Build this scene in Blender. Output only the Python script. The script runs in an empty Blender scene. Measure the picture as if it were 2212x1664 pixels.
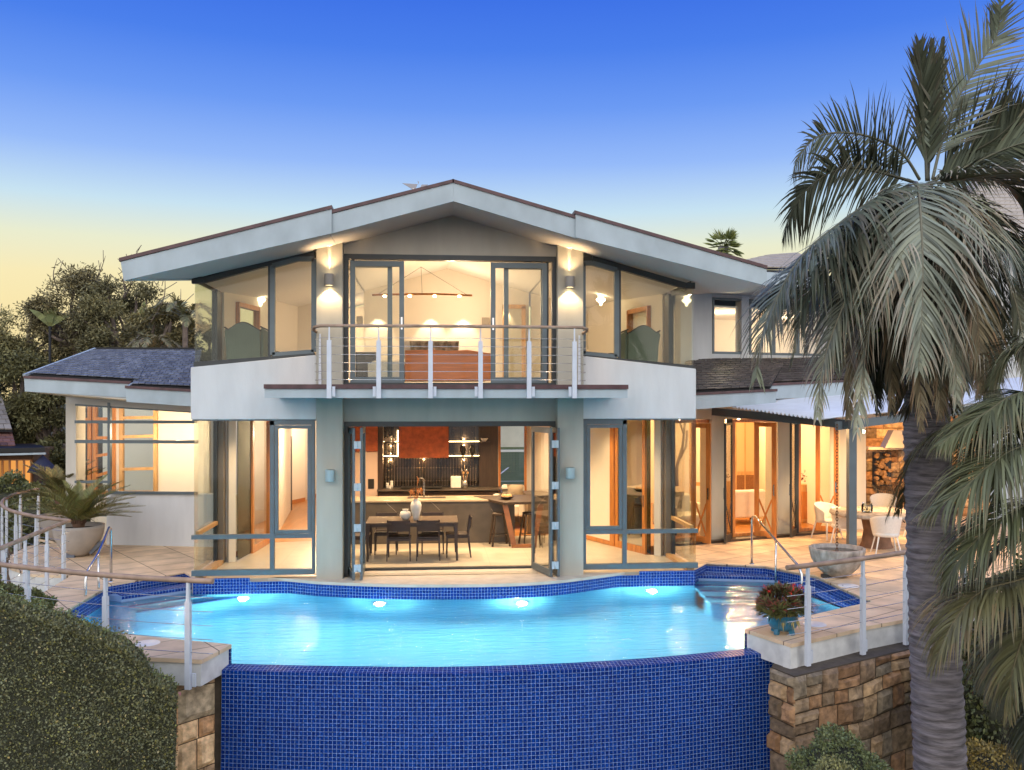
import bpy, math, random
from mathutils import Vector, Matrix, noise
R = random.Random(7)
SC = bpy.context.scene
COL = SC.collection
rad = math.radians

# ------------------------------------------------------------------ camera, sky, sun, exposure
F, CX, H = 1950.0, 1106.0, 862.0            # focal length, principal column and horizon row of the 2212 px wide photograph
PSI = math.atan(0.0867)
FX, FY = math.sin(PSI), math.cos(PSI)
RX, RY = math.cos(PSI), -math.sin(PSI)
CAM = Vector((-0.2785, -16.0359, 3.16))
cam_data = bpy.data.cameras.new("camera")
cam = bpy.data.objects.new("camera", cam_data)
COL.objects.link(cam)
cam.location = CAM
cam.rotation_euler = (rad(90), 0, -PSI)
cam_data.sensor_width = 36
cam_data.lens = 36 * F / 2212
cam_data.shift_y = (H - 832) / 2212
cam_data.clip_end = 3000
SC.camera = cam

def lin(c):
    return tuple(((x / 255) / 12.92 if x / 255 <= 0.04045 else ((x / 255 + 0.055) / 1.055) ** 2.4) for x in c)

W = bpy.data.worlds.new("World"); SC.world = W; W.use_nodes = True
nt = W.node_tree; nt.nodes.clear()
def N(tree, typ, **kw):
    n = tree.nodes.new(typ)
    for k, v in kw.items(): setattr(n, k, v)
    return n
tc = N(nt, "ShaderNodeTexCoord"); sp = N(nt, "ShaderNodeSeparateXYZ")
nt.links.new(tc.outputs["Generated"], sp.inputs[0])
ramp = N(nt, "ShaderNodeValToRGB")                 # dusk sky ahead: pale yellow at the horizon to deep blue
mr = N(nt, "ShaderNodeMapRange"); mr.inputs[1].default_value = 0.0; mr.inputs[2].default_value = 0.5
nt.links.new(sp.outputs[2], mr.inputs[0]); nt.links.new(mr.outputs[0], ramp.inputs[0])
stops = [(0.0, (246, 222, 160)), (0.18, (250, 231, 174)), (0.25, (249, 235, 184)), (0.325, (234, 237, 208)), (0.40, (200, 227, 242)), (0.50, (150, 187, 250)),
         (0.61, (108, 155, 244)), (0.72, (76, 129, 236)), (0.82, (61, 113, 230)), (1.0, (52, 98, 218))]
cr = ramp.color_ramp
while len(cr.elements) > 1: cr.elements.remove(cr.elements[-1])
for i, (p, c) in enumerate(stops):
    e = cr.elements[0] if i == 0 else cr.elements.new(p)
    e.position = p; e.color = lin(c) + (1,)
ramp2 = N(nt, "ShaderNodeValToRGB")                # afterglow over the sea behind the camera: pale and pinkish, brighter
cr = ramp2.color_ramp
while len(cr.elements) > 1: cr.elements.remove(cr.elements[-1])
for i, (p, c) in enumerate([(0.0, (2.05, 1.88, 1.74)), (0.35, (2.1, 2.06, 2.06)), (0.7, (1.3, 1.42, 1.7)), (1.0, (0.6, .85, 1.4))]):
    e = cr.elements[0] if i == 0 else cr.elements.new(p)
    e.position = p; e.color = c + (1,)
mr3 = N(nt, "ShaderNodeMapRange"); mr3.inputs[1].default_value = 0.0; mr3.inputs[2].default_value = 1.0
nt.links.new(sp.outputs[2], mr3.inputs[0]); nt.links.new(mr3.outputs[0], ramp2.inputs[0])
mr2 = N(nt, "ShaderNodeMapRange"); mr2.inputs[1].default_value = 0.25; mr2.inputs[2].default_value = -0.45
nt.links.new(sp.outputs[1], mr2.inputs[0])
mx = N(nt, "ShaderNodeMixRGB"); nt.links.new(mr2.outputs[0], mx.inputs[0])
nt.links.new(ramp.outputs[0], mx.inputs[1]); nt.links.new(ramp2.outputs[0], mx.inputs[2])
bg = N(nt, "ShaderNodeBackground"); bg.inputs[1].default_value = 1.0
nt.links.new(mx.outputs[0], bg.inputs[0])
wo = N(nt, "ShaderNodeOutputWorld"); nt.links.new(bg.outputs[0], wo.inputs[0])

sun_d = bpy.data.lights.new("sun", "SUN"); sun_d.energy = 0.35; sun_d.angle = rad(20); sun_d.color = (1, .9, .82)
sun = bpy.data.objects.new("sun", sun_d); COL.objects.link(sun)
sun.rotation_euler = (rad(58), 0, rad(-28))
SC.view_settings.view_transform = 'Standard'; SC.view_settings.look = 'None'
SC.view_settings.exposure = 0.0; SC.view_settings.gamma = 1
SC.cycles.use_denoising = True
SC.cycles.max_bounces = 10; SC.cycles.transparent_max_bounces = 24
SC.cycles.diffuse_bounces = 4; SC.cycles.glossy_bounces = 4; SC.cycles.transmission_bounces = 8
SC.cycles.sample_clamp_indirect = 5.0; SC.cycles.caustics_reflective = False

# ------------------------------------------------------------------ rays of the photograph -> places in the world
def ray(u, v):
    a = (u - CX) / F; b = (H - v) / F
    return Vector((FX + a * RX, FY + a * RY, b))
def PY(u, v, Y):
    d = ray(u, v); return CAM + d * ((Y - CAM.y) / d.y)
def PX(u, v, X):
    d = ray(u, v); return CAM + d * ((X - CAM.x) / d.x)
def G(u, v, z=0.0):
    d = ray(u, v); return CAM + d * ((z - CAM.z) / d.z)
def DP(u, v, k):
    return CAM + ray(u, v) * k
def PL(u, v, p0, p1):                              # vertical plane through two plan points
    n = Vector((p1[1] - p0[1], -(p1[0] - p0[0]), 0)); d = ray(u, v)
    k = n.dot(Vector((p0[0], p0[1], 0)) - CAM) / n.dot(d)
    return CAM + d * k

# ------------------------------------------------------------------ mesh builder
class MB:
    def __init__(s): s.v = []; s.f = []; s.uv = []; s.c = []; s.sm = []
    def face(s, idx, uv=None, c=1.0, smooth=False):
        s.f.append(tuple(idx)); s.uv.append(uv); s.c.append(c); s.sm.append(smooth)
    def poly(s, pts, c=1.0, uv=None, smooth=False):
        n = len(s.v); s.v += [tuple(p) for p in pts]; s.face(range(n, n + len(pts)), uv, c, smooth)
    def hexa(s, p, c=1.0):                          # 8 corners: bottom ring, top ring
        n = len(s.v); s.v += [tuple(q) for q in p]
        for f in ((3, 2, 1, 0), (4, 5, 6, 7), (0, 1, 5, 4), (1, 2, 6, 5), (2, 3, 7, 6), (3, 0, 4, 7)):
            s.face([n + i for i in f], None, c)
    def box(s, x0, x1, y0, y1, z0, z1, c=1.0):
        s.hexa([(x0, y0, z0), (x1, y0, z0), (x1, y1, z0), (x0, y1, z0), (x0, y0, z1), (x1, y0, z1), (x1, y1, z1), (x0, y1, z1)], c)
    def bar(s, a, b, w, h, up=(0, 0, 1), c=1.0, w2=None, h2=None):   # box along a-b, w across, h along up
        a = Vector(a); b = Vector(b); d = (b - a).normalized(); up = Vector(up)
        x = d.cross(up)
        if x.length < 1e-4: x = d.cross(Vector((1, 0, 0)))
        x.normalize(); y = x.cross(d).normalized()
        w2 = w if w2 is None else w2; h2 = h if h2 is None else h2
        r = []
        for q, ww, hh in ((a, w, h), (b, w2, h2)):
            r.append([q - x * ww / 2 - y * hh / 2, q + x * ww / 2 - y * hh / 2, q + x * ww / 2 + y * hh / 2, q - x * ww / 2 + y * hh / 2])
        s.hexa(r[0] + r[1], c)
    def tube(s, pts, r, n=10, c=1.0, caps=True, closed=False):
        pts = [Vector(p) for p in pts]; rr = r if isinstance(r, (list, tuple)) else [r] * len(pts)
        base = len(s.v); px = None; m = len(pts)
        for i, p in enumerate(pts):
            if closed: d = pts[(i + 1) % m] - pts[i - 1]
            else: d = pts[min(i + 1, m - 1)] - pts[max(i - 1, 0)]
            if d.length < 1e-9: d = Vector((0, 0, 1))
            d.normalize()
            if px is None:
                px = d.cross(Vector((0, 0, 1)))
                if px.length < 1e-3: px = d.cross(Vector((0, 1, 0)))
            px = (px - d * px.dot(d)).normalized(); py = d.cross(px)
            for k in range(n):
                t = 2 * math.pi * k / n
                s.v.append(tuple(p + (px * math.cos(t) + py * math.sin(t)) * rr[i]))
        for i in range(m if closed else m - 1):
            for k in range(n):
                a = base + i * n + k; b = base + i * n + (k + 1) % n
                a2 = base + ((i + 1) % m) * n + k; b2 = base + ((i + 1) % m) * n + (k + 1) % n
                s.face((a, b, b2, a2), None, c, True)
        if caps and not closed:
            s.face([base + k for k in range(n)][::-1], None, c); s.face([base + (m - 1) * n + k for k in range(n)], None, c)
    def lathe(s, prof, n=32, cen=(0, 0, 0), c=1.0, smooth=True, a0=0, a1=2 * math.pi):
        base = len(s.v); full = abs(a1 - a0 - 2 * math.pi) < 1e-6; nn = n if full else n + 1
        for (r, z) in prof:
            for k in range(nn):
                t = a0 + (a1 - a0) * k / n
                s.v.append((cen[0] + r * math.cos(t), cen[1] + r * math.sin(t), cen[2] + z))
        for i in range(len(prof) - 1):
            for k in range(n):
                k2 = (k + 1) % nn
                s.face((base + i * nn + k, base + i * nn + k2, base + (i + 1) * nn + k2, base + (i + 1) * nn + k), None, c, smooth)
    def prism(s, poly, z0, z1, c=1.0):              # plan polygon extruded in z (z may be functions)
        n = len(poly); b = len(s.v)
        f0 = z0 if callable(z0) else (lambda x, y: z0); f1 = z1 if callable(z1) else (lambda x, y: z1)
        for p in poly: s.v.append((p[0], p[1], f0(p[0], p[1])))
        for p in poly: s.v.append((p[0], p[1], f1(p[0], p[1])))
        s.face(list(range(b, b + n))[::-1], None, c); s.face(range(b + n, b + 2 * n), None, c)
        for i in range(n):
            j = (i + 1) % n; s.face((b + i, b + j, b + n + j, b + n + i), None, c)
    def slab(s, pts, off, c=1.0):                   # any planar polygon given thickness by an offset vector
        n = len(pts); b = len(s.v); off = Vector(off)
        for p in pts: s.v.append(tuple(p))
        for p in pts: s.v.append(tuple(Vector(p) + off))
        s.face(list(range(b, b + n))[::-1], None, c); s.face(range(b + n, b + 2 * n), None, c)
        for i in range(n):
            j = (i + 1) % n; s.face((b + i, b + j, b + n + j, b + n + i), None, c)
    def grid(s, fn, nu, nv, uv=None, c=1.0, smooth=True):
        b = len(s.v)
        for i in range(nu + 1):
            for j in range(nv + 1): s.v.append(tuple(fn(i / nu, j / nv)))
        for i in range(nu):
            for j in range(nv):
                q = (b + i * (nv + 1) + j, b + (i + 1) * (nv + 1) + j, b + (i + 1) * (nv + 1) + j + 1, b + i * (nv + 1) + j + 1)
                u = None
                if uv: u = [uv(i / nu, j / nv), uv((i + 1) / nu, j / nv), uv((i + 1) / nu, (j + 1) / nv), uv(i / nu, (j + 1) / nv)]
                s.face(q, u, c, smooth)
    def strip(s, pts, z0, z1, th=0.0, u0=0.0, c=1.0):  # vertical wall strip along a plan polyline with metric UVs
        L = u0
        for a, b in zip(pts[:-1], pts[1:]):
            l = math.hypot(b[0] - a[0], b[1] - a[1])
            s.poly([(a[0], a[1], z0), (b[0], b[1], z0), (b[0], b[1], z1), (a[0], a[1], z1)], c,
                   [(L, z0), (L + l, z0), (L + l, z1), (L, z1)])
            L += l
    def mesh(s, name):
        m = bpy.data.meshes.new(name); m.from_pydata(s.v, [], s.f); m.update()
        m.polygons.foreach_set("use_smooth", s.sm)
        if any(u is not None for u in s.uv):
            l = m.uv_layers.new(name="UVMap"); k = 0; arr = []
            for f, u in zip(s.f, s.uv):
                arr += [co for q in (u if u is not None else [(0, 0)] * len(f)) for co in q]
            l.data.foreach_set("uv", arr)
        if any(c != 1.0 for c in s.c):
            a = m.color_attributes.new("tint", 'FLOAT_COLOR', 'CORNER'); arr = []
            for f, c in zip(s.f, s.c):
                cc = (c, c, c, 1.0) if isinstance(c, (int, float)) else (c[0], c[1], c[2], 1.0)
                arr += list(cc) * len(f)
            a.data.foreach_set("color", arr)
        return m

def setp(o, label=None, cat=None, group=None, kind=None):
    if label: o["label"] = label
    if cat: o["category"] = cat
    if group: o["group"] = group
    if kind: o["kind"] = kind
    return o
def T(name, label, cat, loc=(0, 0, 0), rz=0.0, group=None):      # a thing: Empty at its base
    o = bpy.data.objects.new(name, None); COL.objects.link(o)
    o.empty_display_size = 0.2
    o.location = loc; o.rotation_euler = (0, 0, rz)
    return setp(o, label, cat, group)
def A(name, mb, m, parent=None, label=None, cat=None, group=None, kind=None, local=False, bevel=0.0):
    me = mb.mesh(name)
    me.materials.append(m)
    o = bpy.data.objects.new(name, me); COL.objects.link(o)
    if parent is not None:
        o.parent = parent
        if not local:
            r = parent
            M = Matrix.Identity(4)
            chain = []
            while r is not None: chain.append(r); r = r.parent
            for q in reversed(chain):
                M = M @ (q.matrix_parent_inverse @ Matrix.LocRotScale(q.location, q.rotation_euler, q.scale)) if q.parent else Matrix.LocRotScale(q.location, q.rotation_euler, q.scale)
            o.matrix_parent_inverse = M.inverted()
    else:
        xs = [v.co for v in me.vertices]
        if xs:
            c = Vector(((min(v.x for v in xs) + max(v.x for v in xs)) / 2, (min(v.y for v in xs) + max(v.y for v in xs)) / 2, min(v.z for v in xs)))
            me.transform(Matrix.Translation(-c)); o.location = c
    if bevel:
        b = o.modifiers.new("bevel", 'BEVEL'); b.width = bevel; b.segments = 2; b.limit_method = 'ANGLE'; b.angle_limit = rad(40)
    return setp(o, label, cat, group, kind)
def copy_tree(o, parent=None):
    c = o.copy(); COL.objects.link(c); c.parent = parent
    for ch in [k for k in bpy.data.objects if k.parent == o]: copy_tree(ch, c)
    return c
def place(o, loc, rz=0.0, label=None, group=None, sc=None):
    o.location = loc; o.rotation_euler = (0, 0, rz)
    if sc: o.scale = (sc, sc, sc)
    if label: o["label"] = label
    if group: o["group"] = group
    return o
def lamp(name, typ, loc, e, col=(1, .68, .36), r=0.05, aim=None, size=None, blend=.5, parent=None):
    d = bpy.data.lights.new(name, typ); d.energy = e; d.color = col
    if typ != 'AREA': d.shadow_soft_size = r
    if typ == 'SPOT': d.spot_size = rad(size or 120); d.spot_blend = blend
    o = bpy.data.objects.new(name, d); COL.objects.link(o); o.location = loc
    if aim is not None: o.rotation_euler = (Vector(aim) - Vector(loc)).to_track_quat('-Z', 'Y').to_euler()
    return o

# ------------------------------------------------------------------ materials
MATS = {}
def mat(name, col, rough=.5, metal=0.0, var=0.0, vs=3.0, bump=0.0, bs=40.0, spec=.5, tint=False, col2=None, coord="Object",
        stretch=None, emis=None, es=0.0, coat=0.0, trans=0.0, sss=0.0):
    m = bpy.data.materials.new(name); m.use_nodes = True; t = m.node_tree; b = t.nodes["Principled BSDF"]
    b.inputs["Base Color"].default_value = tuple(col) + (1,); b.inputs["Roughness"].default_value = rough
    b.inputs["Metallic"].default_value = metal; b.inputs["Specular IOR Level"].default_value = spec
    b.inputs["Coat Weight"].default_value = coat
    if trans: b.inputs["Transmission Weight"].default_value = trans
    if emis: b.inputs["Emission Color"].default_value = tuple(emis) + (1,); b.inputs["Emission Strength"].default_value = es
    vec = None
    if var or bump or col2:
        tcn = N(t, "ShaderNodeTexCoord"); vec = tcn.outputs[coord]
        if stretch:
            mp = N(t, "ShaderNodeMapping"); mp.inputs["Scale"].default_value = stretch
            t.links.new(vec, mp.inputs[0]); vec = mp.outputs[0]
    last = None
    if var or col2:
        nz = N(t, "ShaderNodeTexNoise"); nz.inputs["Scale"].default_value = vs; nz.inputs["Detail"].default_value = 5
        t.links.new(vec, nz.inputs["Vector"])
        mrn = N(t, "ShaderNodeMapRange"); mrn.inputs[1].default_value = .3; mrn.inputs[2].default_value = .7
        t.links.new(nz.outputs[0], mrn.inputs[0])
        mm = N(t, "ShaderNodeMixRGB")
        c1 = [x * (1 - var) for x in col]; c2 = col2 or [min(1, x * (1 + var)) for x in col]
        mm.inputs[1].default_value = tuple(c1) + (1,); mm.inputs[2].default_value = tuple(c2) + (1,)
        t.links.new(mrn.outputs[0], mm.inputs[0]); last = mm.outputs[0]
    if tint:
        at = N(t, "ShaderNodeAttribute"); at.attribute_name = "tint"
        mu = N(t, "ShaderNodeMixRGB"); mu.blend_type = 'MULTIPLY'; mu.inputs[0].default_value = 1
        if last: t.links.new(last, mu.inputs[1])
        else: mu.inputs[1].default_value = tuple(col) + (1,)
        t.links.new(at.outputs["Color"], mu.inputs[2]); last = mu.outputs[0]
    if last: t.links.new(last, b.inputs["Base Color"])
    if bump:
        nb = N(t, "ShaderNodeTexNoise"); nb.inputs["Scale"].default_value = bs; nb.inputs["Detail"].default_value = 6
        t.links.new(vec, nb.inputs["Vector"])
        bp = N(t, "ShaderNodeBump"); bp.inputs["Strength"].default_value = bump; bp.inputs["Distance"].default_value = 0.01
        t.links.new(nb.outputs[0], bp.inputs["Height"]); t.links.new(bp.outputs[0], b.inputs["Normal"])
    MATS[name] = m
    return m
def bricks(name, c1, c2, mortar, bw, bh, ms, offset=0.0, rough=.5, coord="UV", rot=0.0, nvar=.25, ns=30.0, bump=.4, freq=2, swap=False, spec=.5):
    m = bpy.data.materials.new(name); m.use_nodes = True; t = m.node_tree; b = t.nodes["Principled BSDF"]
    b.inputs["Roughness"].default_value = rough; b.inputs["Specular IOR Level"].default_value = spec
    if coord == "World":
        g = N(t, "ShaderNodeNewGeometry"); vec = g.outputs["Position"]
    else:
        g = N(t, "ShaderNodeTexCoord"); vec = g.outputs[coord]
    if swap:
        sx = N(t, "ShaderNodeSeparateXYZ"); cx = N(t, "ShaderNodeCombineXYZ"); t.links.new(vec, sx.inputs[0])
        for i, j in enumerate(swap): t.links.new(sx.outputs[j], cx.inputs[i])
        vec = cx.outputs[0]
    mp = N(t, "ShaderNodeMapping"); mp.inputs["Rotation"].default_value = (0, 0, rot); t.links.new(vec, mp.inputs[0])
    br = N(t, "ShaderNodeTexBrick"); br.offset = offset; br.offset_frequency = freq; br.squash = 1
    br.inputs["Scale"].default_value = 1; br.inputs["Brick Width"].default_value = bw; br.inputs["Row Height"].default_value = bh
    br.inputs["Mortar Size"].default_value = ms; br.inputs["Mortar Smooth"].default_value = .2
    br.inputs["Color1"].default_value = tuple(c1) + (1,); br.inputs["Color2"].default_value = tuple(c2) + (1,); br.inputs["Mortar"].default_value = tuple(mortar) + (1,)
    t.links.new(mp.outputs[0], br.inputs[0])
    nz = N(t, "ShaderNodeTexNoise"); nz.inputs["Scale"].default_value = ns; nz.inputs["Detail"].default_value = 4
    t.links.new(vec, nz.inputs["Vector"])
    mrn = N(t, "ShaderNodeMapRange"); mrn.inputs[1].default_value = .3; mrn.inputs[2].default_value = .7
    mrn.inputs[3].default_value = 1 - nvar; mrn.inputs[4].default_value = 1 + nvar
    t.links.new(nz.outputs[0], mrn.inputs[0])
    mu = N(t, "ShaderNodeMixRGB"); mu.blend_type = 'MULTIPLY'; mu.inputs[0].default_value = 1
    t.links.new(br.outputs[0], mu.inputs[1]); t.links.new(mrn.outputs[0], mu.inputs[2])
    t.links.new(mu.outputs[0], b.inputs["Base Color"])
    bp = N(t, "ShaderNodeBump"); bp.invert = True; bp.inputs["Strength"].default_value = bump; bp.inputs["Distance"].default_value = .004
    t.links.new(br.outputs[1], bp.inputs["Height"]); t.links.new(bp.outputs[0], b.inputs["Normal"])
    MATS[name] = m
    return m
def glassm(name, tint=(.97, .98, .97), f=1.0, rough=0.0):
    m = bpy.data.materials.new(name); m.use_nodes = True; t = m.node_tree; t.nodes.clear()
    o = N(t, "ShaderNodeOutputMaterial"); mix = N(t, "ShaderNodeMixShader"); tr = N(t, "ShaderNodeBsdfTransparent"); gl = N(t, "ShaderNodeBsdfGlossy")
    tr.inputs[0].default_value = tuple(tint) + (1,); gl.inputs["Roughness"].default_value = rough
    fr = N(t, "ShaderNodeFresnel"); fr.inputs[0].default_value = 1.5
    mm = N(t, "ShaderNodeMath", operation='MULTIPLY'); mm.inputs[1].default_value = f; mm.use_clamp = True
    t.links.new(fr.outputs[0], mm.inputs[0]); t.links.new(mm.outputs[0], mix.inputs[0])
    t.links.new(tr.outputs[0], mix.inputs[1]); t.links.new(gl.outputs[0], mix.inputs[2]); t.links.new(mix.outputs[0], o.inputs[0])
    MATS[name] = m; return m
def emit(name, col, s):
    m = bpy.data.materials.new(name); m.use_nodes = True; t = m.node_tree; t.nodes.clear()
    o = N(t, "ShaderNodeOutputMaterial"); e = N(t, "ShaderNodeEmission"); e.inputs[0].default_value = tuple(col) + (1,); e.inputs[1].default_value = s
    t.links.new(e.outputs[0], o.inputs[0]); MATS[name] = m; return m

m_white = mat("white_render", (.63, .64, .64), .85, var=.07, vs=1.6, bump=.25, bs=55, stretch=(2.2, 2.2, .5))
m_grey = mat("grey_render", (.58, .54, .465), .85, var=.07, vs=1.6, stretch=(2.2, 2.2, .5), bump=.2, bs=60)
m_grey2 = mat("grey_green_render", (.415, .40, .34), .85, var=.08, vs=1.6, bump=.25, bs=60, stretch=(2.2, 2.2, .5))
m_soffit = mat("soffit_paint", (.60, .58, .54), .8, var=.04, vs=.8)
m_fascia = mat("fascia_paint", (.40, .47, .50), .6, var=.13, vs=1.6, bump=.08, stretch=(1.5, 1.5, 1))
m_gutter = mat("brown_gutter", (.085, .04, .042), .45, var=.35, vs=6)
m_slate = mat("slate", (.165, .178, .20), .6, var=.2, vs=9, bump=.4, bs=25, tint=True)
m_under = mat("dark_underlay", (.02, .02, .022), .9)
m_slate_w = mat("brown_slate", (.10, .085, .08), .5, var=.25, vs=9, bump=.4, bs=25, tint=True)
m_frame = mat("grey_blue_metal", (.12, .15, .165), .4, metal=.3, var=.08, vs=4)
m_dark = mat("dark_metal", (.045, .05, .052), .4, metal=.3, var=.1, vs=4)
m_timber = mat("orange_timber", (.50, .19, .045), .35, var=.25, vs=3, stretch=(6, 6, .8), coat=.3)
m_timber_p = mat("pale_timber", (.52, .30, .12), .4, var=.2, vs=3, stretch=(6, 6, .8))
m_rail = mat("weathered_rail_timber", (.34, .235, .165), .7, var=.3, vs=5, bump=.3, bs=30)
m_post = mat("white_post_paint", (.60, .64, .70), .5, var=.06, vs=5)
m_steel = mat("stainless", (.62, .62, .62), .18, metal=1.0, var=.08, vs=10)
m_hinge = mat("hinge_steel", (.45, .55, .62), .35, metal=.4)
m_cream = mat("cream_interior_paint", (.76, .70, .61), .9, var=.02, vs=1)
m_ceil = mat("white_ceiling_paint", (.80, .76, .70), .9, var=.02, vs=1)
m_floor_t = bricks("interior_floor_tile", (.52, .46, .37), (.48, .42, .33), (.36, .31, .25), .8, .8, .004, coord="World", rough=.35, nvar=.08, ns=3, bump=.1)
m_floor_w = bricks("timber_floor", (.50, .23, .07), (.42, .18, .05), (.25, .10, .03), 1.2, .09, .002, offset=.4, coord="World", rot=rad(90), rough=.3, nvar=.15, ns=8, bump=.1)
m_paving = bricks("sandstone_paving", (.78, .59, .385), (.66, .48, .31), (.15, .10, .07), .98, .62, .009, offset=0.0, coord="World", rot=rad(-33), rough=.75, nvar=.22, ns=2.2, bump=.5)
m_ledge = mat("pale_stone_ledge", (.55, .48, .40), .7, var=.12, vs=4, bump=.2)
m_mosaic = bricks("blue_mosaic", (.002, .021, .18), (.004, .044, .28), (.26, .38, .60), .053, .053, .0026, rough=.2, nvar=.6, ns=45, bump=.4, spec=.2)
m_plaster = mat("aqua_plaster", (.14, .54, .78), .8, var=.04, vs=2)
m_glass = glassm("window_glass", (.97, .98, .96), .45)
m_glass_d = glassm("darkened_door_glass", (.42, .50, .43), .8)  # clear panes; dark outdoors and reflection are put into the tint
m_glass_g = glassm("green_window_glass", (.95, .975, .94), .5)
m_stone = mat("sandstone_block", (.42, .315, .205), .95, var=.45, vs=11, bump=1.0, bs=34, tint=True)
m_mortar = mat("stone_mortar", (.09, .07, .05), .95, var=.2, vs=10, bump=.5)
m_concrete = mat("weathered_concrete", (.36, .31, .26), .85, var=.5, vs=5, stretch=(1.6, 1.6, .8), bump=.4, bs=25)
m_leaf = mat("leaf", (.065, .085, .035), .55, tint=True, spec=.3)
m_hedge = mat("hedge_leaf", (.145, .16, .092), .5, tint=True, spec=.35)
m_palm = mat("palm_leaf", (.13, .15, .118), .5, tint=True, spec=.4)
m_bark = mat("palm_bark", (.165, .148, .155), .95, var=.5, vs=3.5, bump=1.0, bs=9, stretch=(1.5, 1.5, 10))
m_wood = mat("tree_bark", (.16, .125, .10), .9, var=.3, vs=6, bump=.6)
m_soil = mat("soil", (.035, .025, .018), .95, var=.4, vs=20, bump=.6)
m_darkwood = mat("dark_timber", (.045, .028, .018), .45, var=.3, vs=4, stretch=(6, 6, .8))
m_chair = mat("black_brown_stain", (.028, .018, .017), .45, var=.2, vs=8)
m_orange = mat("burnt_orange_panel", (.36, .085, .018), .45, var=.3, vs=9)
m_marble = mat("dark_stone_slab", (.075, .063, .052), .35, var=.25, vs=3, bump=.05)
m_wfab = mat("white_fabric", (.72, .68, .60), .95, var=.05, vs=8, bump=.3, bs=90)
m_ceramic = mat("white_ceramic", (.75, .72, .66), .5, var=.06, vs=10)
m_black = mat("matt_black", (.015, .015, .015), .5)
m_white_p = mat("white_plastic", (.75, .72, .68), .4)
m_bulb = emit("warm_bulb", (1, .76, .42), 30)
m_strip = emit("warm_strip", (1, .72, .36), 14)
m_poolbulb = emit("pool_bulb", (1, .95, .8), 40)
# ================================================================== terrain
def ground():
    mb = MB()
    def fn(i, j):
        x = -900 + 1800 * i; y = -60 + 1400 * j
        return (x, y, -4.6)
    mb.poly([(-900, -60, -4.6), (900, -60, -4.6), (900, 1400, -4.6), (-900, 1400, -4.6)])
    A("ground", mb, mat("garden_ground", (.045, .05, .025), .95, var=.4, vs=.4, bump=.5, bs=3, coord="Object"), kind="structure")
ground()
sea = MB(); sea.poly([(-900, -1200, -9), (900, -1200, -9), (900, -60.1, -9), (-900, -60.1, -9)])
A("sea", sea, mat("sea_water", (.03, .07, .10), .25, var=.2, vs=.05, bump=.3, bs=.4), kind="structure")

# ================================================================== house shell
house = T("house", "two storey white rendered house with gabled slate roof, glass corner bays and lit rooms", "house", (0, 4, 0))
# --- main front: pillars, lintel, gable
zc = lambda x: (6.40 - .285 * abs(x - .05))          # underside of the roof boards
for (x0, x1) in ((-2.33, -1.87), (1.93, 2.40)):
    p = MB(); p.box(x0, x1, 0, .45, -.02, 5.92); A("pillar", p, m_grey2, house, bevel=.008)
w = MB(); w.box(-1.87, 1.93, .23, .42, 2.757, 3.40); A("lintel_wall", w, m_grey2, house)
w = MB(); w.slab([(-1.87, .20, 5.735), (1.93, .20, 5.735), (1.93, .20, zc(1.93) + .1), (.05, .20, 6.5), (-1.87, .20, zc(-1.87) + .1)], (0, .2, 0)); A("gable_wall", w, m_grey, house)
# --- parapets of the two bays (L: sign -1, R: sign +1)
def parapet(s):
    x0, x1 = (-4.49, -2.335) if s < 0 else (4.49, 2.405)
    z0, z1 = 3.71, 3.935
    mb = MB()
    pts = [(x0, .08, 2.80), (x1, .08, 2.80), (x1, .08, z1), (x0, .08, z0)]
    mb.slab(pts, (0, .22, 0))
    xa, xb = (x0, x0 + .2) if s < 0 else (x0 - .2, x0)
    mb.hexa([(xa, .302, 2.80), (xb, .302, 2.80), (xb, 3.6, 2.80), (xa, 3.6, 2.80), (xa, .302, 3.70), (xb, .302, 3.70), (xb, 3.6, 3.70), (xa, 3.6, 3.70)])
    A("parapet_wall", mb, m_white, house, bevel=.012)
    so = MB(); so.box(min(x0 - 0 * s, x1), max(x0, x1), .30, 9.6, 2.92, 3.38); A("floor_slab", so, m_ceil, house)
    fl = MB(); fl.box(min(x0, x1) + .02, max(x0, x1) - .02, .11, .32, 2.775, 2.797); A("flashing", fl, m_frame, house)
parapet(-1); parapet(1)
sl = MB(); sl.box(-2.33, 2.40, .43, 9.6, 2.92, 3.38); A("floor_slab", sl, m_ceil, house)
# --- ground floor slab, interior floors
f = MB(); f.prism([(-4.5, .21), (4.5, .21), (4.5, 1.86), (4.0, 2.0), (3.4, 4.4), (3.0, 4.8), (-3.2, 4.35), (-3.89, 4.25), (-4.0, 2.83), (-4.48, 1.8)], -.25, -.004); A("tiled_floor", f, m_floor_t, house)
f = MB(); f.prism([(-6.5, 4.25), (-3.2, 4.355), (3.0, 4.805), (3.2, 4.9), (3.2, 7.3), (3.3, 16), (-6.5, 16)], -.3, -.006); A("timber_floor", f, m_floor_w, house)
f = MB(); f.prism([(4.42, 3.05), (5.9, 3.56), (9.2, 4.8), (9.2, 11), (3.35, 11), (3.35, 4.5)], -.3, -.005); A("timber_floor", f, m_floor_w, house)
# --- window helper: frame bars around polygon(s) in plane y, panes behind
def poly_window(par, outer, mull, panes, y, th, m_f, name="window", glass=None):
    """outer: list of bars ((x,z),(x,z),width); panes: polygons in x,z"""
    fr = MB()
    for a, b, wd in outer: fr.bar((a[0], y, a[1]), (b[0], y, b[1]), wd, th, up=(0, 1, 0))
    win = A(name, fr, m_f, par)
    for pz in panes:
        g = MB(); g.slab([(q[0], y + .012, q[1]) for q in pz], (0, .008, 0))
        A("pane", g, glass or m_glass, win)
    return win
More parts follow.
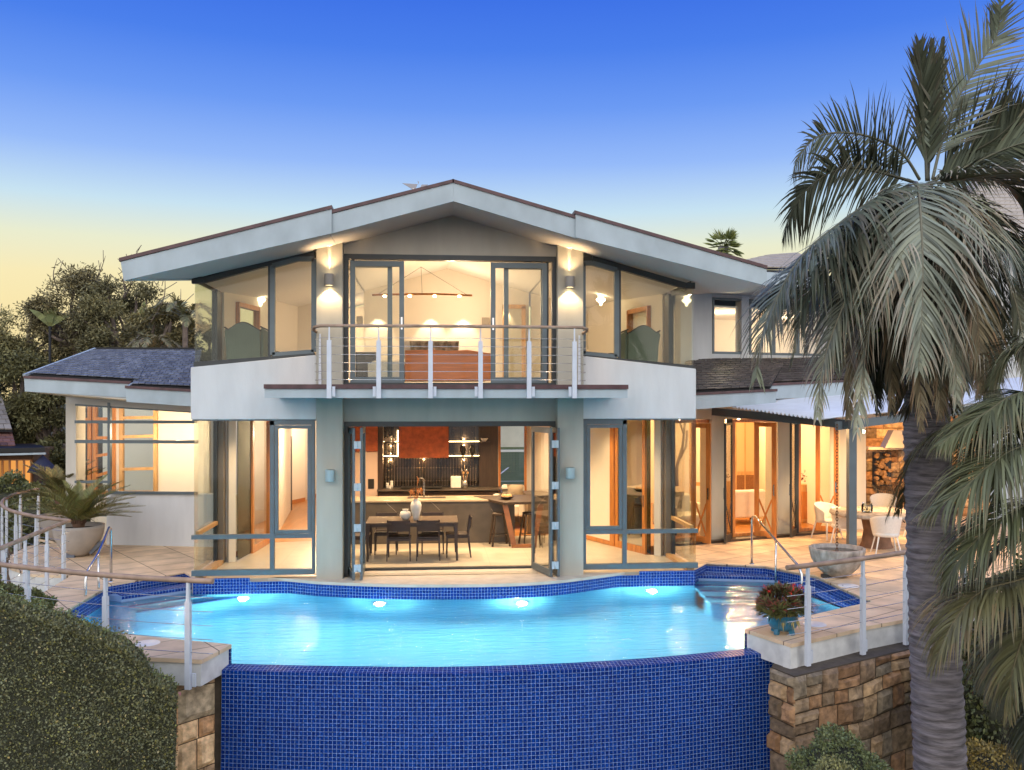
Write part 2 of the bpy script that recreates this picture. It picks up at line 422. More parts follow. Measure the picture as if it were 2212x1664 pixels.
# lower bay glazing
def lower_bay(s):
    X = (lambda x: x) if s < 0 else (lambda x: -x + .05)
    xo, xi = -4.46, -2.37
    xm = -3.11 if s < 0 else -3.13
    y = .17
    b = []
    b.append(((X(xo - .03), .115), (X(xi), .115), .10)); b.append(((X(xo - .03), .745), (X(xi), .745), .075))
    b.append(((X(xm), .166), (X(xm), .707), .075)); b.append(((X(xm), .783), (X(xm), 2.79), .075))
    b.append(((X(xi - .025), .166), (X(xi - .025), .707), .05))
    b.append(((X(xi - .03), .783), (X(xi - .03), 2.79), .06)); b.append(((X(xm - .04), 2.745), (X(xi - .061), 2.745), .09))
    win = poly_window(house, b, [], [[(X(xo), .16), (X(xm), .16), (X(xm), .72), (X(xo), .72)], [(X(xo), .77), (X(xm), .77), (X(xm), 2.8), (X(xo), 2.8)],
                                    [(X(xm), .16), (X(xi), .16), (X(xi), .72), (X(xm), .72)]], y, .09, m_frame)
    # opening sash right of the mullion
    sa = MB(); x0, x1 = X(xm + .045), X(xi - .065); z0, z1 = .79, 2.695
    for a, c, wd in (((x0, z0 + .03), (x1, z0 + .03), .06), ((x0, z1 - .03), (x1, z1 - .03), .06), ((x0 + .03 * (1 if x1 > x0 else -1), z0 + .061), (x0 + .03 * (1 if x1 > x0 else -1), z1 - .061), .06), ((x1 - .03 * (1 if x1 > x0 else -1), z0 + .061), (x1 - .03 * (1 if x1 > x0 else -1), z1 - .061), .06)):
        sa.bar((a[0], y - .01, a[1]), (c[0], y - .01, c[1]), wd, .075, up=(0, 1, 0))
    sash = A("window_sash", sa, m_frame, house)
    g = MB(); g.slab([(x0, y, z0), (x1, y, z0), (x1, y, z1), (x0, y, z1)], (0, .008, 0)); A("pane", g, m_glass, sash)
    # side return: frameless corner glass, timber sill pieces, dark post, column
    xs = X(-4.46)
    r = MB(); r.box(min(xs, xs + .01), max(xs, xs + .01), .20, 1.62, .10, 2.80); sd = A("corner_pane", r, m_glass_g, house)
    t = MB(); a, c = X(-4.44), X(-4.30); t.box(min(a, c), max(a, c), .20, 1.75, 0.0, .07); t.box(min(X(-4.445), X(-4.38)), max(X(-4.445), X(-4.38)), .25, 1.62, .76, .83); A("timber_sill", t, m_timber_p, house)
    q = MB(); q.box(min(X(-4.47), X(-4.40)), max(X(-4.47), X(-4.40)), 1.62, 1.70, 0, 2.91); A("corner_post", q, m_dark, house)
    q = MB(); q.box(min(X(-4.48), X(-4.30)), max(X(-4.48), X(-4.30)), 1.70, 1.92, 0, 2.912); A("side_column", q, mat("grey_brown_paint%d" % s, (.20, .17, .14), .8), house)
    q = MB(); q.prism([(X(-4.29), 1.90), (X(-4.22), 1.80), (X(-4.10), 1.86), (X(-4.18), 1.98)], 0, 2.915); A("inner_wall", q, m_cream, house)
lower_bay(-1); lower_bay(1)

# tall timber framed glass leaf, used for all french doors
def timber_leaf(name, par, a, b, z0, z1, st=.09, brace=False, m=m_timber, glass=None, th=.045, handle=True):
    a = Vector((a[0], a[1], 0)); b = Vector((b[0], b[1], 0)); d = (b - a).normalized(); n = Vector((-d.y, d.x, 0))
    mb = MB()
    up = n
    mb.bar(a + d * st / 2 + Vector((0, 0, z0)), a + d * st / 2 + Vector((0, 0, z1)), st, th, up=up)
    mb.bar(b - d * st / 2 + Vector((0, 0, z0)), b - d * st / 2 + Vector((0, 0, z1)), st, th, up=up)
    mb.bar(a + d * st + Vector((0, 0, z1 - st / 2)), b - d * st + Vector((0, 0, z1 - st / 2)), st, th, up=up)
    mb.bar(a + d * st + Vector((0, 0, z0 + .07)), b - d * st + Vector((0, 0, z0 + .07)), .14, th, up=up)
    if brace:
        zz = z0 + .14; hh = .72
        mb.bar(a + d * st + Vector((0, 0, zz)), b - d * st + Vector((0, 0, zz + hh)), .035, .028, up=up)
        mb.bar(a + d * st + Vector((0, 0, zz + hh)), b - d * st + Vector((0, 0, zz)), .035, .022, up=up)
    o = A(name, mb, m, par)
    g = MB(); p0 = a + d * st; p1 = b - d * st
    g.slab([p0 + Vector((0, 0, z0 + .12)), p1 + Vector((0, 0, z0 + .12)), p1 + Vector((0, 0, z1 - st + .01)), p0 + Vector((0, 0, z1 - st + .01))], n * .008)
    A("pane", g, glass or m_glass_g, o)
    if handle:
        h = MB(); q = b - d * st * .5 - n * (th / 2 + .008)
        h.bar(q + Vector((0, 0, z0 + .95)), q + Vector((0, 0, z0 + 1.2)), .03, .012, up=up); A("handle", h, m_steel, o)
    return o
# left room side wall: glass, timber door
def side_wall(s):
    X = (lambda x: x) if s < 0 else (lambda x: -x)
    g = MB(); g.slab([(X(-4.09), 1.93, .02), (X(-4.0), 2.78, .02), (X(-4.0), 2.78, 2.9), (X(-4.09), 1.93, 2.9)], (.008, 0, 0)); A("side_pane", g, m_glass_d, house)
    if s < 0:
        timber_leaf("timber_door", house, (-3.985, 2.80), (-3.87, 4.25), 0, 2.88, .12, glass=m_glass_g)
        w = MB(); w.prism([(-3.9, 4.3), (-3.8, 4.3), (-4.3, 9.9), (-4.42, 9.9)], 0, 2.92); A("inner_wall", w, m_cream, house)
        w = MB(); w.box(-4.0, -3.78, 4.26, 4.34, 0, 2.918); A("inner_wall", w, m_timber, house)
        w = MB(); w.box(-9.5, -4.32, 10.1, 10.2, 0, 2.92); A("inner_wall", w, m_cream, house)
        w = MB(); w.prism([(-4.6, 11.5), (-4.26, 12.4), (-4.2, 13.4), (-2.0, 13.4), (-2.0, 13.55), (-4.75, 13.55)], 0, 2.92); A("inner_wall", w, m_cream, house)
        w = MB(); w.box(-4.95, -4.325, 10.08, 10.098, 0, .11); w.bar((-4.59, 11.49, .05), (-4.25, 12.38, .05), .02, .11); w.box(-4.19, -2.3, 13.38, 13.399, 0, .11); A("skirting", w, m_timber, house)
        w = MB(); w.box(-4.34, -4.30, 10.0, 10.15, 0, 2.1); A("door_jamb", w, m_darkwood, house)
    else:
        timber_leaf("timber_door", house, (3.60, 3.0), (4.02, 2.02), 0, 2.88, .10, glass=m_glass_d)
        w = MB(); w.prism([(3.52, 3.2), (3.60, 3.24), (3.17, 4.33), (2.3, 6.6), (2.3, 6.2), (3.09, 4.25)], 0, 2.92); A("inner_wall", w, m_cream, house)
        w = MB(); w.bar((3.515, 3.17, .05), (3.08, 4.24, .05), .02, .09); A("skirting", w, m_timber, house)
        w = MB(); w.prism([(3.50, 3.17), (3.56, 3.04), (3.63, 3.07), (3.57, 3.2)], 0, 2.915); A("door_jamb", w, m_timber, house)
side_wall(-1); side_wall(1)
for v in (1004, 1027, 1048):                            # wall switches seen through the right bay
    p = PL(1266, v - 8, (3.09, 4.29), (3.52, 3.2)); q = MB(); q.bar(p + Vector((-.03, -.03, -.07)), p + Vector((-.03, -.03, .07)), .06, .012, up=(1, .5, 0)); A("light_switch", q, m_black, house)

# --- upper bay glazing
def upper_bay(s):
    if s < 0:
        head = [(415, 601), (441, 600), (644, 546), (681.5, 545.5)]; sill = [(420, 783), (580, 770.6), (681, 764.2)]; um = 583.3
    else:
        head = [(1500, 612.7), (1480, 612.7), (1279, 555), (1257, 555.5)]; sill = [(1498.5, 790.7), (1342, 777), (1257, 767.5)]; um = 1337
    y = .20
    P = lambda q: (PY(q[0], q[1], y).x, PY(q[0], q[1], y).z)
    hd = [P(q) for q in head]; si = [P(q) for q in sill]
    xm = P((um, 700))[0]
    def hz(x):
        for a, b in zip(hd[:-1], hd[1:]):
            if min(a[0], b[0]) - 1e-6 <= x <= max(a[0], b[0]) + 1e-6: return a[1] + (b[1] - a[1]) * (x - a[0]) / (b[0] - a[0])
        return hd[-1][1] if abs(x - hd[-1][0]) < abs(x - hd[0][0]) else hd[0][1]
    def sz(x): return si[0][1] + (si[2][1] - si[0][1]) * (x - si[0][0]) / (si[2][0] - si[0][0])
    fr = MB()
    def off(a, dz): return (a[0], y, a[1] + dz)
    for a, b in zip(hd[:-1], hd[1:]): fr.bar(off(a, -.045), off(b, -.045), .11, .10, up=(0, 1, 0))
    fr.bar(off(si[0], -.04), off(si[2], -.04), .09, .12, up=(0, 1, 0))
    fr.bar((xm, y, sz(xm)), (xm, y, hz(xm) - .1), .055, .095, up=(0, 1, 0))
    win = A("window", fr, m_dark, house)
    xo, xi = si[0][0], si[2][0]
    mid = [h for h in hd if min(xo, xm) < h[0] < max(xo, xm)]
    g = MB(); pts = [(xo, sz(xo)), (xm, sz(xm)), (xm, hz(xm) - .05)] + [(h[0], h[1] - .05) for h in sorted(mid, key=lambda h: abs(h[0] - xm))] + [(xo, hz(xo) - .05)]
    g.slab([(q[0], y + .012, q[1]) for q in pts], (0, .008, 0)); A("pane", g, m_glass_g, win)
    # framed sash beside the pillar
    d = 1 if xi > xm else -1
    x0, x1 = xm + .05 * d, xi - .02 * d
    mid2 = [h for h in hd if min(x0, x1) < h[0] < max(x0, x1)]
    ring = [(x0, sz(x0) + .03), (x1, sz(x1) + .03), (x1, hz(x1) - .12)] + [(h[0], h[1] - .12) for h in sorted(mid2, key=lambda h: abs(h[0] - x1))] + [(x0, hz(x0) - .12)]
    sa = MB()
    for a, b in zip(ring, ring[1:] + ring[:1]): sa.bar((a[0], y - .015, a[1]), (b[0], y - .015, b[1]), .085, .08, up=(0, 1, 0))
    sash = A("window_sash", sa, m_frame, house)
    g = MB(); g.slab([(q[0], y, q[1]) for q in ring], (0, .008, 0)); A("pane", g, m_glass, sash)
    xs = -4.45 if s < 0 else 4.44
    g = MB(); g.box(xs, xs + .01, .22, 1.6, 3.70, 5.20); A("corner_pane", g, m_glass_g, house)
    c = MB(); c.box(min(xs - .02 * s, xs + .0), max(xs - .02 * s, xs), 0.22, 1.6, 5.2, 5.6); A("side_head", c, m_dark, house)
    x0, x1 = (-4.49, -4.39) if s < 0 else (4.38, 4.48)
    c = MB(); c.box(x0, x1, 1.6, 1.86, 3.38, 5.25); A("corner_post", c, m_dark, house)
    c = MB(); c.box(x0, x1, 1.86, 2.30, 3.38, 5.25); A("side_column", c, mat("dark_brown_column%d" % s, (.16, .14, .12), .8), house)  # side column in one plain dark brown
    # rest of the side wall with a timber framed window in it
    m_ = -1 if s > 0 else 1
    qa, qb = Vector((-4.36 * m_, 2.0, 0)), Vector((-3.90 * m_, 4.25, 0)); dd = qb - qa
    def sw(t0, t1, z0, z1, m, name, th=.10, pr=0.0, par=house):
        a = qa + dd * t0 + Vector((pr * m_, 0, 0)); b = qa + dd * t1 + Vector((pr * m_, 0, 0)); c = MB(); k = Vector((-th * m_, 0, 0))
        c.hexa([(a.x, a.y, z0), (b.x, b.y, z0), (b.x + k.x, b.y, z0), (a.x + k.x, a.y, z0), (a.x, a.y, z1), (b.x, b.y, z1), (b.x + k.x, b.y, z1), (a.x + k.x, a.y, z1)])
        return A(name, c, m, par)
    sw(0, .24, 3.385, 5.6, m_cream, "side_wall"); sw(.74, 1.03, 3.385, 5.8, m_cream, "side_wall"); sw(.24, .74, 5.12, 5.7, m_cream, "side_wall")
    c = MB(); P3 = lambda t, z: (qa.x + dd.x * t, qa.y + dd.y * t, z)
    for a, b in (((.26, 3.4), (.26, 5.1)), ((.71, 3.4), (.71, 5.1)), ((.26, 5.07), (.71, 5.07)), ((.26, 3.45), (.71, 3.45))): c.bar(P3(*a), P3(*b), .09, .13, up=(1, 0, 0) if a[0] != b[0] else (1, 0, 0))
    tw = A("timber_window", c, m_timber, house); g = MB(); g.slab([P3(.28, 3.5), P3(.69, 3.5), P3(.69, 5.03), P3(.28, 5.03)], (.008, 0, 0)); A("pane", g, m_glass_g, tw)
    c = MB(); c.prism([(-4.0 * m_, 4.26), (-3.88 * m_, 4.26), (-3.6 * m_, 6.49), (-3.72 * m_, 6.49)], 3.385, 5.45); A("inner_wall", c, m_cream, house)
upper_bay(-1); upper_bay(1)

# --- upper sliding doors
def sliding():
    y = .25
    fr = MB()
    fr.bar((-1.865, y, 5.69), (1.925, y, 5.69), .09, .16, up=(0, 1, 0)); fr.bar((-1.865, y, 3.425), (1.925, y, 3.425), .05, .16, up=(0, 1, 0))
    for x in (-1.83, 1.89): fr.bar((x, y, 3.45), (x, y, 5.645), .07, .16, up=(0, 1, 0))
    for x in (-1.72, 1.78): fr.bar((x, y + .05, 3.45), (x, y + .05, 5.645), .05, .05, up=(0, 1, 0))
    A("door_frame", fr, m_dark, house)
    for (a, b, yy) in ((757, 873, .22), (1060, 1181, .22), (742, 862, .34), (1074, 1192, .34)):
        x0 = PY(a, 700, yy).x; x1 = PY(b, 700, yy).x
        if yy > .3: x0 += .12; x1 -= .12
        d = MB(); z0, z1 = 3.45, 5.62; st = .085
        d.bar((x0 + st / 2, yy, z0), (x0 + st / 2, yy, z1), st, .05, up=(0, 1, 0)); d.bar((x1 - st / 2, yy, z0), (x1 - st / 2, yy, z1), st, .05, up=(0, 1, 0))
        d.bar((x0 + st, yy, z0 + .05), (x1 - st, yy, z0 + .05), .10, .05, up=(0, 1, 0)); d.bar((x0 + st, yy, z1 - .05), (x1 - st, yy, z1 - .05), .10, .05, up=(0, 1, 0))
        dd = A("sliding_door", d, m_frame, house)
        g = MB(); g.box(x0 + .07, x1 - .07, yy, yy + .008, z0 + .08, z1 - .08); A("pane", g, m_glass, dd)
        if yy < .3:
            h = MB(); hx = x1 - st / 2 if a < 900 else x0 + st / 2
            h.bar((hx, yy - .03, 4.40), (hx, yy - .03, 4.62), .03, .012, up=(0, 1, 0)); A("handle", h, m_steel, dd)
sliding()

# --- lower opening frame and bifold doors
fr = MB()
fr.bar((-1.865, .33, 2.71), (1.925, .33, 2.71), .09, .2, up=(0, 1, 0)); fr.bar((-1.865, .78, .01), (1.925, .78, .01), .05, .12, up=(0, 1, 0))
for x in (-1.835, 1.895): fr.bar((x, .35, 0), (x, .35, 2.665), .06, .2, up=(0, 1, 0))
A("door_frame", fr, m_dark, house)
th = MB(); th.box(-1.865, 1.925, .46, .72, -.30, -.001); A("threshold", th, m_ledge, house)
def bifold(hinge, back1, back2, name="folding_door"):
    out = []
    for (p, q) in ((hinge[0], back1), (hinge[1], back2)):
        a = Vector((p[0], p[1], 0)); b = Vector((q[0], q[1], 0)); d = (b - a).normalized(); n = Vector((-d.y, d.x, 0)); z0, z1, st = .015, 2.65, .075
        mb = MB()
        mb.bar(a + d * st / 2 + Vector((0, 0, z0)), a + d * st / 2 + Vector((0, 0, z1)), st, .045, up=n); mb.bar(b - d * st / 2 + Vector((0, 0, z0)), b - d * st / 2 + Vector((0, 0, z1)), st, .045, up=n)
        mb.bar(a + d * st + Vector((0, 0, z1 - .05)), b - d * st + Vector((0, 0, z1 - .05)), .1, .045, up=n); mb.bar(a + d * st + Vector((0, 0, z0 + .06)), b - d * st + Vector((0, 0, z0 + .06)), .12, .045, up=n)
        o = A(name, mb, m_frame, house); out.append(o)
        g = MB(); p0 = a + d * .06; p1 = b - d * .06
        g.slab([p0 + Vector((0, 0, .1)), p1 + Vector((0, 0, .1)), p1 + Vector((0, 0, 2.57)), p0 + Vector((0, 0, 2.57))], n * .008); A("pane", g, m_glass, o)
    mx_ = (hinge[0][0] + hinge[1][0]) / 2; my = min(hinge[0][1], hinge[1][1]) - .025
    for z in (.22, .92, 1.63, 2.36):
        h = MB(); h.bar((mx_ - .06, my, z), (mx_ + .06, my, z), .13, .014, up=(0, 1, 0)); h.tube([(mx_, my - .01, z - .066), (mx_, my - .01, z + .066)], .012, 8)
        A("hinge", h, m_hinge, out[0])
hl = G(768, 1253, .015); hr = G(1191, 1246, .015)
bifold(((hl.x - .03, hl.y), (hl.x + .10, hl.y)), (-1.80, .42), (G(787, 1229, .015).x, G(787, 1229, .015).y))
bifold(((hr.x + .13, hr.y), (hr.x + .0, hr.y)), (1.87, .45), (G(1150, 1227, .015).x, G(1150, 1227, .015).y))

# --- balcony
bal = MB(); bal.box(-2.98, 2.925, -1.28, .07, 3.175, 3.32); A("balcony_slab", bal, m_fascia, house)
bal = MB(); bal.box(-2.99, 2.935, -1.305, .065, 3.323, 3.395); A("balcony_edge", bal, m_gutter, house)
rail = T("balcony_railing", "timber topped cable railing around the upper floor balcony", "railing", (0, -1.3, 3.17))
arc = []
for i in range(25):
    t = i / 24; x = -2.31 + 4.69 * t
    arc.append((x, -1.31 - .10 * (1 - ((x - .03) / 2.34) ** 2) if abs(x) < 2.1 else -1.2 + (abs(x) - 2.1) * 5.0, 4.335))
pts = [(-2.33, -.01, 4.335), (-2.31, -.5, 4.335), (-2.23, -1.02, 4.335)]
pts += [(x, -1.30 - .11 * (1 - ((x - .03) / 2.2) ** 2), 4.335) for x in [-2.1 + 4.26 * i / 20 for i in range(21)]]
pts += [(2.29, -1.02, 4.335), (2.37, -.5, 4.335), (2.39, -.01, 4.335)]
r = MB(); r.tube(pts, .026, 10); A("handrail", r, m_rail, rail)
def rpost(px, py, z0, zt, par, side=-1, facing=(0, -1), w1=.075, up_w=.36):
    """white tapered blade post bolted to an edge, slim stem on top"""
    fx_, fy_ = facing
    p = MB()
    p.bar((px, py, z0), (px, py, z0 + (zt - z0) * .80), w1, .05, up=(fx_, fy_, 0), w2=w1 * .95)
    p.bar((px - fx_ * .0, py, z0 + (zt - z0) * .80 - .02), (px, py, zt - .02), w1 * up_w, .02 if up_w < .5 else .04, up=(fx_, fy_, 0), w2=w1 * up_w * .75)
    o = A("post", p, m_post, par)
    b = MB(); tx, ty = -fy_, fx_
    cx_, cy_ = px + tx * side * .07 - fx_ * .01, py + ty * side * .07 - fy_ * .01
    b.bar((cx_, cy_, z0 + .03), (cx_, cy_, z0 + .19), .05, .02, up=(fx_, fy_, 0)); A("bracket", b, m_post, o)
    return o
for i, u in enumerate((711, 818, 930, 1038, 1143, 1241)):
    x = PY(u, 850, -1.35).x
    rpost(x, -1.345, 3.17, 4.335, rail, side=1 if i % 2 == 0 else -1)
for k in range(6):
    z = 3.47 + .135 * k
    c = MB(); c.tube([(-2.25, -.02, z), (-2.22, -1.0, z), (-2.05, -1.31, z)] + [(x, -1.32 - .03 * (1 - (x / 2.1) ** 2), z) for x in (-1, 0, 1)] + [(2.1, -1.31, z), (2.27, -1.0, z), (2.31, -.02, z)], .004, 5)
    A("cable", c, m_steel, rail)
for xx in (-2.26, 2.32):
    b = MB(); b.bar((xx, -.02, 3.40), (xx, -.02, 4.30), .05, .035, up=(0, 1, 0), w2=.03); A("wall_bracket", b, m_post, rail)

# --- main roof
def zt(x):                                            # top of the roof boards
    if x < -1.98: return 6.25 + .272 * (x + 1.98)
    if x > 2.12: return 6.24 - .268 * (x - 2.12)
    return 6.74 - (.278 * (.05 - x) if x < .05 else .278 * (x - .05))
def zb(x):
    if x < -1.98: return 5.87 + .243 * (x + 1.98)
    if x > 2.12: return 5.87 - .236 * (x - 2.12)
    return 6.45 - (.285 * (.05 - x) if x < .05 else .285 * (x - .05))
LP = [(-5.24, -1.02), (-1.985, -1.02), (-1.985, 9.6), (-4.5, 9.6), (-4.5, .12)]
RP = [(2.125, -1.02), (5.35, -1.02), (5.25, .2), (4.62, 2.09), (4.45, 2.09), (4.45, 9.6), (2.125, 9.6)]
CPl = [(-1.98, -1.0), (.05, -1.0), (.05, 9.6), (-1.98, 9.6)]; CPr = [(.05, -1.0), (2.12, -1.0), (2.12, 9.6), (.05, 9.6)]
for P_, nm in ((LP, 0), (CPl, 1), (CPr, 2), (RP, 3)):
    mb = MB(); mb.prism(P_, lambda x, y: zb(x) + (.0 if y < 0.2 else .0), lambda x, y: zt(x)); A("roof_board", mb, m_soffit, house)
def rake(x0, x1, y, off=0.0):
    n = 1; mb = MB()
    mb.hexa([(x0, y - .03, zb(x0 + off) - .01), (x1, y - .03, zb(x1 - off) - .01), (x1, y, zb(x1 - off) - .01), (x0, y, zb(x0 + off) - .01),
             (x0, y - .03, zt(x0 + off) - .01), (x1, y - .03, zt(x1 - off) - .01), (x1, y, zt(x1 - off) - .01), (x0, y, zt(x0 + off) - .01)])
    return mb
e = 1e-3
for (x0, x1, y) in ((-5.28, -1.94, -1.05), (-1.98, .05, -1.01), (.05, 2.12, -1.01), (2.085, 5.38, -1.05)):
    mb = MB(); a, b = x0 + e, x1 - e
    # keep each rake on its own roof plane even where it laps past the break
    if x1 == -1.94: za = lambda f, x: f(-1.99) + (.272 if f is zt else .243) * (x + 1.99)
    elif x0 == 2.085: za = lambda f, x: f(2.13) - (.268 if f is zt else .236) * (x - 2.13)
    else: za = lambda f, x: f(min(max(x, -1.97), 2.11))
    mb.hexa([(a + (.05 if x0 == -5.28 else 0), y - .03, za(zb, a) - .012), (b, y - .03, za(zb, b) - .012), (b, y, za(zb, b) - .012), (a + (.05 if x0 == -5.28 else 0), y, za(zb, a) - .012),
             (a, y - .03, za(zt, a) + .005), (b, y - .03, za(zt, b) + .005), (b, y, za(zt, b) + .005), (a, y, za(zt, a) + .005)])
    A("fascia", mb, m_fascia, house)
    mb = MB()
    mb.hexa([(a - .02, y - .05, za(zt, a) + .008), (b + .005, y - .05, za(zt, b) + .008), (b + .005, y + .22, za(zt, b) + .008), (a - .02, y + .22, za(zt, a) + .008),
             (a - .02, y - .05, za(zt, a) + .065), (b + .005, y - .05, za(zt, b) + .065), (b + .005, y + .22, za(zt, b) + .065), (a - .02, y + .22, za(zt, a) + .065)])
    A("gutter", mb, m_gutter, house)
# end fascia of the left wing of the roof
mb = MB(); mb.bar((-5.245, -1.0, 5.24), (-4.505, .1, 5.40), .02, .36, up=(0, 0, 1)); A("fascia", mb, m_fascia, house)
mb = MB()
for (x0, x1) in ((-5.2, -2.0), (-1.97, .05), (.05, 2.10), (2.14, 5.3)):
    n = int(abs(x1 - x0) / .22)
    for i in range(n):
        xa = x0 + (x1 - x0) * i / n; xb = x0 + (x1 - x0) * (i + 1) / n; yb = 9.6 if -4.5 < xa and xb < 4.5 else (.15 if xa > 0 else .1 - .8 * (-4.5 - xa))
        mb.hexa([(xa, -.8, zt((xa + xb) / 2) - .03), (xb, -.8, zt((xa + xb) / 2) - .03), (xb, yb, zt((xa + xb) / 2) - .03), (xa, yb, zt((xa + xb) / 2) - .03),
                 (xa, -.8, zt(xa) + .02), (xb, -.8, zt(xb) + .02), (xb, yb, zt(xb) + .02), (xa, yb, zt(xa) + .02)], R.uniform(.7, 1.2))
A("roof_slates", mb, m_slate, house)
# metal sculpture on the ridge
sc_ = T("roof_sculpture", "pale angular metal blades standing on the roof left of the ridge", "sculpture", (-.6, 3, 6.6))
for tri in (((869, 396), (902, 398), (896, 412)), ((911, 399), (925, 399), (905, 410)), ((902, 391), (905, 393), (904, 399))):
    q = [PY(a, b, 3.0) for a, b in tri]; b = MB(); b.slab(q, (0, .02, 0)); A("blade", b, mat("blade_grey%d" % tri[0][0], (.33, .32, .34), .5), sc_)
b = MB(); b.bar(PY(893, 408, 3.01), PY(893, 430, 3.01), .03, .03); A("stem", b, m_steel, sc_)
# ================================================================== slate patches
def slates(par, e0, e1, r1, r0, rows, cols, m, name="slate_roof", thick=.018, base=True):
    e0, e1, r0, r1 = map(Vector, (e0, e1, r0, r1))
    nrm = ((e1 - e0).cross(r0 - e0)).normalized()
    if nrm.z < 0: nrm = -nrm
    def P(i, j): return (e0 * (1 - i) + e1 * i) * (1 - j) + (r0 * (1 - i) + r1 * i) * j
    mb = MB(); g = .014 / max(1, (e1 - e0).length) * 1.0
    for r in range(rows):
        off = (r % 2) * .5
        for c in range(-1, cols):
            a = max(0, (c + off) / cols + g / 2); b = min(1, (c + 1 + off) / cols - g / 2)
            if b - a < .002: continue
            j0 = r / rows; j1 = min(1, (r + 1.5) / rows)
            dz = R.uniform(-.003, .005)
            p = [P(a, j0) + nrm * (.030 + dz), P(b, j0) + nrm * (.030 + dz), P(b, j1) + nrm * .004, P(a, j1) + nrm * .004]
            mb.hexa([q for q in p] + [q + nrm * thick for q in p], R.choice((.72, .9, 1, 1, 1.1, 1.25)) * R.uniform(.9, 1.1))
    o = A(name, mb, m, par)
    if base:
        b = MB(); b.slab([P(0, 0), P(1, 0), P(1, 1), P(0, 1)], -nrm * .06); A("roof_board", b, m_under, par)
    return o
# ================================================================== left wing
WL0, WL1 = (-7.334, 4.211), (-5.36, 3.794)
def WL(u, v, d=0.0):
    n = Vector((WL1[1] - WL0[1], -(WL1[0] - WL0[0]), 0)).normalized() * d      # d > 0: towards the viewer
    return PL(u, v, (WL0[0] + n.x, WL0[1] + n.y), (WL1[0] + n.x, WL1[1] + n.y))
def wl_back(p, d): 
    n = Vector((WL1[1] - WL0[1], -(WL1[0] - WL0[0]), 0)).normalized(); return p - n * d
def wbox(par, name, m, u0, u1, v0, v1, Wf, d0=0.0, th=.2, bev=0):
    """box on an oblique wall from pixel corners; v0 upper, v1 lower"""
    pts = [Wf(u0, v1, d0), Wf(u1, v1, d0), Wf(u1, v0, d0), Wf(u0, v0, d0)]
    zb_, zt_ = (pts[0].z + pts[1].z) / 2, None
    mb = MB(); n = (pts[1] - pts[0]).cross(Vector((0, 0, 1))).normalized()
    if n.y < 0: n = -n
    mb.slab(pts, n * th); return A(name, mb, m, par, bevel=bev)
lw = house
a = WL(142, 1000); a2 = WL(164, 1000)
mb = MB(); n = Vector((-.21, -.977, 0)); 
def wallseg(x0, x1, z0, z1, line, th=.22, dz=0.0, d=0.0):
    p0, p1 = Vector((line[0][0], line[0][1], 0)), Vector((line[1][0], line[1][1], 0)); t = (p1 - p0).normalized(); nn = Vector((t.y, -t.x, 0))
    if nn.y > 0: nn = -nn
    f = lambda x: p0 + t * ((x - p0.x) / t.x) + nn * d
    A_, B_ = f(x0), f(x1); mb = MB(); k = -nn * th
    mb.hexa([(A_.x, A_.y, z0), (B_.x, B_.y, z0), (B_.x + k.x, B_.y + k.y, z0), (A_.x + k.x, A_.y + k.y, z0),
             (A_.x, A_.y, z1 + dz), (B_.x, B_.y, z1), (B_.x + k.x, B_.y + k.y, z1), (A_.x + k.x, A_.y + k.y, z1 + dz)])
    return mb
LLN = (WL0, WL1)
A("corner_column", wallseg(WL(142, 1000).x, WL(164, 1000).x, -.1, 3.25, LLN, .35), m_grey, house)
A("low_wall", wallseg(WL(230, 1000).x, -4.50, -.1, 1.12, LLN), m_white, house, bevel=.006)
hz0, hz1 = WL(164, 873).z, WL(412, 889).z
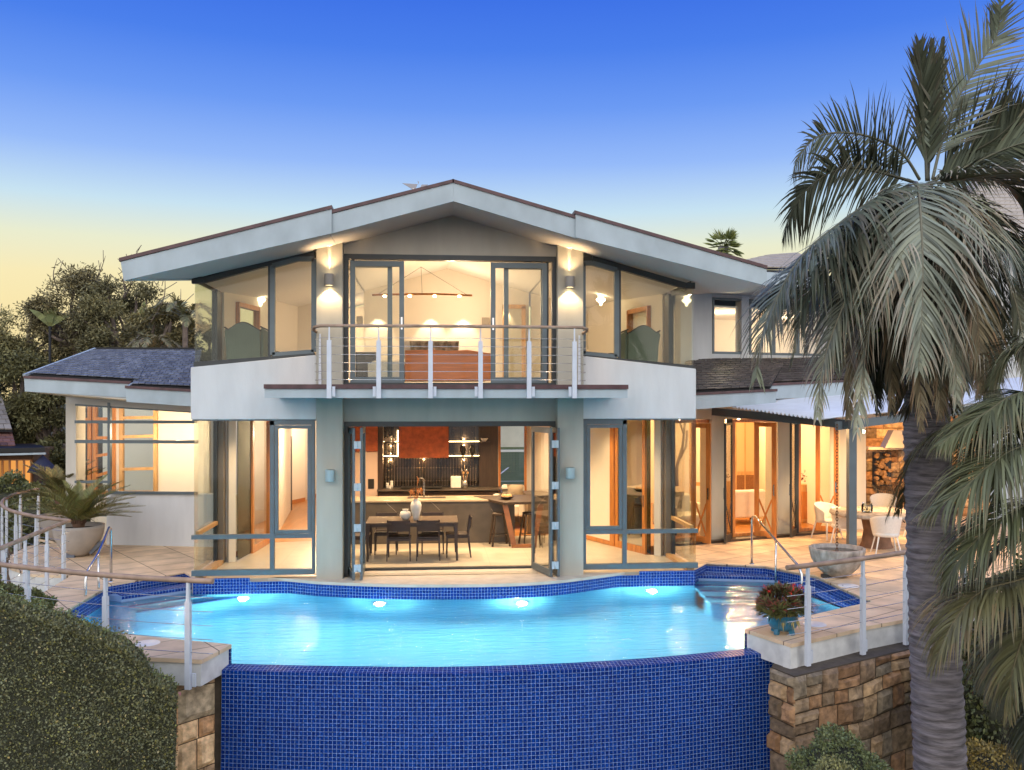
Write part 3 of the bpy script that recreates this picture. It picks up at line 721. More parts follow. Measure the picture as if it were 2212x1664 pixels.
def lwhead():
    mb = MB(); p = [WL(150, 880), WL(416, 880)]; z0a, z0b = WL(150, 872).z, WL(416, 889.5).z
    k = Vector((.045, .21, 0))
    mb.hexa([(p[0].x, p[0].y - .02, z0a), (p[1].x, p[1].y - .02, z0b), (p[1].x + k.x, p[1].y + k.y, z0b), (p[0].x + k.x, p[0].y + k.y, z0a)] +
            [(p[0].x, p[0].y - .02, 3.22), (p[1].x, p[1].y - .02, 3.05), (p[1].x + k.x, p[1].y + k.y, 3.05), (p[0].x + k.x, p[0].y + k.y, 3.22)])
    A("head_beam", mb, m_soffit, house)
    w = MB(); up = Vector((.21, .977, 0))
    def br(u0, v0, u1, v1, wd, d=0.03): w.bar(WL(u0, v0, -d), WL(u1, v1, -d), wd, .07, up=up)
    br(164, 874.5, 420, 890, .045); br(163, 911.5, 425, 912, .065, .0); br(163, 954, 427, 955, .07, .0); br(163, 1041, 234, 1041, .05, .02); br(236, 1064, 427, 1065.5, .06, -.02)
    br(163, 1112, 231, 1113, .05, .02)
    w.bar(WL(237, 870, -.01), WL(237, 1060, -.01), .06, .08, up=up); w.bar(WL(164.5, 872, -.05), WL(164.5, 1180, -.05), .03, .06, up=up)
    win = A("window", w, m_frame, house)
    g = MB()
    g.slab([WL(166, 1176, -.06), WL(231, 1176, -.06), WL(231, 878, -.06), WL(166, 874, -.06)], up * .008); g.slab([WL(234, 1062, -.06), WL(418, 1062, -.06), WL(418, 890, -.06), WL(234, 878, -.06)], up * .008)
    A("pane", g, m_glass, win)
    # inner timber framed sashes on the back wall of the room
    D = -2.3
    def fbox(u0, v0, u1, v1, m=m_timber_p, d=D, name="sash_frame", inner=(), bars=(), par=house, st=.09):
        q = MB()
        P = lambda u, v: WL(u, v, d)
        q.bar(P(u0, v0), P(u1, v0), st, .1, up=up); q.bar(P(u0, v1), P(u1, v1), st, .1, up=up)
        q.bar(P(u0, v0), P(u0, v1), st, .098, up=up); q.bar(P(u1, v0), P(u1, v1), st, .098, up=up)
        for b in bars: q.bar(P(u0 + 3, b[0]), P(u1 - 3, b[1]), .07 if len(b) < 3 else b[2], .09, up=up)
        o = A(name, q, m, par); gg = MB(); gg.slab([P(u0, v1), P(u1, v1), P(u1, v0), P(u0, v0)], up * .006); A("pane", gg, m_glass_g, o); return o
    fbox(263, 862, 337, 1064, bars=((903, 902), (944, 942), (1014, 1012)))
    fbox(206, 860, 246, 1064, bars=((905, 905), (946, 946), (985, 980), (1028, 1018)), m=m_timber)
    fbox(170, 858, 195, 1100, bars=((906, 906),), m=m_timber)
    # back wall pieces round them
    q = MB()
    for (u0, u1) in ((166, 169), (196, 204), (248, 260), (340, 452)):
        q.slab([WL(u0, 1200, D - .01), WL(u1, 1200, D - .01), WL(u1, 830, D - .01), WL(u0, 830, D - .01)], up * .1)
    A("inner_wall", q, m_cream, house)
    q = MB(); q.slab([WL(204, 1200, D - .02), WL(340, 1200, D - .02), WL(340, 1068, D - .02), WL(204, 1068, D - .02)], up * .1); A("inner_wall", q, m_cream, house)
    q = MB(); q.prism([(-8.15, 4.5), (-4.6, 3.95), (-4.0, 6.4), (-8.0, 6.9)], 3.02, 3.06); A("ceiling", q, m_ceil, house)
    q = MB(); q.prism([(-8.15, 4.40), (-4.5, 3.65), (-4.3, 6.4), (-8.0, 6.9)], -.1, -.005); A("tiled_floor", q, m_floor_t, house)
lwhead()
def fasc(pts, name="fascia", th=.03, m=None, top=True, back=None):
    """pts: TL, TR, BR, BL of a fascia board"""
    TL, TR, BR, BL = [Vector(p) for p in pts]
    mb = MB(); n = (TR - TL).cross(Vector((0, 0, 1))).normalized()
    if n.y < 0: n = -n
    mb.slab([BL, BR, TR, TL], n * th); A(name, mb, m or m_fascia, house)
    if top:
        g = MB(); dz = Vector((0, 0, .055)); o = -n * .025
        g.slab([TL + o - dz * .5, TR + o - dz * .5, TR + o + dz * .5, TL + o + dz * .5], n * .02 - o * 0.9)
        A("gutter", g, m_gutter, house)
    return n
n1 = fasc([WL(52, 814.5, .95), WL(284, 827, .95), WL(284, 859.5, .95), WL(53.5, 845.8, .95)])
n2 = fasc([WL(271, 836, 1.25), WL(417, 844, 1.25), WL(417, 878.5, 1.25), WL(273, 868.5, 1.25)])
g = MB(); g.slab([WL(284, 859.5, .95), WL(284, 827, .95), WL(271, 836, 1.25), WL(273, 868.5, 1.25)], (.03, .03, 0)); A("fascia", g, m_fascia, house)
s_ = MB(); q0, q1, q2, q3 = WL(54, 846, .93), WL(417, 874, .93), WL(420, 872, .1), WL(150, 858, .1); s_.slab([q0, q1, q2 + Vector((0, 0, .02)), q3], (0, 0, .03)); A("soffit", s_, m_soffit, house)
E0, E1 = WL(62, 812, .80), WL(286, 823, .80)
RR0, RR1 = DP(207, 756, 21.8), DP(424, 756, 21.6)
mid = E0 + (RR0 - E0) * 0
slates(house, WL(66, 809, .8), WL(300, 822, .8), DP(330, 757, 21.7), RR0, 15, 17, m_slate)
slates(house, WL(285, 832, 1.1), WL(424, 838, 1.05), DP(436, 757, 21.6), DP(331, 757, 21.7), 16, 10, m_slate)
b = MB(); b.bar(WL(52, 811, .95), RR0 + Vector((0, 0, .03)), .06, .05); A("barge_trim", b, m_fascia, house)
b = MB(); b.bar(RR0 + Vector((0, 0, .03)), DP(440, 754, 21.6), .09, .06); A("ridge_cap", b, m_slate, house)

# ================================================================== right wing
WR0, WR1 = (5.87, 3.45), (7.87, 4.19)
def WR(u, v, d=0.0):
    n = Vector((WR1[1] - WR0[1], -(WR1[0] - WR0[0]), 0)).normalized() * d
    return PL(u, v, (WR0[0] + n.x, WR0[1] + n.y), (WR1[0] + n.x, WR1[1] + n.y))
RLN = (WR0, WR1); upR = Vector((-.347, .938, 0))
for (u0, u1) in ((1537, 1566), (1680, 1707), (1814, 1871)):
    A("pillar", wallseg(WR(u0, 1000).x, WR(u1, 1000).x, .0, 3.0, RLN, .42), m_grey, house, bevel=.01)
    x1 = WR(u1, 1000).x; mb = wallseg(x1, x1 + .10, .0, .14, RLN, .30, d=-.02); A("pillar_foot", mb, m_grey, house)
A("head_beam", wallseg(4.50, WR(2000, 900).x, 2.71, 3.0, RLN, .30, d=-.01), m_grey, house)
p = MB(); p.bar(WR(1437, 900, -.1), WR(1437, 1180, -.1), .05, .2, up=upR); A("door_jamb", p, m_cream, house)
wS = 3.0
# timber frames round the three openings and the open leaves
for k, (u0, u1, um) in enumerate(((1440, 1537, 1494), (1582, 1679, 1630), (1724, 1813, 1762))):
    f_ = MB()
    f_.bar(WR(u0, 900, -.15) * 1, Vector((WR(u0, 900, -.15).x, WR(u0, 900, -.15).y, 0)), .07, .12, up=upR)
    a0, a1 = WR(u0, 900, -.15), WR(u1, 900, -.15)
    mb = MB()
    for a_ in (a0, a1): mb.bar((a_.x, a_.y, 0), (a_.x, a_.y, 2.70), .07, .12, up=upR)
    mb.bar((a0.x, a0.y, 2.665), (a1.x, a1.y, 2.665), .068, .118, up=upR); mb.bar((a0.x, a0.y, .02), (a1.x, a1.y, .02), .05, .2, up=(0, 0, 1))
    A("door_frame", mb, m_timber, house)
    h_ = WR(um, 900, -.1); e_ = WR(u1 - 2, 900, .33)
    timber_leaf("french_door", house, (h_.x, h_.y), (e_.x, e_.y), .03, 2.63, .10, brace=True)
    if k: 
        h2 = WR(u0 - 2, 900, .0); e2 = WR(u0 - 16, 900, .40)
        timber_leaf("french_door", house, (h2.x, h2.y), (e2.x, e2.y), .03, 2.63, .05, brace=True, m=m_dark)
st_ = MB(); st_.prism([(5.0, 2.95), (9.3, 4.55), (9.2, 4.9), (4.6, 3.2)], -.002, .05); A("door_step", st_, m_darkwood, house)
fasc([WR(1500, 851.5, .95), WR(1678, 843, .95), WR(1675, 871, .95), WR(1500, 885, .95)])
fasc([WR(1643, 832, .55), WR(2010, 814, .55), WR(2010, 846, .55), WR(1678, 862, .55)])
b = MB(); b.slab([WR(1678, 843, .95), WR(1643, 834, .55), WR(1650, 862, .55), WR(1675, 871, .95)], (.02, .03, 0)); A("fascia", b, m_fascia, house)
s_ = MB(); s_.slab([WR(1500, 884, .93), WR(1675, 870, .93), WR(1700, 864, .0), WR(1500, 874, .0)], (0, 0, .03)); A("soffit", s_, m_soffit, house)
s_ = MB(); s_.prism([(4.5, 2.95), (9.3, 4.75), (9.3, 5.05), (4.5, 3.25)], 2.99, 3.35); A("wall_plate", s_, m_soffit, house)
slates(house, WR(1490, 846, .8), WR(1663, 838, .8), DP(1700, 775, 21.4), DP(1480, 776, 21.2), 14, 10, m_slate_w)
slates(house, WR(1640, 829, .4), WR(2020, 812, .4), DP(2020, 765, 22.6), DP(1701, 775, 21.4), 11, 18, m_slate_w)
# upper right wing
UW0, UW1 = (5.2, 4.35), (7.2, 4.95)
def UW(u, v, d=0.0):
    n = Vector((UW1[1] - UW0[1], -(UW1[0] - UW0[0]), 0)).normalized() * d
    return PL(u, v, (UW0[0] + n.x, UW0[1] + n.y), (UW1[0] + n.x, UW1[1] + n.y))
ULN = (UW0, UW1); zz = 5.62
segs = [(1470, 1538), (1602, 1618), (1772, 1800)]
for (u0, u1) in segs: A("upper_wall", wallseg(UW(u0, 700).x, UW(u1, 700).x, 3.35, zz, ULN, .25), m_white, house)
A("upper_wall", wallseg(UW(1538, 700).x, UW(1772, 700).x, 3.35, UW(1560, 765).z, ULN, .25, d=-.005), m_white, house)
A("upper_wall", wallseg(UW(1538, 700).x, UW(1800, 700).x, UW(1560, 643).z, zz, ULN, .25, d=-.006), m_soffit, house)
upU = Vector((-.287, .958, 0))
for (u0, u1) in ((1538, 1602), (1618, 1669), (1670, 1721), (1722, 1772)):
    w = MB(); a0, a1 = UW(u0 + 1.5, 700, -.08), UW(u1 - 1.5, 700, -.08); z0, z1 = UW(1560, 765).z, UW(1560, 643).z
    for a_ in (a0, a1): w.bar((a_.x, a_.y, z0), (a_.x, a_.y, z1), .05, .08, up=upU)
    w.bar((a0.x, a0.y, z0 + .03), (a1.x, a1.y, z0 + .03), .06, .1, up=upU); w.bar((a0.x, a0.y, z1 - .03), (a1.x, a1.y, z1 - .03), .05, .1, up=upU)
    o = A("window", w, m_frame, house); g = MB(); g.slab([(a0.x, a0.y, z0), (a1.x, a1.y, z0), (a1.x, a1.y, z1), (a0.x, a0.y, z1)], upU * .008); A("pane", g, m_glass_g, o)
q = MB(); q.prism([(4.5, 2.1), (13.2, 4.6), (11.5, 10.5), (4.5, 9.0)], zz, zz + .26); A("upper_wing_roof", q, m_fascia, house)
q = MB(); q.prism([(4.7, 4.5), (12.0, 6.6), (11.2, 10.2), (4.7, 8.6)], 5.35, 5.39); A("ceiling", q, m_ceil, house)
q = MB(); q.prism([(4.7, 7.4), (11.6, 9.6), (11.55, 9.7), (4.7, 7.5)], 3.3, 5.6); A("inner_wall", q, m_cream, house)
q = MB(); q.prism([(4.7, 4.6), (11.8, 6.6), (11.2, 9.6), (4.7, 8.0)], 3.33, 3.36); A("inner_floor", q, m_floor_w, house)

# ================================================================== ground floor interior walls (kitchen and living room)
KY = 7.0
def K(u, v, y=KY): return PY(u, v, y)
def kbox(par, name, m, u0, u1, v0, v1, y0, y1, label=None, bev=0, **kw):
    a = PY(u0, v1, y0); b = PY(u1, v0, y0); mb = MB(); mb.box(a.x, b.x, y0, y1, a.z, b.z); return A(name, mb, m, par, label, bevel=bev, **kw)
q = MB(); q.box(-2.45, 1.37, KY + .02, KY + .14, 0, 2.92); q.box(-2.55, -2.451, 5.4, 13.4, 0, 2.919); A("inner_wall", q, m_cream, house)
q = MB(); q.box(2.10, 3.3, KY + .02, KY + .14, 0, 2.92); A("inner_wall", q, m_cream, house)
q = MB(); q.box(1.37, 2.10, KY + .02, KY + .14, 0, .35); A("inner_wall", q, m_cream, house)
q = MB(); q.prism([(2.12, 7.0), (2.30, 6.4), (2.42, 6.45), (2.24, 7.0)], 0, 2.92); A("inner_wall", q, m_cream, house)
q = MB(); q.box(-4.36, 4.36, .46, 3.55, 2.90, 2.915); A("ceiling", q, m_ceil, house)
q = MB(); q.prism([(4.5, 3.4), (9.2, 5.1), (9.2, 10.9), (3.35, 10.9), (3.4, 4.6)], 2.92, 2.96); A("ceiling", q, m_ceil, house)
q = MB(); q.box(3.3, 9.3, 10.9, 11.0, 0, 2.95); A("inner_wall", q, m_cream, house)
q = MB(); q.box(9.2, 9.3, 4.9, 10.9, 0, 2.95); A("inner_wall", q, m_cream, house)
q = MB(); q.box(3.3, 3.36, 4.6, 10.9, 0, 2.95); A("inner_wall", q, m_cream, house)
wn = MB()
for (x, z0, z1) in ((1.40, .35, 2.92), (2.07, .35, 2.92)): wn.box(x - .03, x + .03, KY + .03, KY + .12, z0, z1)
wn.box(1.43, 2.04, KY + .03, KY + .12, .35, .42); wn = A("timber_window", wn, m_timber, house)
g = MB(); g.box(1.43, 2.04, KY + .07, KY + .078, .42, 2.9); A("pane", g, m_glass, wn)
for x in (1166.5, 1175):
    kbox(house, "light_switch", m_black, x - 2.5, x + 2.5, 986, 993, 6.9, 6.93)
# upstairs ceilings follow the roof
for (x0, x1) in ((-4.38, -2.02), (-1.97, .05), (.05, 2.09), (2.14, 4.37)):
    c = MB(); a, b = zb(x0) - .03, zb(x1) - .03; yb = 6.6
    c.hexa([(x0, .46, a - .02), (x1, .46, b - .02), (x1, yb, b - .02), (x0, yb, a - .02), (x0, .46, a), (x1, .46, b), (x1, yb, b), (x0, yb, a)]); A("ceiling", c, m_ceil, house)
# back walls of the upper rooms, with short cross walls behind the pillars
def upwall(x0, x1, y, y1=None):
    c = MB(); n = 8
    for i in range(n):
        a = x0 + (x1 - x0) * i / n; b = x0 + (x1 - x0) * (i + 1) / n
        c.hexa([(a, y, 3.38), (b, y, 3.38), (b, y + .1, 3.38), (a, y + .1, 3.38), (a, y, zb(a) - .051), (b, y, zb(b) - .051), (b, y + .1, zb(b) - .051), (a, y + .1, zb(a) - .051)])
    return c
A("inner_wall", upwall(-4.38, -2.9, 6.5), m_cream, house); A("inner_wall", upwall(-2.0, 2.1, 6.5), m_cream, house); A("inner_wall", upwall(2.15, 4.38, 6.5), m_cream, house)
A("inner_wall", upwall(-3.3, -2.0, 9.4), m_cream, house)

# ================================================================== lamps inside the house
WARM = (1, .68, .37); WARM2 = (1, .77, .53)
dn = 0
def downlight(x, y, z, e, aim=None, size=130, col=WARM, r=.06, label=None, blend=.8):
    t = MB(); t.lathe([(0.0, .004), (.045, .004), (.05, .0)], 16, (x, y, z - .012)); A("downlight", t, m_bulb, house)
    lamp("downlight_glow", 'SPOT', (x, y, z - .05), e, col, r, aim or (x, y, 0), size, blend)
for (x, y) in ((-1.2, 2.2), (.6, 2.2), (1.6, 3.3)): downlight(x, y, 2.90, 360)
for (x, y) in ((-1.6, 5.0), (0, 5.0), (1.3, 5.4)): downlight(x, y, 2.905, 330)
for (x, y) in ((-3.4, 1.3), (-3.0, 3.3), (3.2, 1.2), (2.9, 2.6)): downlight(x, y, 2.90, 150, col=WARM)
lamp("left_room_glow", 'POINT', (-3.2, 6.6, 2.3), 150, WARM2, .03); lamp("left_hall_glow", 'POINT', (-3.6, 11.3, 2.3), 130, WARM, .03)
lamp("left_wing_glow", 'POINT', (-6.1, 5.2, 2.4), 110, WARM2, .03); lamp("left_wing_glow", 'POINT', (-7.4, 5.6, 2.3), 60, WARM, .03)
for (x, y) in ((5.6, 5.2), (7.4, 6.2), (5.0, 8.2), (8.0, 9.0)): lamp("living_room_glow", 'POINT', (x, y, 2.75), 220, (1, .62, .28), .025)
lamp("bedroom_glow", 'POINT', (0.1, 3.4, 5.45), 95, WARM, .03); lamp("bedroom_glow", 'POINT', (0.4, 5.2, 5.3), 50, WARM2, .03)
for x in (-1.65, -.35, .45, 1.5):
    lamp("wall_washer", 'SPOT', (x, 6.25, 5.4), 62, WARM2, .03, (x, 6.5, 3.4), 75, .5)
lamp("upper_wing_glow", 'POINT', (7.0, 6.2, 4.9), 75, (1, .8, .55), .15); lamp("upper_wing_glow", 'POINT', (9.2, 7.4, 4.9), 75, (1, .8, .55), .15)
lamp("landing_glow", 'POINT', (-2.6, 8.3, 4.9), 70, WARM, .15)
# ================================================================== terrace, pool
WZ = -.25
def smooth_pts(pts, n=8):
    out = []
    P = [Vector((p[0], p[1], p[2] if len(p) > 2 else 0)) for p in pts]
    for i in range(len(P) - 1):
        p0 = P[max(i - 1, 0)]; p1 = P[i]; p2 = P[i + 1]; p3 = P[min(i + 2, len(P) - 1)]
        for k in range(n):
            t = k / n
            out.append(.5 * ((2 * p1) + (-p0 + p2) * t + (2 * p0 - 5 * p1 + 4 * p2 - p3) * t * t + (-p0 + 3 * p1 - 3 * p2 + p3) * t ** 3))
    out.append(P[-1]); return out
rim_px = [(493, 1436), (560, 1438), (700, 1441), (960, 1443), (1200, 1436), (1400, 1424), (1540, 1411), (1660, 1399)]
rim = [G(u, v, WZ) for u, v in rim_px]
rimS = smooth_pts(rim, 6)
c0 = Vector((.6, 9.0, 0))
def outw(p, d):
    q = Vector((p.x, p.y, 0)) - c0; q.normalize(); return Vector((p.x + q.x * d, p.y + q.y * d, p.z))
pool = T("swimming_pool", "curved infinity edge pool lined with small blue mosaic tiles, in front of the house", "pool", (0, -2, -1.6))
# infinity wall with its wet rim
L = [0]
out_ = [outw(p, .17) for p in rimS]
for a, b in zip(out_[:-1], out_[1:]): L.append(L[-1] + (b - a).length)
mb = MB()
for i in range(len(out_) - 1):
    a, b = out_[i], out_[i + 1]; za, zb_ = WZ - .02, -4.6
    rows = 6
    for r in range(rows):
        z0 = za + (zb_ - za) * r / rows; z1 = za + (zb_ - za) * (r + 1) / rows
        k0 = .02 * (za - z0); k1 = .02 * (za - z1)
        A0, B0, A1, B1 = outw(a, k0), outw(b, k0), outw(a, k1), outw(b, k1)
        mb.poly([(A1.x, A1.y, z1), (B1.x, B1.y, z1), (B0.x, B0.y, z0), (A0.x, A0.y, z0)], 1.0, [(L[i], z1), (L[i + 1], z1), (L[i + 1], z0), (L[i], z0)])
    p, q = rimS[i], rimS[i + 1]; p = outw(p, -.03); q = outw(q, -.03)
    mb.poly([(a.x, a.y, WZ - .02), (b.x, b.y, WZ - .02), (q.x, q.y, WZ + .006), (p.x, p.y, WZ + .006)], 1.0, [(L[i], 0), (L[i + 1], 0), (L[i + 1], .2), (L[i], .2)])
    p2, q2 = outw(p, -.03), outw(q, -.03)
    mb.poly([(p.x, p.y, WZ + .006), (q.x, q.y, WZ + .006), (q2.x, q2.y, -1.8), (p2.x, p2.y, -1.8)], 1.0, [(L[i], 0), (L[i + 1], 0), (L[i + 1], -1.5), (L[i], -1.5)])
A("infinity_wall", mb, m_mosaic, pool)
# stone ledge in front of the folding doors: curved edge with tiled riser
led_px = [(580, 1247), (640, 1252), (700, 1257), (830, 1262), (971, 1263), (1100, 1261), (1200, 1255), (1290, 1244), (1350, 1236)]
led = smooth_pts([G(u, v, 0) for u, v in led_px], 4)
led = [Vector((p.x, p.y, 0)) for p in led]
lg = MB(); lg.prism([(p.x, p.y) for p in led] + [(led[-1].x, .20), (led[0].x, .20)], -.05, 0.0); A("ledge", lg, m_ledge, pool, bevel=.004)
inn = [(p.x, min(p.y + .035, .15)) for p in led]
mb = MB(); mb.strip([(-4.47, .15)] + [(led[0].x - .3, .15)], WZ - .05, 0.02); mb.strip([(led[0].x - .3, .15)] + inn + [(led[-1].x + .25, .15)], WZ - .06, -.052, u0=1.2)
mb.strip([(led[-1].x + .25, .15), (4.49, .15)], WZ - .05, .02, u0=9)
# piers of tile just under the ledge, darker strip of tile at the water line
mb.strip([(-2.36, .02), (-1.86, .0)], WZ - .06, WZ + .02); mb.strip([(1.93, .0), (2.43, .02)], WZ - .06, WZ + .02)
A("waterline_tiles", mb, m_mosaic, pool)
# outline of the water body
R0 = G(1883, 1299.6, 0); R1 = G(1652, 1222.5, 0); R2 = G(1608, 1359.5, 0); Rb = Vector((4.49, .28, 0)); R1b = Vector((4.95, .95, 0))
L0 = Vector((-4.47, .28, 0)); La = G(400, 1243, 0); L1 = G(234, 1265, 0); L2 = G(130, 1327, 0); L3 = G(160, 1356, 0); L4 = G(228, 1366, 0); L5 = G(500, 1392, 0)
inside_pts = [Vector((p.x, p.y, 0)) for p in [outw(q, -.02) for q in rimS]]
outline = inside_pts + [R0, Vector((R1.x + .1, R1.y - .5, 0)), R1, R1b, Rb] + [Vector((x, y, 0)) for x, y in [(3.3, .29)]] + [Vector((p[0], p[1], 0)) for p in inn[::-1]] + [Vector((-3.3, .29, 0)), L0, Vector((-4.8, .85, 0)), L1, L2, L3, L4]
wm = bpy.data.materials.new("pool_water"); wm.use_nodes = True; t = wm.node_tree; t.nodes.clear()
o_ = N(t, "ShaderNodeOutputMaterial"); rf = N(t, "ShaderNodeBsdfRefraction"); gl = N(t, "ShaderNodeBsdfGlossy"); mxs = N(t, "ShaderNodeMixShader"); fr_ = N(t, "ShaderNodeFresnel")
tr_ = N(t, "ShaderNodeBsdfTransparent"); mx2 = N(t, "ShaderNodeMixShader"); mx2.inputs[0].default_value = .0; tr_.inputs[0].default_value = (.75, .95, 1, 1)
rf.inputs["IOR"].default_value = 1.33; rf.inputs["Roughness"].default_value = .11; rf.inputs[0].default_value = (.80, .97, 1, 1); gl.inputs["Roughness"].default_value = .05; fr_.inputs[0].default_value = 1.55
ge = N(t, "ShaderNodeNewGeometry"); mp = N(t, "ShaderNodeMapping"); mp.inputs["Scale"].default_value = (1.0, 4.6, 1)
n1_ = N(t, "ShaderNodeTexNoise"); n1_.inputs["Scale"].default_value = 2.0; n1_.inputs["Detail"].default_value = 5; n1_.inputs["Roughness"].default_value = .62; n1_.inputs["Distortion"].default_value = .5
bp_ = N(t, "ShaderNodeBump"); bp_.inputs["Strength"].default_value = .5; bp_.inputs["Distance"].default_value = .028
t.links.new(ge.outputs["Position"], mp.inputs[0]); t.links.new(mp.outputs[0], n1_.inputs["Vector"]); t.links.new(n1_.outputs[0], bp_.inputs["Height"])
for q in (rf, gl, fr_): t.links.new(bp_.outputs[0], q.inputs["Normal"])
t.links.new(rf.outputs[0], mx2.inputs[1]); t.links.new(tr_.outputs[0], mx2.inputs[2])
t.links.new(fr_.outputs[0], mxs.inputs[0]); t.links.new(mx2.outputs[0], mxs.inputs[1]); t.links.new(gl.outputs[0], mxs.inputs[2]); t.links.new(mxs.outputs[0], o_.inputs[0])
wb = MB(); wb.poly([(p.x, p.y, WZ) for p in outline]); A("pool_water", wb, wm, kind="structure")
# basin: floor, plaster walls
wb = MB(); wb.poly([(p.x, p.y, -1.75) for p in outline]); A("pool_floor", wb, m_plaster, pool)
wb = MB()
seg = [Vector((4.49, .19, 0)), Vector((3.4, .19, 0))] + [Vector((p[0], p[1] + .04, 0)) for p in inn[::-1]] + [Vector((-3.4, .19, 0)), Vector((-4.47, .19, 0))]
wb.strip([(p.x, p.y - .035) for p in seg][::-1], -1.8, WZ - .03); A("pool_wall", wb, m_plaster, pool)
wb = MB(); wb.strip([(L2.x, L2.y), (L3.x, L3.y), (L4.x, L4.y), (L5.x, L5.y)], -1.8, WZ - .01); wb.strip([(R2.x, R2.y), (R0.x, R0.y)], -1.8, WZ - .01); wb.strip([(L1.x, L1.y), (L2.x, L2.y)], -1.8, WZ - .16); wb.strip([(R1.x, R1.y), (R0.x, R0.y)], -1.8, WZ - .12); A("pool_wall", wb, m_plaster, pool)
# upper tile bands of the side walls
mb = MB(); mb.strip([(Rb.x, Rb.y), (R1b.x, R1b.y), (R1.x, R1.y), (R1.x + .55, R1.y - 1.0), (R0.x, R0.y), (R2.x, R2.y)], WZ - .15, -.022)
A("waterline_tiles", mb, m_mosaic, pool)
mb = MB(); mb.strip([(L0.x, L0.y), (-4.8, .85), (L1.x, L1.y), (L2.x, L2.y), (L3.x, L3.y), (L4.x, L4.y), (L5.x, L5.y)], WZ - .15, -.022); A("waterline_tiles", mb, m_mosaic, pool)
# entry steps left and right: mosaic nosings, plaster treads
def steps(poly_lines, zs, z_b=-1.75):
    for (pts, back), z in zip(poly_lines, zs):
        full = [(p.x, p.y) for p in pts] + [(p.x, p.y) for p in back[::-1]]
        s_ = MB(); s_.prism(full, z_b, z - .006)
        A("pool_step", s_, m_mosaic if z > WZ - .01 else m_plaster, pool)
        if 1:
            n = MB(); l = 0
            for a, b in zip(pts[:-1], pts[1:]):
                d = (b - a); ln = d.length; nn = Vector((d.y, -d.x, 0)).normalized()
                if nn.y > 0: nn = -nn
                a1, b1 = a + nn * .004, b + nn * .004; w_ = nn * (-.055 if z < WZ - .01 else -.32)
                a2, b2 = a + w_, b + w_; ww = w_.length
                n.poly([(a1.x, a1.y, z - .06), (b1.x, b1.y, z - .06), (b1.x, b1.y, z), (a1.x, a1.y, z)], 1.0, [(l, 0), (l + ln, 0), (l + ln, .06), (l, .06)])
                n.poly([(a1.x, a1.y, z), (b1.x, b1.y, z), (b2.x, b2.y, z), (a2.x, a2.y, z)], 1.0, [(l, 0), (l + ln, 0), (l + ln, ww), (l, ww)]); l += ln
            A("step_nosing", n, m_mosaic, pool)
def off(p, dx, dy): return Vector((p.x + dx, p.y + dy, 0))
rb = [off(R1b, -.35, .0), R1, off(R1, .9, -1.0)]
sr = []
for k in range(5):
    d = .34 * (k + 1)
    sr.append(([Vector((4.50, .93 - d, 0)), Vector((R1.x - .05, R1.y + .05 - d, 0)), Vector((R1.x + .30 * d + .02, R1.y - .9 * d - .05, 0))], [Vector((4.50, .9, 0)), Vector((5.0, .95, 0)), Vector((R1.x + .05, R1.y, 0))]))
steps(sr, (-.15, -.32, -.47, -.62, -.78))
slf = []
lu = (L1 - Vector((-4.55, .80, 0))).normalized(); ln_ = Vector((lu.y, -lu.x, 0))
if ln_.y > 0: ln_ = -ln_
for k in range(3):
    d = .34 * (k + 1); a = Vector((-4.5, .80, 0)) + ln_ * d; b = L1 + ln_ * d * .9 + lu * (-.1 + .0 * k)
    a = a + (a - b).normalized() * (.0 + .5 * (k == 2))
    slf.append(([b, a], [L1, Vector((-4.5, .78, 0))]))
steps(slf, (-.15, -.34, -.50))
# underwater lamps on the back wall
for i, (u, v, nm) in enumerate(((528, 1291, "leftmost"), (825, 1296, "second"), (1118, 1290, "third"), (1405, 1270, "rightmost"))):
    x = PY(u, 1290, .2).x
    yy = min([p[1] for p in inn if abs(p[0] - x) < .35] + [.15]) - .035
    t_ = MB(); t_.lathe([(.0, .0), (.09, .0), (.115, .02), (.12, .05)], 24); t_ = A("pool_light", t_, m_white_p, pool); 
    t_.matrix_parent_inverse = Matrix.Translation(-pool.location); t_.location = (x, yy, WZ - .33); t_.rotation_euler = (rad(-90), 0, 0)
    t_.scale = (1, 1, 1)
    e_ = MB(); e_.lathe([(.0, -.006), (.085, -.004)], 20); e_ = A("lens", e_, m_poolbulb, t_, local=True)
    lamp("pool_halo_fill", 'POINT', (x, yy - .22, WZ - .26), 64, (1, .93, .74), .012)  # added point lamp off the wall, brightens plaster round each pool light
    lamp("pool_light_glow", 'SPOT', (x, yy - .06, WZ - .33), 350, (1, .98, .86), .05, (x + (.15 if i < 3 else .9), yy - 3, WZ - .95), 165, .6)

# paving: one sheet of terrace left, right, front decks
def deck(poly, name, z=0.0, th=.05, m=None):
    d = MB(); d.prism([(p[0], p[1]) for p in poly], z - th, z); return A(name, d, m or m_paving, kind="structure")
lr = [G(u, v, 0) for u, v in [(130, 1172), (60, 1180), (22, 1200), (20, 1225), (70, 1241), (150, 1243.5), (156, 1242), (75, 1291), (40, 1312)]]
deck([(-8.1, 4.42), (-5.3, 3.80), (-4.47, 3.62), (-4.47, .30), (-4.8, .87)] + [(L1.x, L1.y), (L2.x, L2.y), (L3.x, L3.y), (-7.3, -3.2)] + [(p.x, p.y) for p in lr[::-1]] + [(-9.2, 5.2)], "terrace_left")
DL = [(500, 1392), (436, 1425.5), (320, 1420), (200, 1408), (60, 1372)]
dl = [G(u, v, 0) for u, v in DL]
dlp = [(p.x, p.y) for p in (dl + [Vector((-7.3, -3.6, 0)), Vector((-7.3, -3.22, 0)), L3, L4])]
deck(dlp, "terrace_front_left")
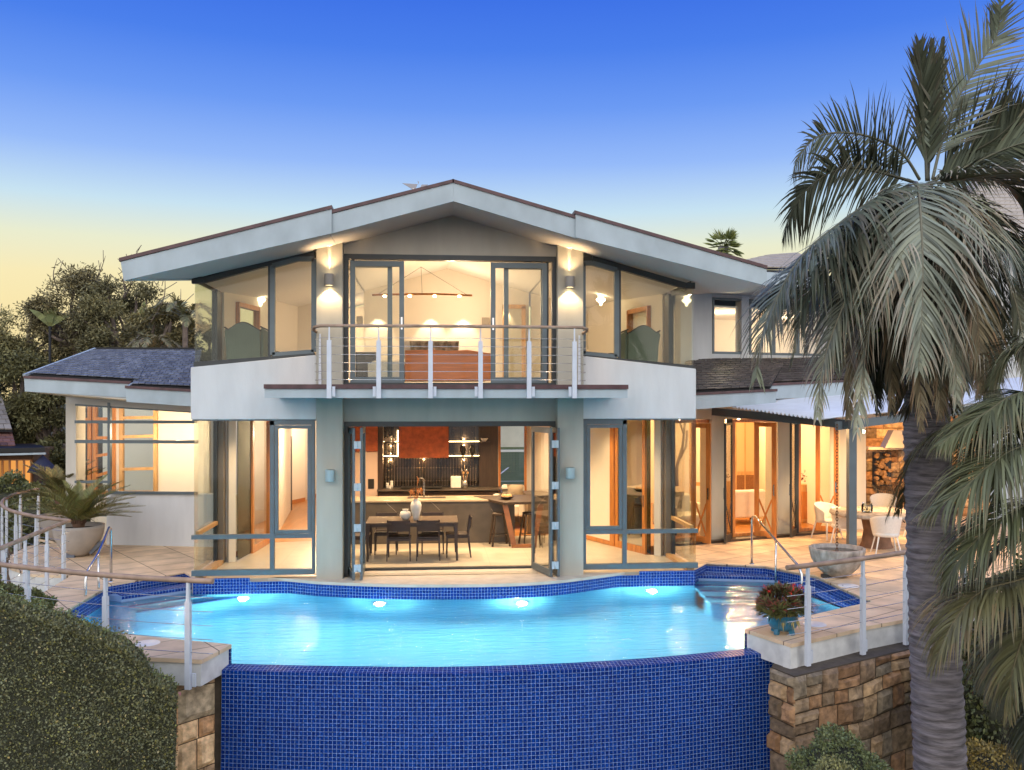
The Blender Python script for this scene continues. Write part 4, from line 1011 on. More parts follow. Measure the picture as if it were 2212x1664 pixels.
dr = [G(u, v, 0) for u, v in [(1609, 1359.5), (1709.4, 1391.4), (1790, 1373), (1880, 1352), (1970.6, 1335), (2060, 1316), (2180, 1285)]]
deck([(p.x, p.y) for p in dr] + [(10.5, -1.2), (14, 0), (14, 9), (9.35, 4.9), (8.2, 4.3), (4.49, 2.95), (4.49, .30), (R1b.x, R1b.y), (R1.x, R1.y), (R1.x + .55, R1.y - 1.0), (R0.x, R0.y)], "terrace_right")
# white edge beams under the front decks
def edge(pts, name="deck_edge", h=.28, z=-.052, lab=None, cat="deck edge"):
    mb = MB()
    for a, b in zip(pts[:-1], pts[1:]):
        d = (b - a).normalized(); n = Vector((-d.y, d.x, 0)) * .12
        mb.hexa([(a.x, a.y, z - h), (b.x, b.y, z - h), (b.x + n.x, b.y + n.y, z - h), (a.x + n.x, a.y + n.y, z - h), (a.x, a.y, z), (b.x, b.y, z), (b.x + n.x, b.y + n.y, z), (a.x + n.x, a.y + n.y, z)])
    return A(name, mb, m_white if 0 else mat("stained_white_paint%d" % R.randint(0, 999), (.66, .66, .63), .7, var=.16, vs=5), label=lab, cat=cat)
nin = lambda p, dx, dy: Vector((p.x + dx, p.y + dy, 0))
edge([nin(dl[4], 0, .03), nin(dl[3], 0, .03), nin(dl[2], 0, .03), nin(dl[1], -.02, .03), nin(dl[0], -.03, -.02)], lab="white painted edge beam under the left front deck by the hedge")
edge([nin(dr[0], .03, .0), nin(dr[1], .0, .03)] + [nin(p, 0, .03) for p in dr[2:]], lab="white painted edge beam under the right front deck with the blue pot")
edge([nin(G(u, v, 0), 0.03, .03) for u, v in [(14, 1205), (20, 1226), (70, 1242), (150, 1244.5)]], lab="white painted edge beam of the round left terrace behind the railings")

# ================================================================== stone walls
def stone_wall(name, path, back, z0, z1, label, seed=1, rowh=(.18, .36), bw=(.22, .55), dull=1.0, m=None):
    """rough coursed blocks along a plan path, one mesh, over a mortar core"""
    rr = random.Random(seed); path = [Vector((p[0], p[1], 0)) for p in path]; back = [Vector((p[0], p[1], 0)) for p in back]
    th = T(name, label, "stone wall", (path[0].x, path[0].y, z0))
    nrm = []
    for a, b in zip(path[:-1], path[1:]): d = (b - a).normalized(); nrm.append(Vector((d.y, -d.x, 0)))
    ins = []
    for i_, p in enumerate(path):
        ns = [nrm[k_] for k_ in (i_ - 1, i_) if 0 <= k_ < len(nrm)]; n = sum(ns, Vector()).normalized(); ins.append(p - n * .05 / max(.4, n.dot(ns[0])))
    core = MB(); core.prism([(p.x, p.y) for p in ins + back], z0, z1 - .003); A("mortar_core", core, m_mortar, th)
    mb = MB(); cols = [(1.0, .93, .85), (1.3, 1.15, .95), (.72, .64, .58), (1.05, .8, .62), (.75, .78, .78), (1.45, 1.3, 1.1), (.85, .62, .46), (.6, .55, .5)]
    for si, (p, q) in enumerate(zip(path[:-1], path[1:])):
        Lw = (q - p).length; d = (q - p).normalized(); n = nrm[si]; z = z0
        while z < z1 - .02:
            h = min(rr.uniform(*rowh), z1 - z)
            if z1 - z - h < .12: h = z1 - z
            x = 0; sk = rr.uniform(-.05, .05)
            wob = lambda xx, zz, sk=sk: (math.sin(xx * 1.7 + zz * 2.1 + seed) * .035 + math.sin(xx * 4.3 + zz) * .015) * (0 if zz > z1 - .05 or zz < z0 + .05 else 1)
            while x < Lw - .01:
                w = min(rr.uniform(*bw), Lw - x)
                if Lw - x - w < .14: w = Lw - x
                parts = [(z, h)] if (rr.random() > .18 or h < .26) else [(z, h * .5), (z + h * .5, h * .5)]
                for (zz0, hh) in parts:
                    pr = rr.uniform(.0, .05); g = .006; c = rr.choice(cols); k_ = rr.uniform(.75, 1.2) * dull; c = tuple(v * k_ for v in c); tl_ = rr.uniform(-.03, .03); tz_ = rr.uniform(-.03, .03)
                    nx, nz = 6, 5; base = len(mb.v)
                    for i in range(nx + 1):
                        for j in range(nz + 1):
                            ex = i in (0, nx); ez = j in (0, nz); fx_ = i / nx - .5; fz_ = j / nz - .5
                            xx = x + g + (w - 2 * g) * i / nx; zz = zz0 + g + (hh - 2 * g) * j / nz
                            zq = zz + wob(xx, zz0 + (hh if j > nz / 2 else 0)) ; o = -.018 if (ex or ez) else pr + tl_ * fx_ + tz_ * fz_ + noise.noise(Vector((xx * 9, zz * 9, seed))) * .022
                            q_ = p + d * xx + n * o; mb.v.append((q_.x, q_.y, min(zq, z1)))
                    for i in range(nx):
                        for j in range(nz): a = base + i * (nz + 1) + j; mb.face((a, a + nz + 1, a + nz + 2, a + 1), None, c, False)
                x += w
            z += h
    A("stone_blocks", mb, m or m_stone, th); return th
sa_, sc2 = DP(385, 1500, 11.12), DP(466, 1500, 11.45)
stone_wall("stone_pier", [(-7.2, -3.65), (-5.2, -4.62), (sa_.x, sa_.y), (sc2.x, sc2.y)], [(-2.75, -4.3), (-3.9, -4.15), (-7.0, -3.3)], -4.6, -.33, "sandstone block pier under the left deck between the hedge and the blue tiles", 3, (.24, .42), (.24, .42), 1.45)
ra, rb_, rc = DP(1660, 1500, 11.75), DP(1716, 1500, 11.30), DP(2010, 1450, 12.8)
stone_wall("stone_retaining_wall", [(ra.x, ra.y), (rb_.x, rb_.y), (rc.x, rc.y), (10.4, -1.6)], [(10.4, -1.0), (6.3, -2.7), (ra.x + .3, ra.y + .45)], -4.6, -.33, "rough sandstone block wall under the right deck behind the palm trunk", 11, (.17, .34), (.2, .48), .72)
tag_ = MB(); a = DP(372, 1500, 10.9); b = DP(391, 1499, 10.9); tag_.slab([a + Vector((0, 0, -.02)), b + Vector((0, 0, -.02)), b + Vector((0, 0, .02)), a + Vector((0, 0, .02))], (0, .004, 0))
A("sign_tag", tag_, mat("pink_tag", (.75, .35, .36), .6), label="small faded pink tag hanging on a hook from the left stone pier", cat="tag")

# ================================================================== railings round the decks
def railing(pts, posts, label, name="deck_railing", zt=1.0, ncab=5, zcab=(.14, .80), inward=(0, 1), endcap=True, zp=-.30):
    th = T(name, label, "railing", (pts[0].x, pts[0].y, 0))
    r = MB(); r.tube([Vector((p.x, p.y, zt)) for p in pts], .034, 12); A("handrail", r, m_rail, th)
    k = len(pts)
    for (p, nrm) in posts: rpost(p.x, p.y, zp, zt, th, side=1, facing=nrm, w1=.068, up_w=.62)
    for j in range(ncab):
        z = zcab[0] + (zcab[1] - zcab[0]) * j / (ncab - 1)
        c = MB(); c.tube([Vector((p.x, p.y, z)) for p in pts], .0045, 5); A("cable", c, m_steel, th)
    return th
def posts_at(us, rail_pts, vtop):
    res = []
    for u, v in zip(us, vtop):
        p = G(u, v, 1.0); j = min(range(len(rail_pts)), key=lambda i: (rail_pts[i] - p).length)
        a, b = rail_pts[max(j - 1, 0)], rail_pts[min(j + 1, len(rail_pts) - 1)]; d = (b - a).normalized(); n = Vector((d.y, -d.x))
        res.append((rail_pts[j], (n.x, n.y)))
    return res
ra_ = smooth_pts([G(u, v, 1.0) for u, v in [(83, 1057), (39, 1066), (12, 1077), (4, 1088), (12, 1098), (34, 1106.6), (78, 1116), (120, 1121.5), (150, 1125)]], 8)
railing(ra_, posts_at([83, 43, 17, 6, 34, 78, 141], ra_, [1057, 1065, 1075, 1088, 1107, 1116, 1123.5]), "curved cable railing looping round the left terrace corner by the neighbour's house")
rb2 = smooth_pts([G(150, 1125, 1.0), G(76, 1153.5, 1.0), G(0, 1185, 1.0), G(-120, 1228, 1.0)], 10)
railing(rb2, posts_at([103, 57, 4, -60], rb2, [1143, 1161, 1183, 1206]), "straight timber capped railing running forward along the left walkway")
rc2 = smooth_pts([G(-120, 1205, 1.0), G(0, 1219.6, 1.0), G(156, 1236.5, 1.0), G(300, 1248, 1.0), G(460, 1256, 1.0)], 10)
railing(rc2, posts_at([67, 229, 400], rc2, [1227, 1243, 1252.5]), "nearest cable railing on the left front deck, its round handrail ending over the pool")
rd2 = smooth_pts([G(1700, 1227, 1.0), G(1745, 1222, 1.0), G(1840, 1210, 1.0), G(1970, 1191, 1.0), G(2100, 1166, 1.0)], 10)
railing(rd2, posts_at([1742, 1856, 1953, 2080], rd2, [1222, 1207, 1194, 1170]), "cable railing on the right front deck beside the palm trunk")
# stainless grab rails at the steps
def grab(px, label):
    p = [G(u, v, z) for u, v, z in px]
    t_ = T("grab_rail", label, "grab rail", (p[0].x, p[0].y, 0))
    m = MB(); m.tube(smooth_pts(p, 8), .024, 12); A("rail_tube", m, m_steel, t_); return t_
def grab2(a0, a1, topz, foot, label, mid=True):
    """post base a0 on paving, rising, sloping down to a1 in the water"""
    a0 = Vector(a0); a1 = Vector(a1); t_ = T("grab_rail", label, "grab rail", (a0.x, a0.y, 0))
    d = (a1 - a0); d.z = 0
    pts = [a0, a0 + Vector((0, 0, topz - .10)), a0 + Vector((0, 0, topz - .03)) + d * .02, a0 + Vector((0, 0, topz)) + d * .07, a0 + d * .5 + Vector((0, 0, topz * .62)), a0 + d * .93 + Vector((0, 0, foot + .12)), a0 + d * .99 + Vector((0, 0, foot)), Vector((a1.x, a1.y, WZ - .3))]
    m = MB(); m.tube(pts, .023, 12); A("rail_tube", m, m_steel, t_)
    q = a0 + d * .5; m = MB(); m.tube([(q.x, q.y, WZ - .2), (q.x, q.y, topz * .62)], .02, 10); A("middle_post", m, m_steel, t_)
    m = MB(); m.lathe([(.05, 0), (.045, .012), (.025, .016)], 16, (a0.x, a0.y, 0.0)); A("base_flange", m, m_steel, t_)
ga = G(1624, 1218, 0); gb = G(1733, 1268, -.1)
grab2((ga.x, ga.y, 0), (gb.x, gb.y, 0), .93, .12, "stainless grab rail over the right pool steps by the paving")
ga = G(240, 1257, 0); gb = G(184, 1322, -.25)
grab2((ga.x, ga.y, 0), (gb.x, gb.y, 0), .95, .25, "stainless grab rail over the left pool steps below the round planter")
# white round skimmer lids
for (u, v, r, lab) in ((318, 1390, .155, "white round lid in the left front deck beneath the railing"), (1833, 1266, .17, "white round lid in the paving below the concrete water bowl"), (1760, 1349, .155, "white round lid in the right front deck behind the blue pot")):
    p = G(u, v, 0); t_ = T("skimmer_lid", lab, "lid", (p.x, p.y, 0), group="white lids set in the paving")
    m = MB(); m.lathe([(0, .012), (r - .02, .012), (r - .012, .008), (r, .008), (r + .005, .001)], 32, (p.x, p.y, 0)); A("lid", m, m_white_p, t_)
    m = MB(); m.lathe([(0, .016), (.012, .016), (.014, .012)], 10, (p.x - r * .6, p.y, 0)); A("screw", m, m_dark, t_)
# ================================================================== wall lamps
def cyl_lamp(u, v0, v1, lit, label):
    p = PY(u, (v0 + v1) / 2, -.08); h = (v1 - v0) * 15.95 / F
    t_ = T("wall_lamp", label, "wall lamp", (p.x, 0, p.z - h / 2), group="cylinder wall lamps on the pillars")
    m = MB(); prof = [(.062, 0), (.078, 0), (.082, .012), (.082, h - .012), (.078, h), (.062, h)]
    m.lathe(prof, 28, (p.x, -.09, p.z - h / 2)); A("lamp_shade", m, mat("lamp_shade_paint%d" % int(u), (.30, .29, .28) if lit else (.30, .40, .42), .6), t_)
    b = MB(); b.box(p.x - .035, p.x + .035, -.03, .0, p.z - .05, p.z + .05); A("wall_plate", b, m_dark, t_)
    m = MB(); m.lathe([(0, 0), (.058, 0)], 20, (p.x, -.09, p.z - h / 2 + .03)); A("lens_lower", m, m_bulb if lit else m_dark, t_)
    m = MB(); m.lathe([(0, 0), (.03, 0)], 20, (p.x, -.09, p.z + h / 2 - .02)); A("lens_upper", m, m_bulb if lit else m_dark, t_)
    if lit:
        lamp("wall_lamp_down", 'SPOT', (p.x, -.09, p.z - h / 2 - .005), 55, (1, .70, .40), .02, (p.x, -.06, 0), 108, .45)
        lamp("wall_lamp_up", 'SPOT', (p.x, -.013, p.z + h / 2 + .004), 260, (1, .74, .45), .003, (p.x + .0, .05, 8), 11, .7)
        lamp("wall_lamp_spill", 'SPOT', (p.x, -.14, p.z + h / 2 + .02), 26, (1, .66, .36), .03, (p.x, -.2, 8), 120, .8)
cyl_lamp(711, 592, 616.5, True, "lit cylinder wall lamp on the upper left pillar above the balcony")
cyl_lamp(1231, 597, 621, True, "lit cylinder wall lamp on the upper right pillar above the balcony")
cyl_lamp(713, 1015, 1040, False, "unlit grey wall lamp on the lower left pillar")
cyl_lamp(1231.5, 1010, 1034, False, "unlit grey wall lamp on the lower right pillar")
def shell_lamp(p, e, label):
    t_ = T("wall_light", label, "wall light", (p.x, p.y, p.z))
    m = MB(); m.lathe([(.02, -.13), (.04, -.06), (.09, -.03), (.11, .01), (.06, .05), (.07, .12), (.06, .14)], 14, (p.x, p.y, p.z)); A("glass_shade", m, emit("shade_glow%d" % int(e), (1, .80, .52), 9), t_)
    lamp("wall_light_glow", 'POINT', (p.x, p.y - .05, p.z + .2), e, (1, .72, .42), .10)
shell_lamp(PY(563, 648, 3.75), 190, "glowing shell wall light in the upper left bay room")
shell_lamp(PY(1298, 648, 4.0), 191, "glowing shell wall light in the upper right bay room")

# ================================================================== kitchen (seen through the open folding doors)
kk = T("kitchen_wall_units", "dark kitchen wall with black tiles, orange cupboard and lit open shelves", "kitchen units", (-.4, KY, 0))
kbox(kk, "counter_cabinet", m_darkwood, 816, 1077, 1062, 1177, 6.36, 6.95)
kbox(kk, "worktop", m_marble, 814, 1098, 1057, 1062, 6.30, 6.98)
kbox(kk, "drawer_line", m_black, 860, 1000, 1066, 1067.5, 6.35, 6.36)
kbox(kk, "splashback", m_black, 827, 1035, 905, 1057, 6.94, 7.0)
tl = MB()
for (u0, u1, v0, v1, n) in ((828, 1034, 991, 1010, 34), (828, 1034, 1011, 1038, 34), (828, 1034, 1039, 1050, 34), (828, 861, 905, 990, 6), (970, 1034, 905, 990, 11)):
    a = K(u0, v1, 6.93); b = K(u1, v0, 6.93); w_ = (b.x - a.x) / n
    for i in range(n): tl.box(a.x + i * w_ + .004, a.x + (i + 1) * w_ - .004, 6.928, 6.939, a.z, b.z, R.uniform(.6, 1.5))
A("wall_tiles", tl, mat("black_glazed_tile", (.02, .017, .015), .12, var=.3, vs=20, tint=True), kk)
gr = MB()
for i in range(34):
    a = K(828 + 206 * i / 34, 1050, 6.936); b = K(828, 910, 6.936); gr.box(a.x - .003, a.x + .003, 6.937, 6.9395, a.z, b.z)
A("tile_grout", gr, mat("pale_grout", (.55, .42, .28), .7), kk)
kbox(kk, "orange_cupboard", m_orange, 862, 969, 905, 990, 6.62, 6.935, bev=.006)
kbox(kk, "side_panel", m_darkwood, 816, 827, 900, 1057, 6.5, 7.0); kbox(kk, "side_panel", m_darkwood, 1035, 1076, 900, 1057, 6.86, 7.0)
for (u0, u1, v) in ((826, 861, 955.5), (826, 861, 987), (969, 1059, 955), (969, 1036, 986)):
    kbox(kk, "shelf", m_darkwood, u0, u1, v, v + 2.5, 6.70, 6.93)
    kbox(kk, "light_strip", m_strip, u0 + 1, min(u1, 1036) - 1, v - 1.6, v - .3, 6.86, 6.925)
    a = K((u0 + min(u1, 1036)) / 2, v + 6, 6.8)
    lamp("shelf_glow", 'POINT', (a.x, 6.86, a.z - .03), 9, (1, .62, .28), .01); lamp("shelf_glow", 'POINT', (a.x, 6.86, a.z + .14), 7, (1, .62, .28), .01)
kbox(kk, "light_strip", m_strip, 858, 860, 930, 984, 6.86, 6.925)
lamp("undercupboard_glow", 'POINT', (K(915, 993, 6.7).x, 6.75, K(915, 995, 6.7).z), 12, (1, .6, .25), .01)
kbox(kk, "tall_cupboard", mat("pale_pink_door", (.60, .47, .38), .5), 765, 815.5, 977, 1120, 6.45, 7.0, bev=.004)
kbox(kk, "tall_cupboard_top", m_orange, 765, 815.5, 900, 976, 6.46, 7.0, bev=.004)
kbox(kk, "coffee_niche", m_black, 795, 808, 1035, 1056, 6.435, 6.46)
def shelf_item(name, label, cat, u, v, r, prof, m, y=6.8, group=None):
    p = PY(u, v, y); q = MB(); q.lathe([(a * r, b * r) for a, b in prof], 20, (p.x, p.y, p.z)); return A(name, q, m, label=label, cat=cat, group=group)
jar = [(0, 0), (1, 0), (1.02, .2), (1, 2.2), (.5, 2.3), (.5, 2.7), (0, 2.7)]
for i, (u, h, l) in enumerate(((834, 1.0, "pale jar at the left end of the lit upper left kitchen shelf"), (841, 1.2, "pale bottle in the middle of the lit upper left kitchen shelf"), (849, .9, "pale canister at the right end of the lit upper left kitchen shelf"))):
    shelf_item("jar", l, "jar", u, 955, .042, [(a, b * h) for a, b in jar], m_ceramic, group="jars on the kitchen shelf")
for u, l in ((1000, "left black woven lantern vase on the lower right kitchen shelf"), (1020, "right black woven lantern vase on the lower right kitchen shelf")):
    shelf_item("lantern_vase", l, "vase", u, 985, .075, [(0, 0), (.5, 0), (.85, 1), (1, 2), (.7, 3.2), (.7, 3.4)], m_black, group="black vases on the shelf")
shelf_item("serving_bowl", "pale angular bowl on the upper right kitchen shelf", "bowl", 1046, 954.5, .10, [(0, 0), (.4, 0), (1, .9), (.95, .9), (.35, .1)], m_ceramic)
for u, s, l in ((837, .8, "short glass salt mill on the back worktop"), (846, 1.35, "tall glass pepper mill on the back worktop"), (843, .45, "small glass shaker between the mills")):
    shelf_item("spice_mill", l, "mill", u, 1056 if s > .5 else 1058, .035, [(0, 0), (1, 0), (1, 3 * s), (.8, 3 * s + .3), (1, 3 * s + .6), (1, 3 * s + 1.6), (0, 3 * s + 1.7)], m_ceramic, y=6.6, group="mills on the worktop")
q = MB(); p = PY(985, 1055, 6.6); q.box(p.x - .13, p.x + .13, 6.55, 6.75, p.z, p.z + .30); A("bread_bin", q, m_ceramic, label="square white canister on the back worktop beside the utensils", cat="canister", bevel=.03)
ut = T("utensil_pot", "steel pot of kitchen utensils on the back worktop", "utensils", tuple(PY(1004, 1056, 6.6)))
p = PY(1004, 1056, 6.6); q = MB(); q.lathe([(0, 0), (.07, 0), (.075, .22), (.065, .22), (.06, .02)], 20, p); A("pot", q, m_steel, ut)
for i in range(6):
    a = i * 1.05; q = MB(); tp = p + Vector((.07 * math.cos(a), .04 * math.sin(a), .36 + .05 * (i % 2))); q.tube([p + Vector((0, 0, .05)), tp], .006, 6); q.lathe([(0, 0), (.03, .02), (.03, .06), (0, .07)], 8, tp); A("utensil", q, m_steel if i % 2 else m_timber_p, ut)
# island
isl = T("kitchen_island", "long dark stone kitchen island with pale worktop and black sink", "island", (-.6, 4.2, 0))
a = PY(700, 1173, 3.8); q = MB(); q.box(-2.65, 1.50, 3.80, 4.62, 0, .905); A("island_body", q, m_marble, isl)
q = MB(); q.box(-2.68, 1.1, 3.76, 4.68, .908, .945); A("island_top", q, mat("pale_worktop", (.34, .27, .19), .4, var=.15, vs=4), isl, bevel=.004)
v_ = MB()
for l in (((833, 1085), (860, 1110)), ((930, 1083), (950, 1102)), ((960, 1134), (950, 1152)), ((1062, 1100), (1072, 1120))):
    v_.bar(PY(l[0][0], l[0][1], 3.797), PY(l[1][0], l[1][1], 3.797), .004, .004)
A("stone_vein", v_, m_ledge, isl)
s0 = G(881, 1072.5, .946); s1 = G(963, 1076, .946); q = MB(); q.box(s0.x, s1.x, 4.15, 4.5, .9455, .95); A("sink", q, m_black, isl)
tp = G(916, 1073, .95); q = MB(); q.tube(smooth_pts([tp, tp + Vector((0, 0, .32)), tp + Vector((-.02, -.02, .40)), tp + Vector((-.10, -.04, .42))], 6), .014, 10); A("tap", q, m_steel, isl)
ck = G(915, 1057.5, .95); q = MB(); c0_, c1_ = PY(866, 1058, 6.5), PY(955, 1056, 6.8); q.box(c0_.x, c1_.x, 6.42, 6.85, c0_.z + .04, c0_.z + .05); A("cooktop", q, m_black, label="black cooktop set in the back worktop", cat="cooktop")
# timber topped breakfast table at the island's end
bt = T("breakfast_table", "angular dark timber breakfast table on a slanted frame leg at the island's right end", "table", (1.5, 3.6, 0))
q = MB(); pts = [(.62, 4.45), (1.2, 3.12), (2.16, 3.28), (2.0, 4.72)]; q.prism(pts, .90, .955); A("table_top", q, m_darkwood, bt, bevel=.004)
q = MB(); q.bar((1.24, 3.2, .9), (1.42, 3.07, .05), .11, .05, up=(0, 1, 0)); q.bar((2.02, 3.3, .9), (1.84, 3.07, .05), .11, .05, up=(0, 1, 0)); q.bar((1.37, 3.07, .035), (1.90, 3.07, .035), .07, .07, up=(0, 1, 0)); A("leg_frame", q, mat("red_brown_timber", (.22, .085, .03), .4, var=.3, vs=4), bt)
q = MB(); c_ = (1.32, 3.75, .955); q.lathe([(0, .01), (.08, .0), (.17, .06), (.165, .07), (.09, .02)], 24, c_); wb_ = A("wooden_bowl", q, m_darkwood, label="shallow dark bowl of pale fruit on the breakfast table", cat="bowl")
q = MB()
for i in range(9): q.lathe([(.035 * math.sin(k * math.pi / 6), .035 - .035 * math.cos(k * math.pi / 6)) for k in range(7)], 8, (c_[0] + .085 * math.cos(i * .7), c_[1] + .085 * math.sin(i * .7), c_[2] + .035), 1.0)
A("fruit", q, m_timber_p, label="pale round fruit heaped in the dark bowl on the breakfast table", cat="fruit", kind="stuff")
def stool():
    t_ = T("bar_stool", "", "stool")
    q = MB(); q.lathe([(0, .70), (.16, .70), (.165, .69), (.16, .66), (.15, .66)], 20); A("seat", q, m_darkwood, t_, local=True)
    for sx in (-1, 1):
        for sy in (-1, 1):
            q = MB(); q.bar((sx * .11, sy * .11, .67), (sx * .19, sy * .19, 0), .035, .025, up=(sx, -sy, 0)); A("leg", q, m_darkwood, t_, local=True)
    q = MB(); k = .155
    for a, b in (((-k, -k), (k, -k)), ((k, -k), (k, k)), ((k, k), (-k, k)), ((-k, k), (-k, -k))): q.tube([(a[0], a[1], .22), (b[0], b[1], .22)], .008, 6)
    A("foot_ring", q, m_darkwood, t_, local=True); return t_
s = stool(); place(s, (1.14, 3.42, 0), .1, "dark metal bar stool left of the slanted timber leg", "stools at the breakfast table")
s2 = copy_tree(s); place(s2, (1.80, 3.45, 0), .2, "dark metal bar stool right of the slanted timber leg by the folding door", "stools at the breakfast table")
# dining set
dt = T("dining_table", "long dark dining table in front of the kitchen island", "table", (-.7, 2.15, 0))
q = MB(); q.box(-1.60, .20, 1.62, 2.66, .72, .75); A("table_top", q, m_darkwood, dt, bevel=.004)
q = MB(); q.box(-1.54, .14, 1.68, 2.60, .66, .718); A("apron", q, m_chair, dt)
for x in (-1.56, .155):
    for y in (1.66, 2.62): q = MB(); q.bar((x, y, .718), (x + (.02 if x > -1 else -.0), y, 0), .065, .065, up=(0, 1, 0), w2=.04, h2=.04); A("leg", q, m_chair, dt)
def dchair():
    t_ = T("dining_chair", "", "chair")
    q = MB(); q.box(-.225, .225, -.20, .24, .43, .46); A("seat", q, m_chair, t_, local=True, bevel=.01)
    for sx in (-1, 1):
        q = MB(); q.bar((sx * .21, .21, .44), (sx * .215, .22, 0), .035, .035, up=(0, 1, 0), w2=.022, h2=.022); A("leg", q, m_chair, t_, local=True)
        q = MB(); q.bar((sx * .215, -.21, .44), (sx * .225, -.26, 0), .035, .04, up=(0, 1, 0), w2=.022, h2=.025); A("leg", q, m_chair, t_, local=True)
        q = MB(); q.bar((sx * .21, -.20, .44), (sx * .212, -.255, .80), .03, .03, up=(0, 1, 0)); A("back_post", q, m_chair, t_, local=True)
    q = MB(); q.box(-.2, .2, .19, .21, .385, .43); q.box(-.2, .2, -.21, -.19, .385, .43); q.box(-.215, -.195, -.2, .2, .385, .43); q.box(.195, .215, -.2, .2, .385, .43); A("seat_frame", q, m_chair, t_, local=True)
    q = MB(); n = 8
    for i in range(n):
        x0 = -.225 + .45 * i / n; x1 = -.225 + .45 * (i + 1) / n; f = lambda x: -.25 - .03 * (1 - (x / .225) ** 2)
        q.hexa([(x0, f(x0), .58), (x1, f(x1), .58), (x1, f(x1) + .02, .58), (x0, f(x0) + .02, .58), (x0, f(x0) - .015, .79), (x1, f(x1) - .015, .79), (x1, f(x1) + .005, .79), (x0, f(x0) + .005, .79)])
    A("backrest", q, m_chair, t_, local=True); return t_
GC = "dark dining chairs round the table"
c1 = dchair(); place(c1, (-.96, 1.90, 0), 0, "dark dining chair seen from behind, left one on the near side of the table", GC)
for (x, y, rz, l) in ((-.385, 1.90, 0, "dark dining chair seen from behind, right one on the near side of the table"), (.20, 2.18, rad(90), "dark dining chair side-on at the right end of the table"),
                      (-1.78, 2.15, rad(-90), "dark dining chair at the left end of the table behind the folding door"), (-1.25, 2.62, rad(180), "dark dining chair on the far side of the table, left one"), (-.30, 2.62, rad(180), "dark dining chair on the far side of the table, right one")):
    place(copy_tree(c1), (x, y, 0), rz, l, GC)
pv = Vector((G(878, 1114, .75).x, 2.05, .75)); q = MB(); q.lathe([(0, 0), (.055, 0), (.10, .05), (.115, .10), (.10, .16), (.055, .185), (.05, .20), (.065, .215), (.05, .21)], 28, pv); A("round_vase", q, m_ceramic, label="squat round white vase on the dining table", cat="vase")
pv = Vector((G(900, 1115, .75).x, 2.0, .75)); vs = T("tall_vase", "tall white vase of dried orange stems on the dining table", "vase", tuple(pv))
q = MB(); q.lathe([(0, 0), (.055, 0), (.07, .08), (.105, .22), (.11, .30), (.085, .37), (.05, .39), (.05, .41), (.07, .425), (.05, .42)], 28, pv); A("vase_body", q, m_ceramic, vs)
q = MB()
for i in range(9):
    a = R.uniform(0, 6.28); l = R.uniform(.10, .22); tp = pv + Vector((math.cos(a) * .11 - (.07 if i == 0 else 0), math.sin(a) * .08, .42 + (l if i else .42))); q.tube([pv + Vector((0, 0, .35)), (pv + Vector((0, 0, .42)) + tp) / 2 + Vector((0, 0, .02)), tp], .004, 5)
    for k in range(8): q.tube([tp + Vector((0, 0, -.015 * k)), tp + Vector((R.uniform(-.03, .03), R.uniform(-.02, .02), -.015 * k + .03))], .006, 4)
A("dried_stems", q, m_timber, vs)

# ================================================================== soft furniture
def wing_chair(m_f, m_t):
    t_ = T("wing_chair", "", "armchair")
    n = 14; q = MB(); pts = []
    def top(x): return 1.12 + .06 * math.cos(x / .36 * math.pi) - .04 * (abs(x) / .36) ** 3
    for i in range(n):
        x0 = -.36 + .72 * i / n; x1 = -.36 + .72 * (i + 1) / n
        q.hexa([(x0 * .85, -.30, .25), (x1 * .85, -.30, .25), (x1 * .85, -.22, .25), (x0 * .85, -.22, .25), (x0, -.42, top(x0)), (x1, -.42, top(x1)), (x1, -.34, top(x1)), (x0, -.34, top(x0))])
    A("backrest", q, m_f, t_, local=True)
    for s in (-1, 1):
        q = MB(); q.slab([(s * .34, -.36, 1.08), (s * .36, -.10, 1.0), (s * .36, -.06, .8), (s * .345, -.02, .66), (s * .35, .36, .62), (s * .35, .36, .12), (s * .32, -.28, .12)], (s * .05, 0, 0)); A("wing", q, m_f, t_, local=True, bevel=.015)
        q = MB(); q.tube(smooth_pts([(s * .365, -.40, 1.10), (s * .39, -.10, 1.02), (s * .39, -.05, .80), (s * .38, .0, .66), (s * .38, .36, .63), (s * .38, .375, .14)], 5), .014, 6); A("trim", q, m_t, t_, local=True)
    q = MB(); q.tube([(-.37 + .74 * i / 16, -.385, top(-.37 + .74 * i / 16) + .005) for i in range(17)], .018, 6); A("top_trim", q, m_t, t_, local=True)
    q = MB(); q.box(-.31, .31, -.26, .36, .14, .42); q_ = A("seat", q, m_f, t_, local=True, bevel=.03)
    for sx in (-1, 1):
        for y in (-.26, .32): q = MB(); q.bar((sx * .3, y, .14), (sx * .31, y, 0), .05, .05, up=(0, 1, 0), w2=.03, h2=.03); A("leg", q, m_t, t_, local=True)
    return t_
m_gg = mat("grey_green_fabric", (.16, .185, .14), .9, var=.08, vs=6); m_gt = mat("dark_trim", (.06, .05, .045), .6)
wc = wing_chair(m_gg, m_gt); p = DP(560, 800, 17.6); place(wc, (p.x, 1.35, 3.385), rad(-18), "grey green wing chair with dark trim seen from behind in the upper left bay", "wing chairs in the upper bays")
c = copy_tree(wc); place(c, (-3.95, 2.55, 3.385), rad(-60), "wing chair half hidden at the corner glass of the upper left bay", "wing chairs in the upper bays")
c = copy_tree(wc); p = DP(1366, 800, 17.8); place(c, (p.x, 1.45, 3.385), rad(20), "grey green wing chair with dark trim in the upper right bay", "wing chairs in the upper bays")
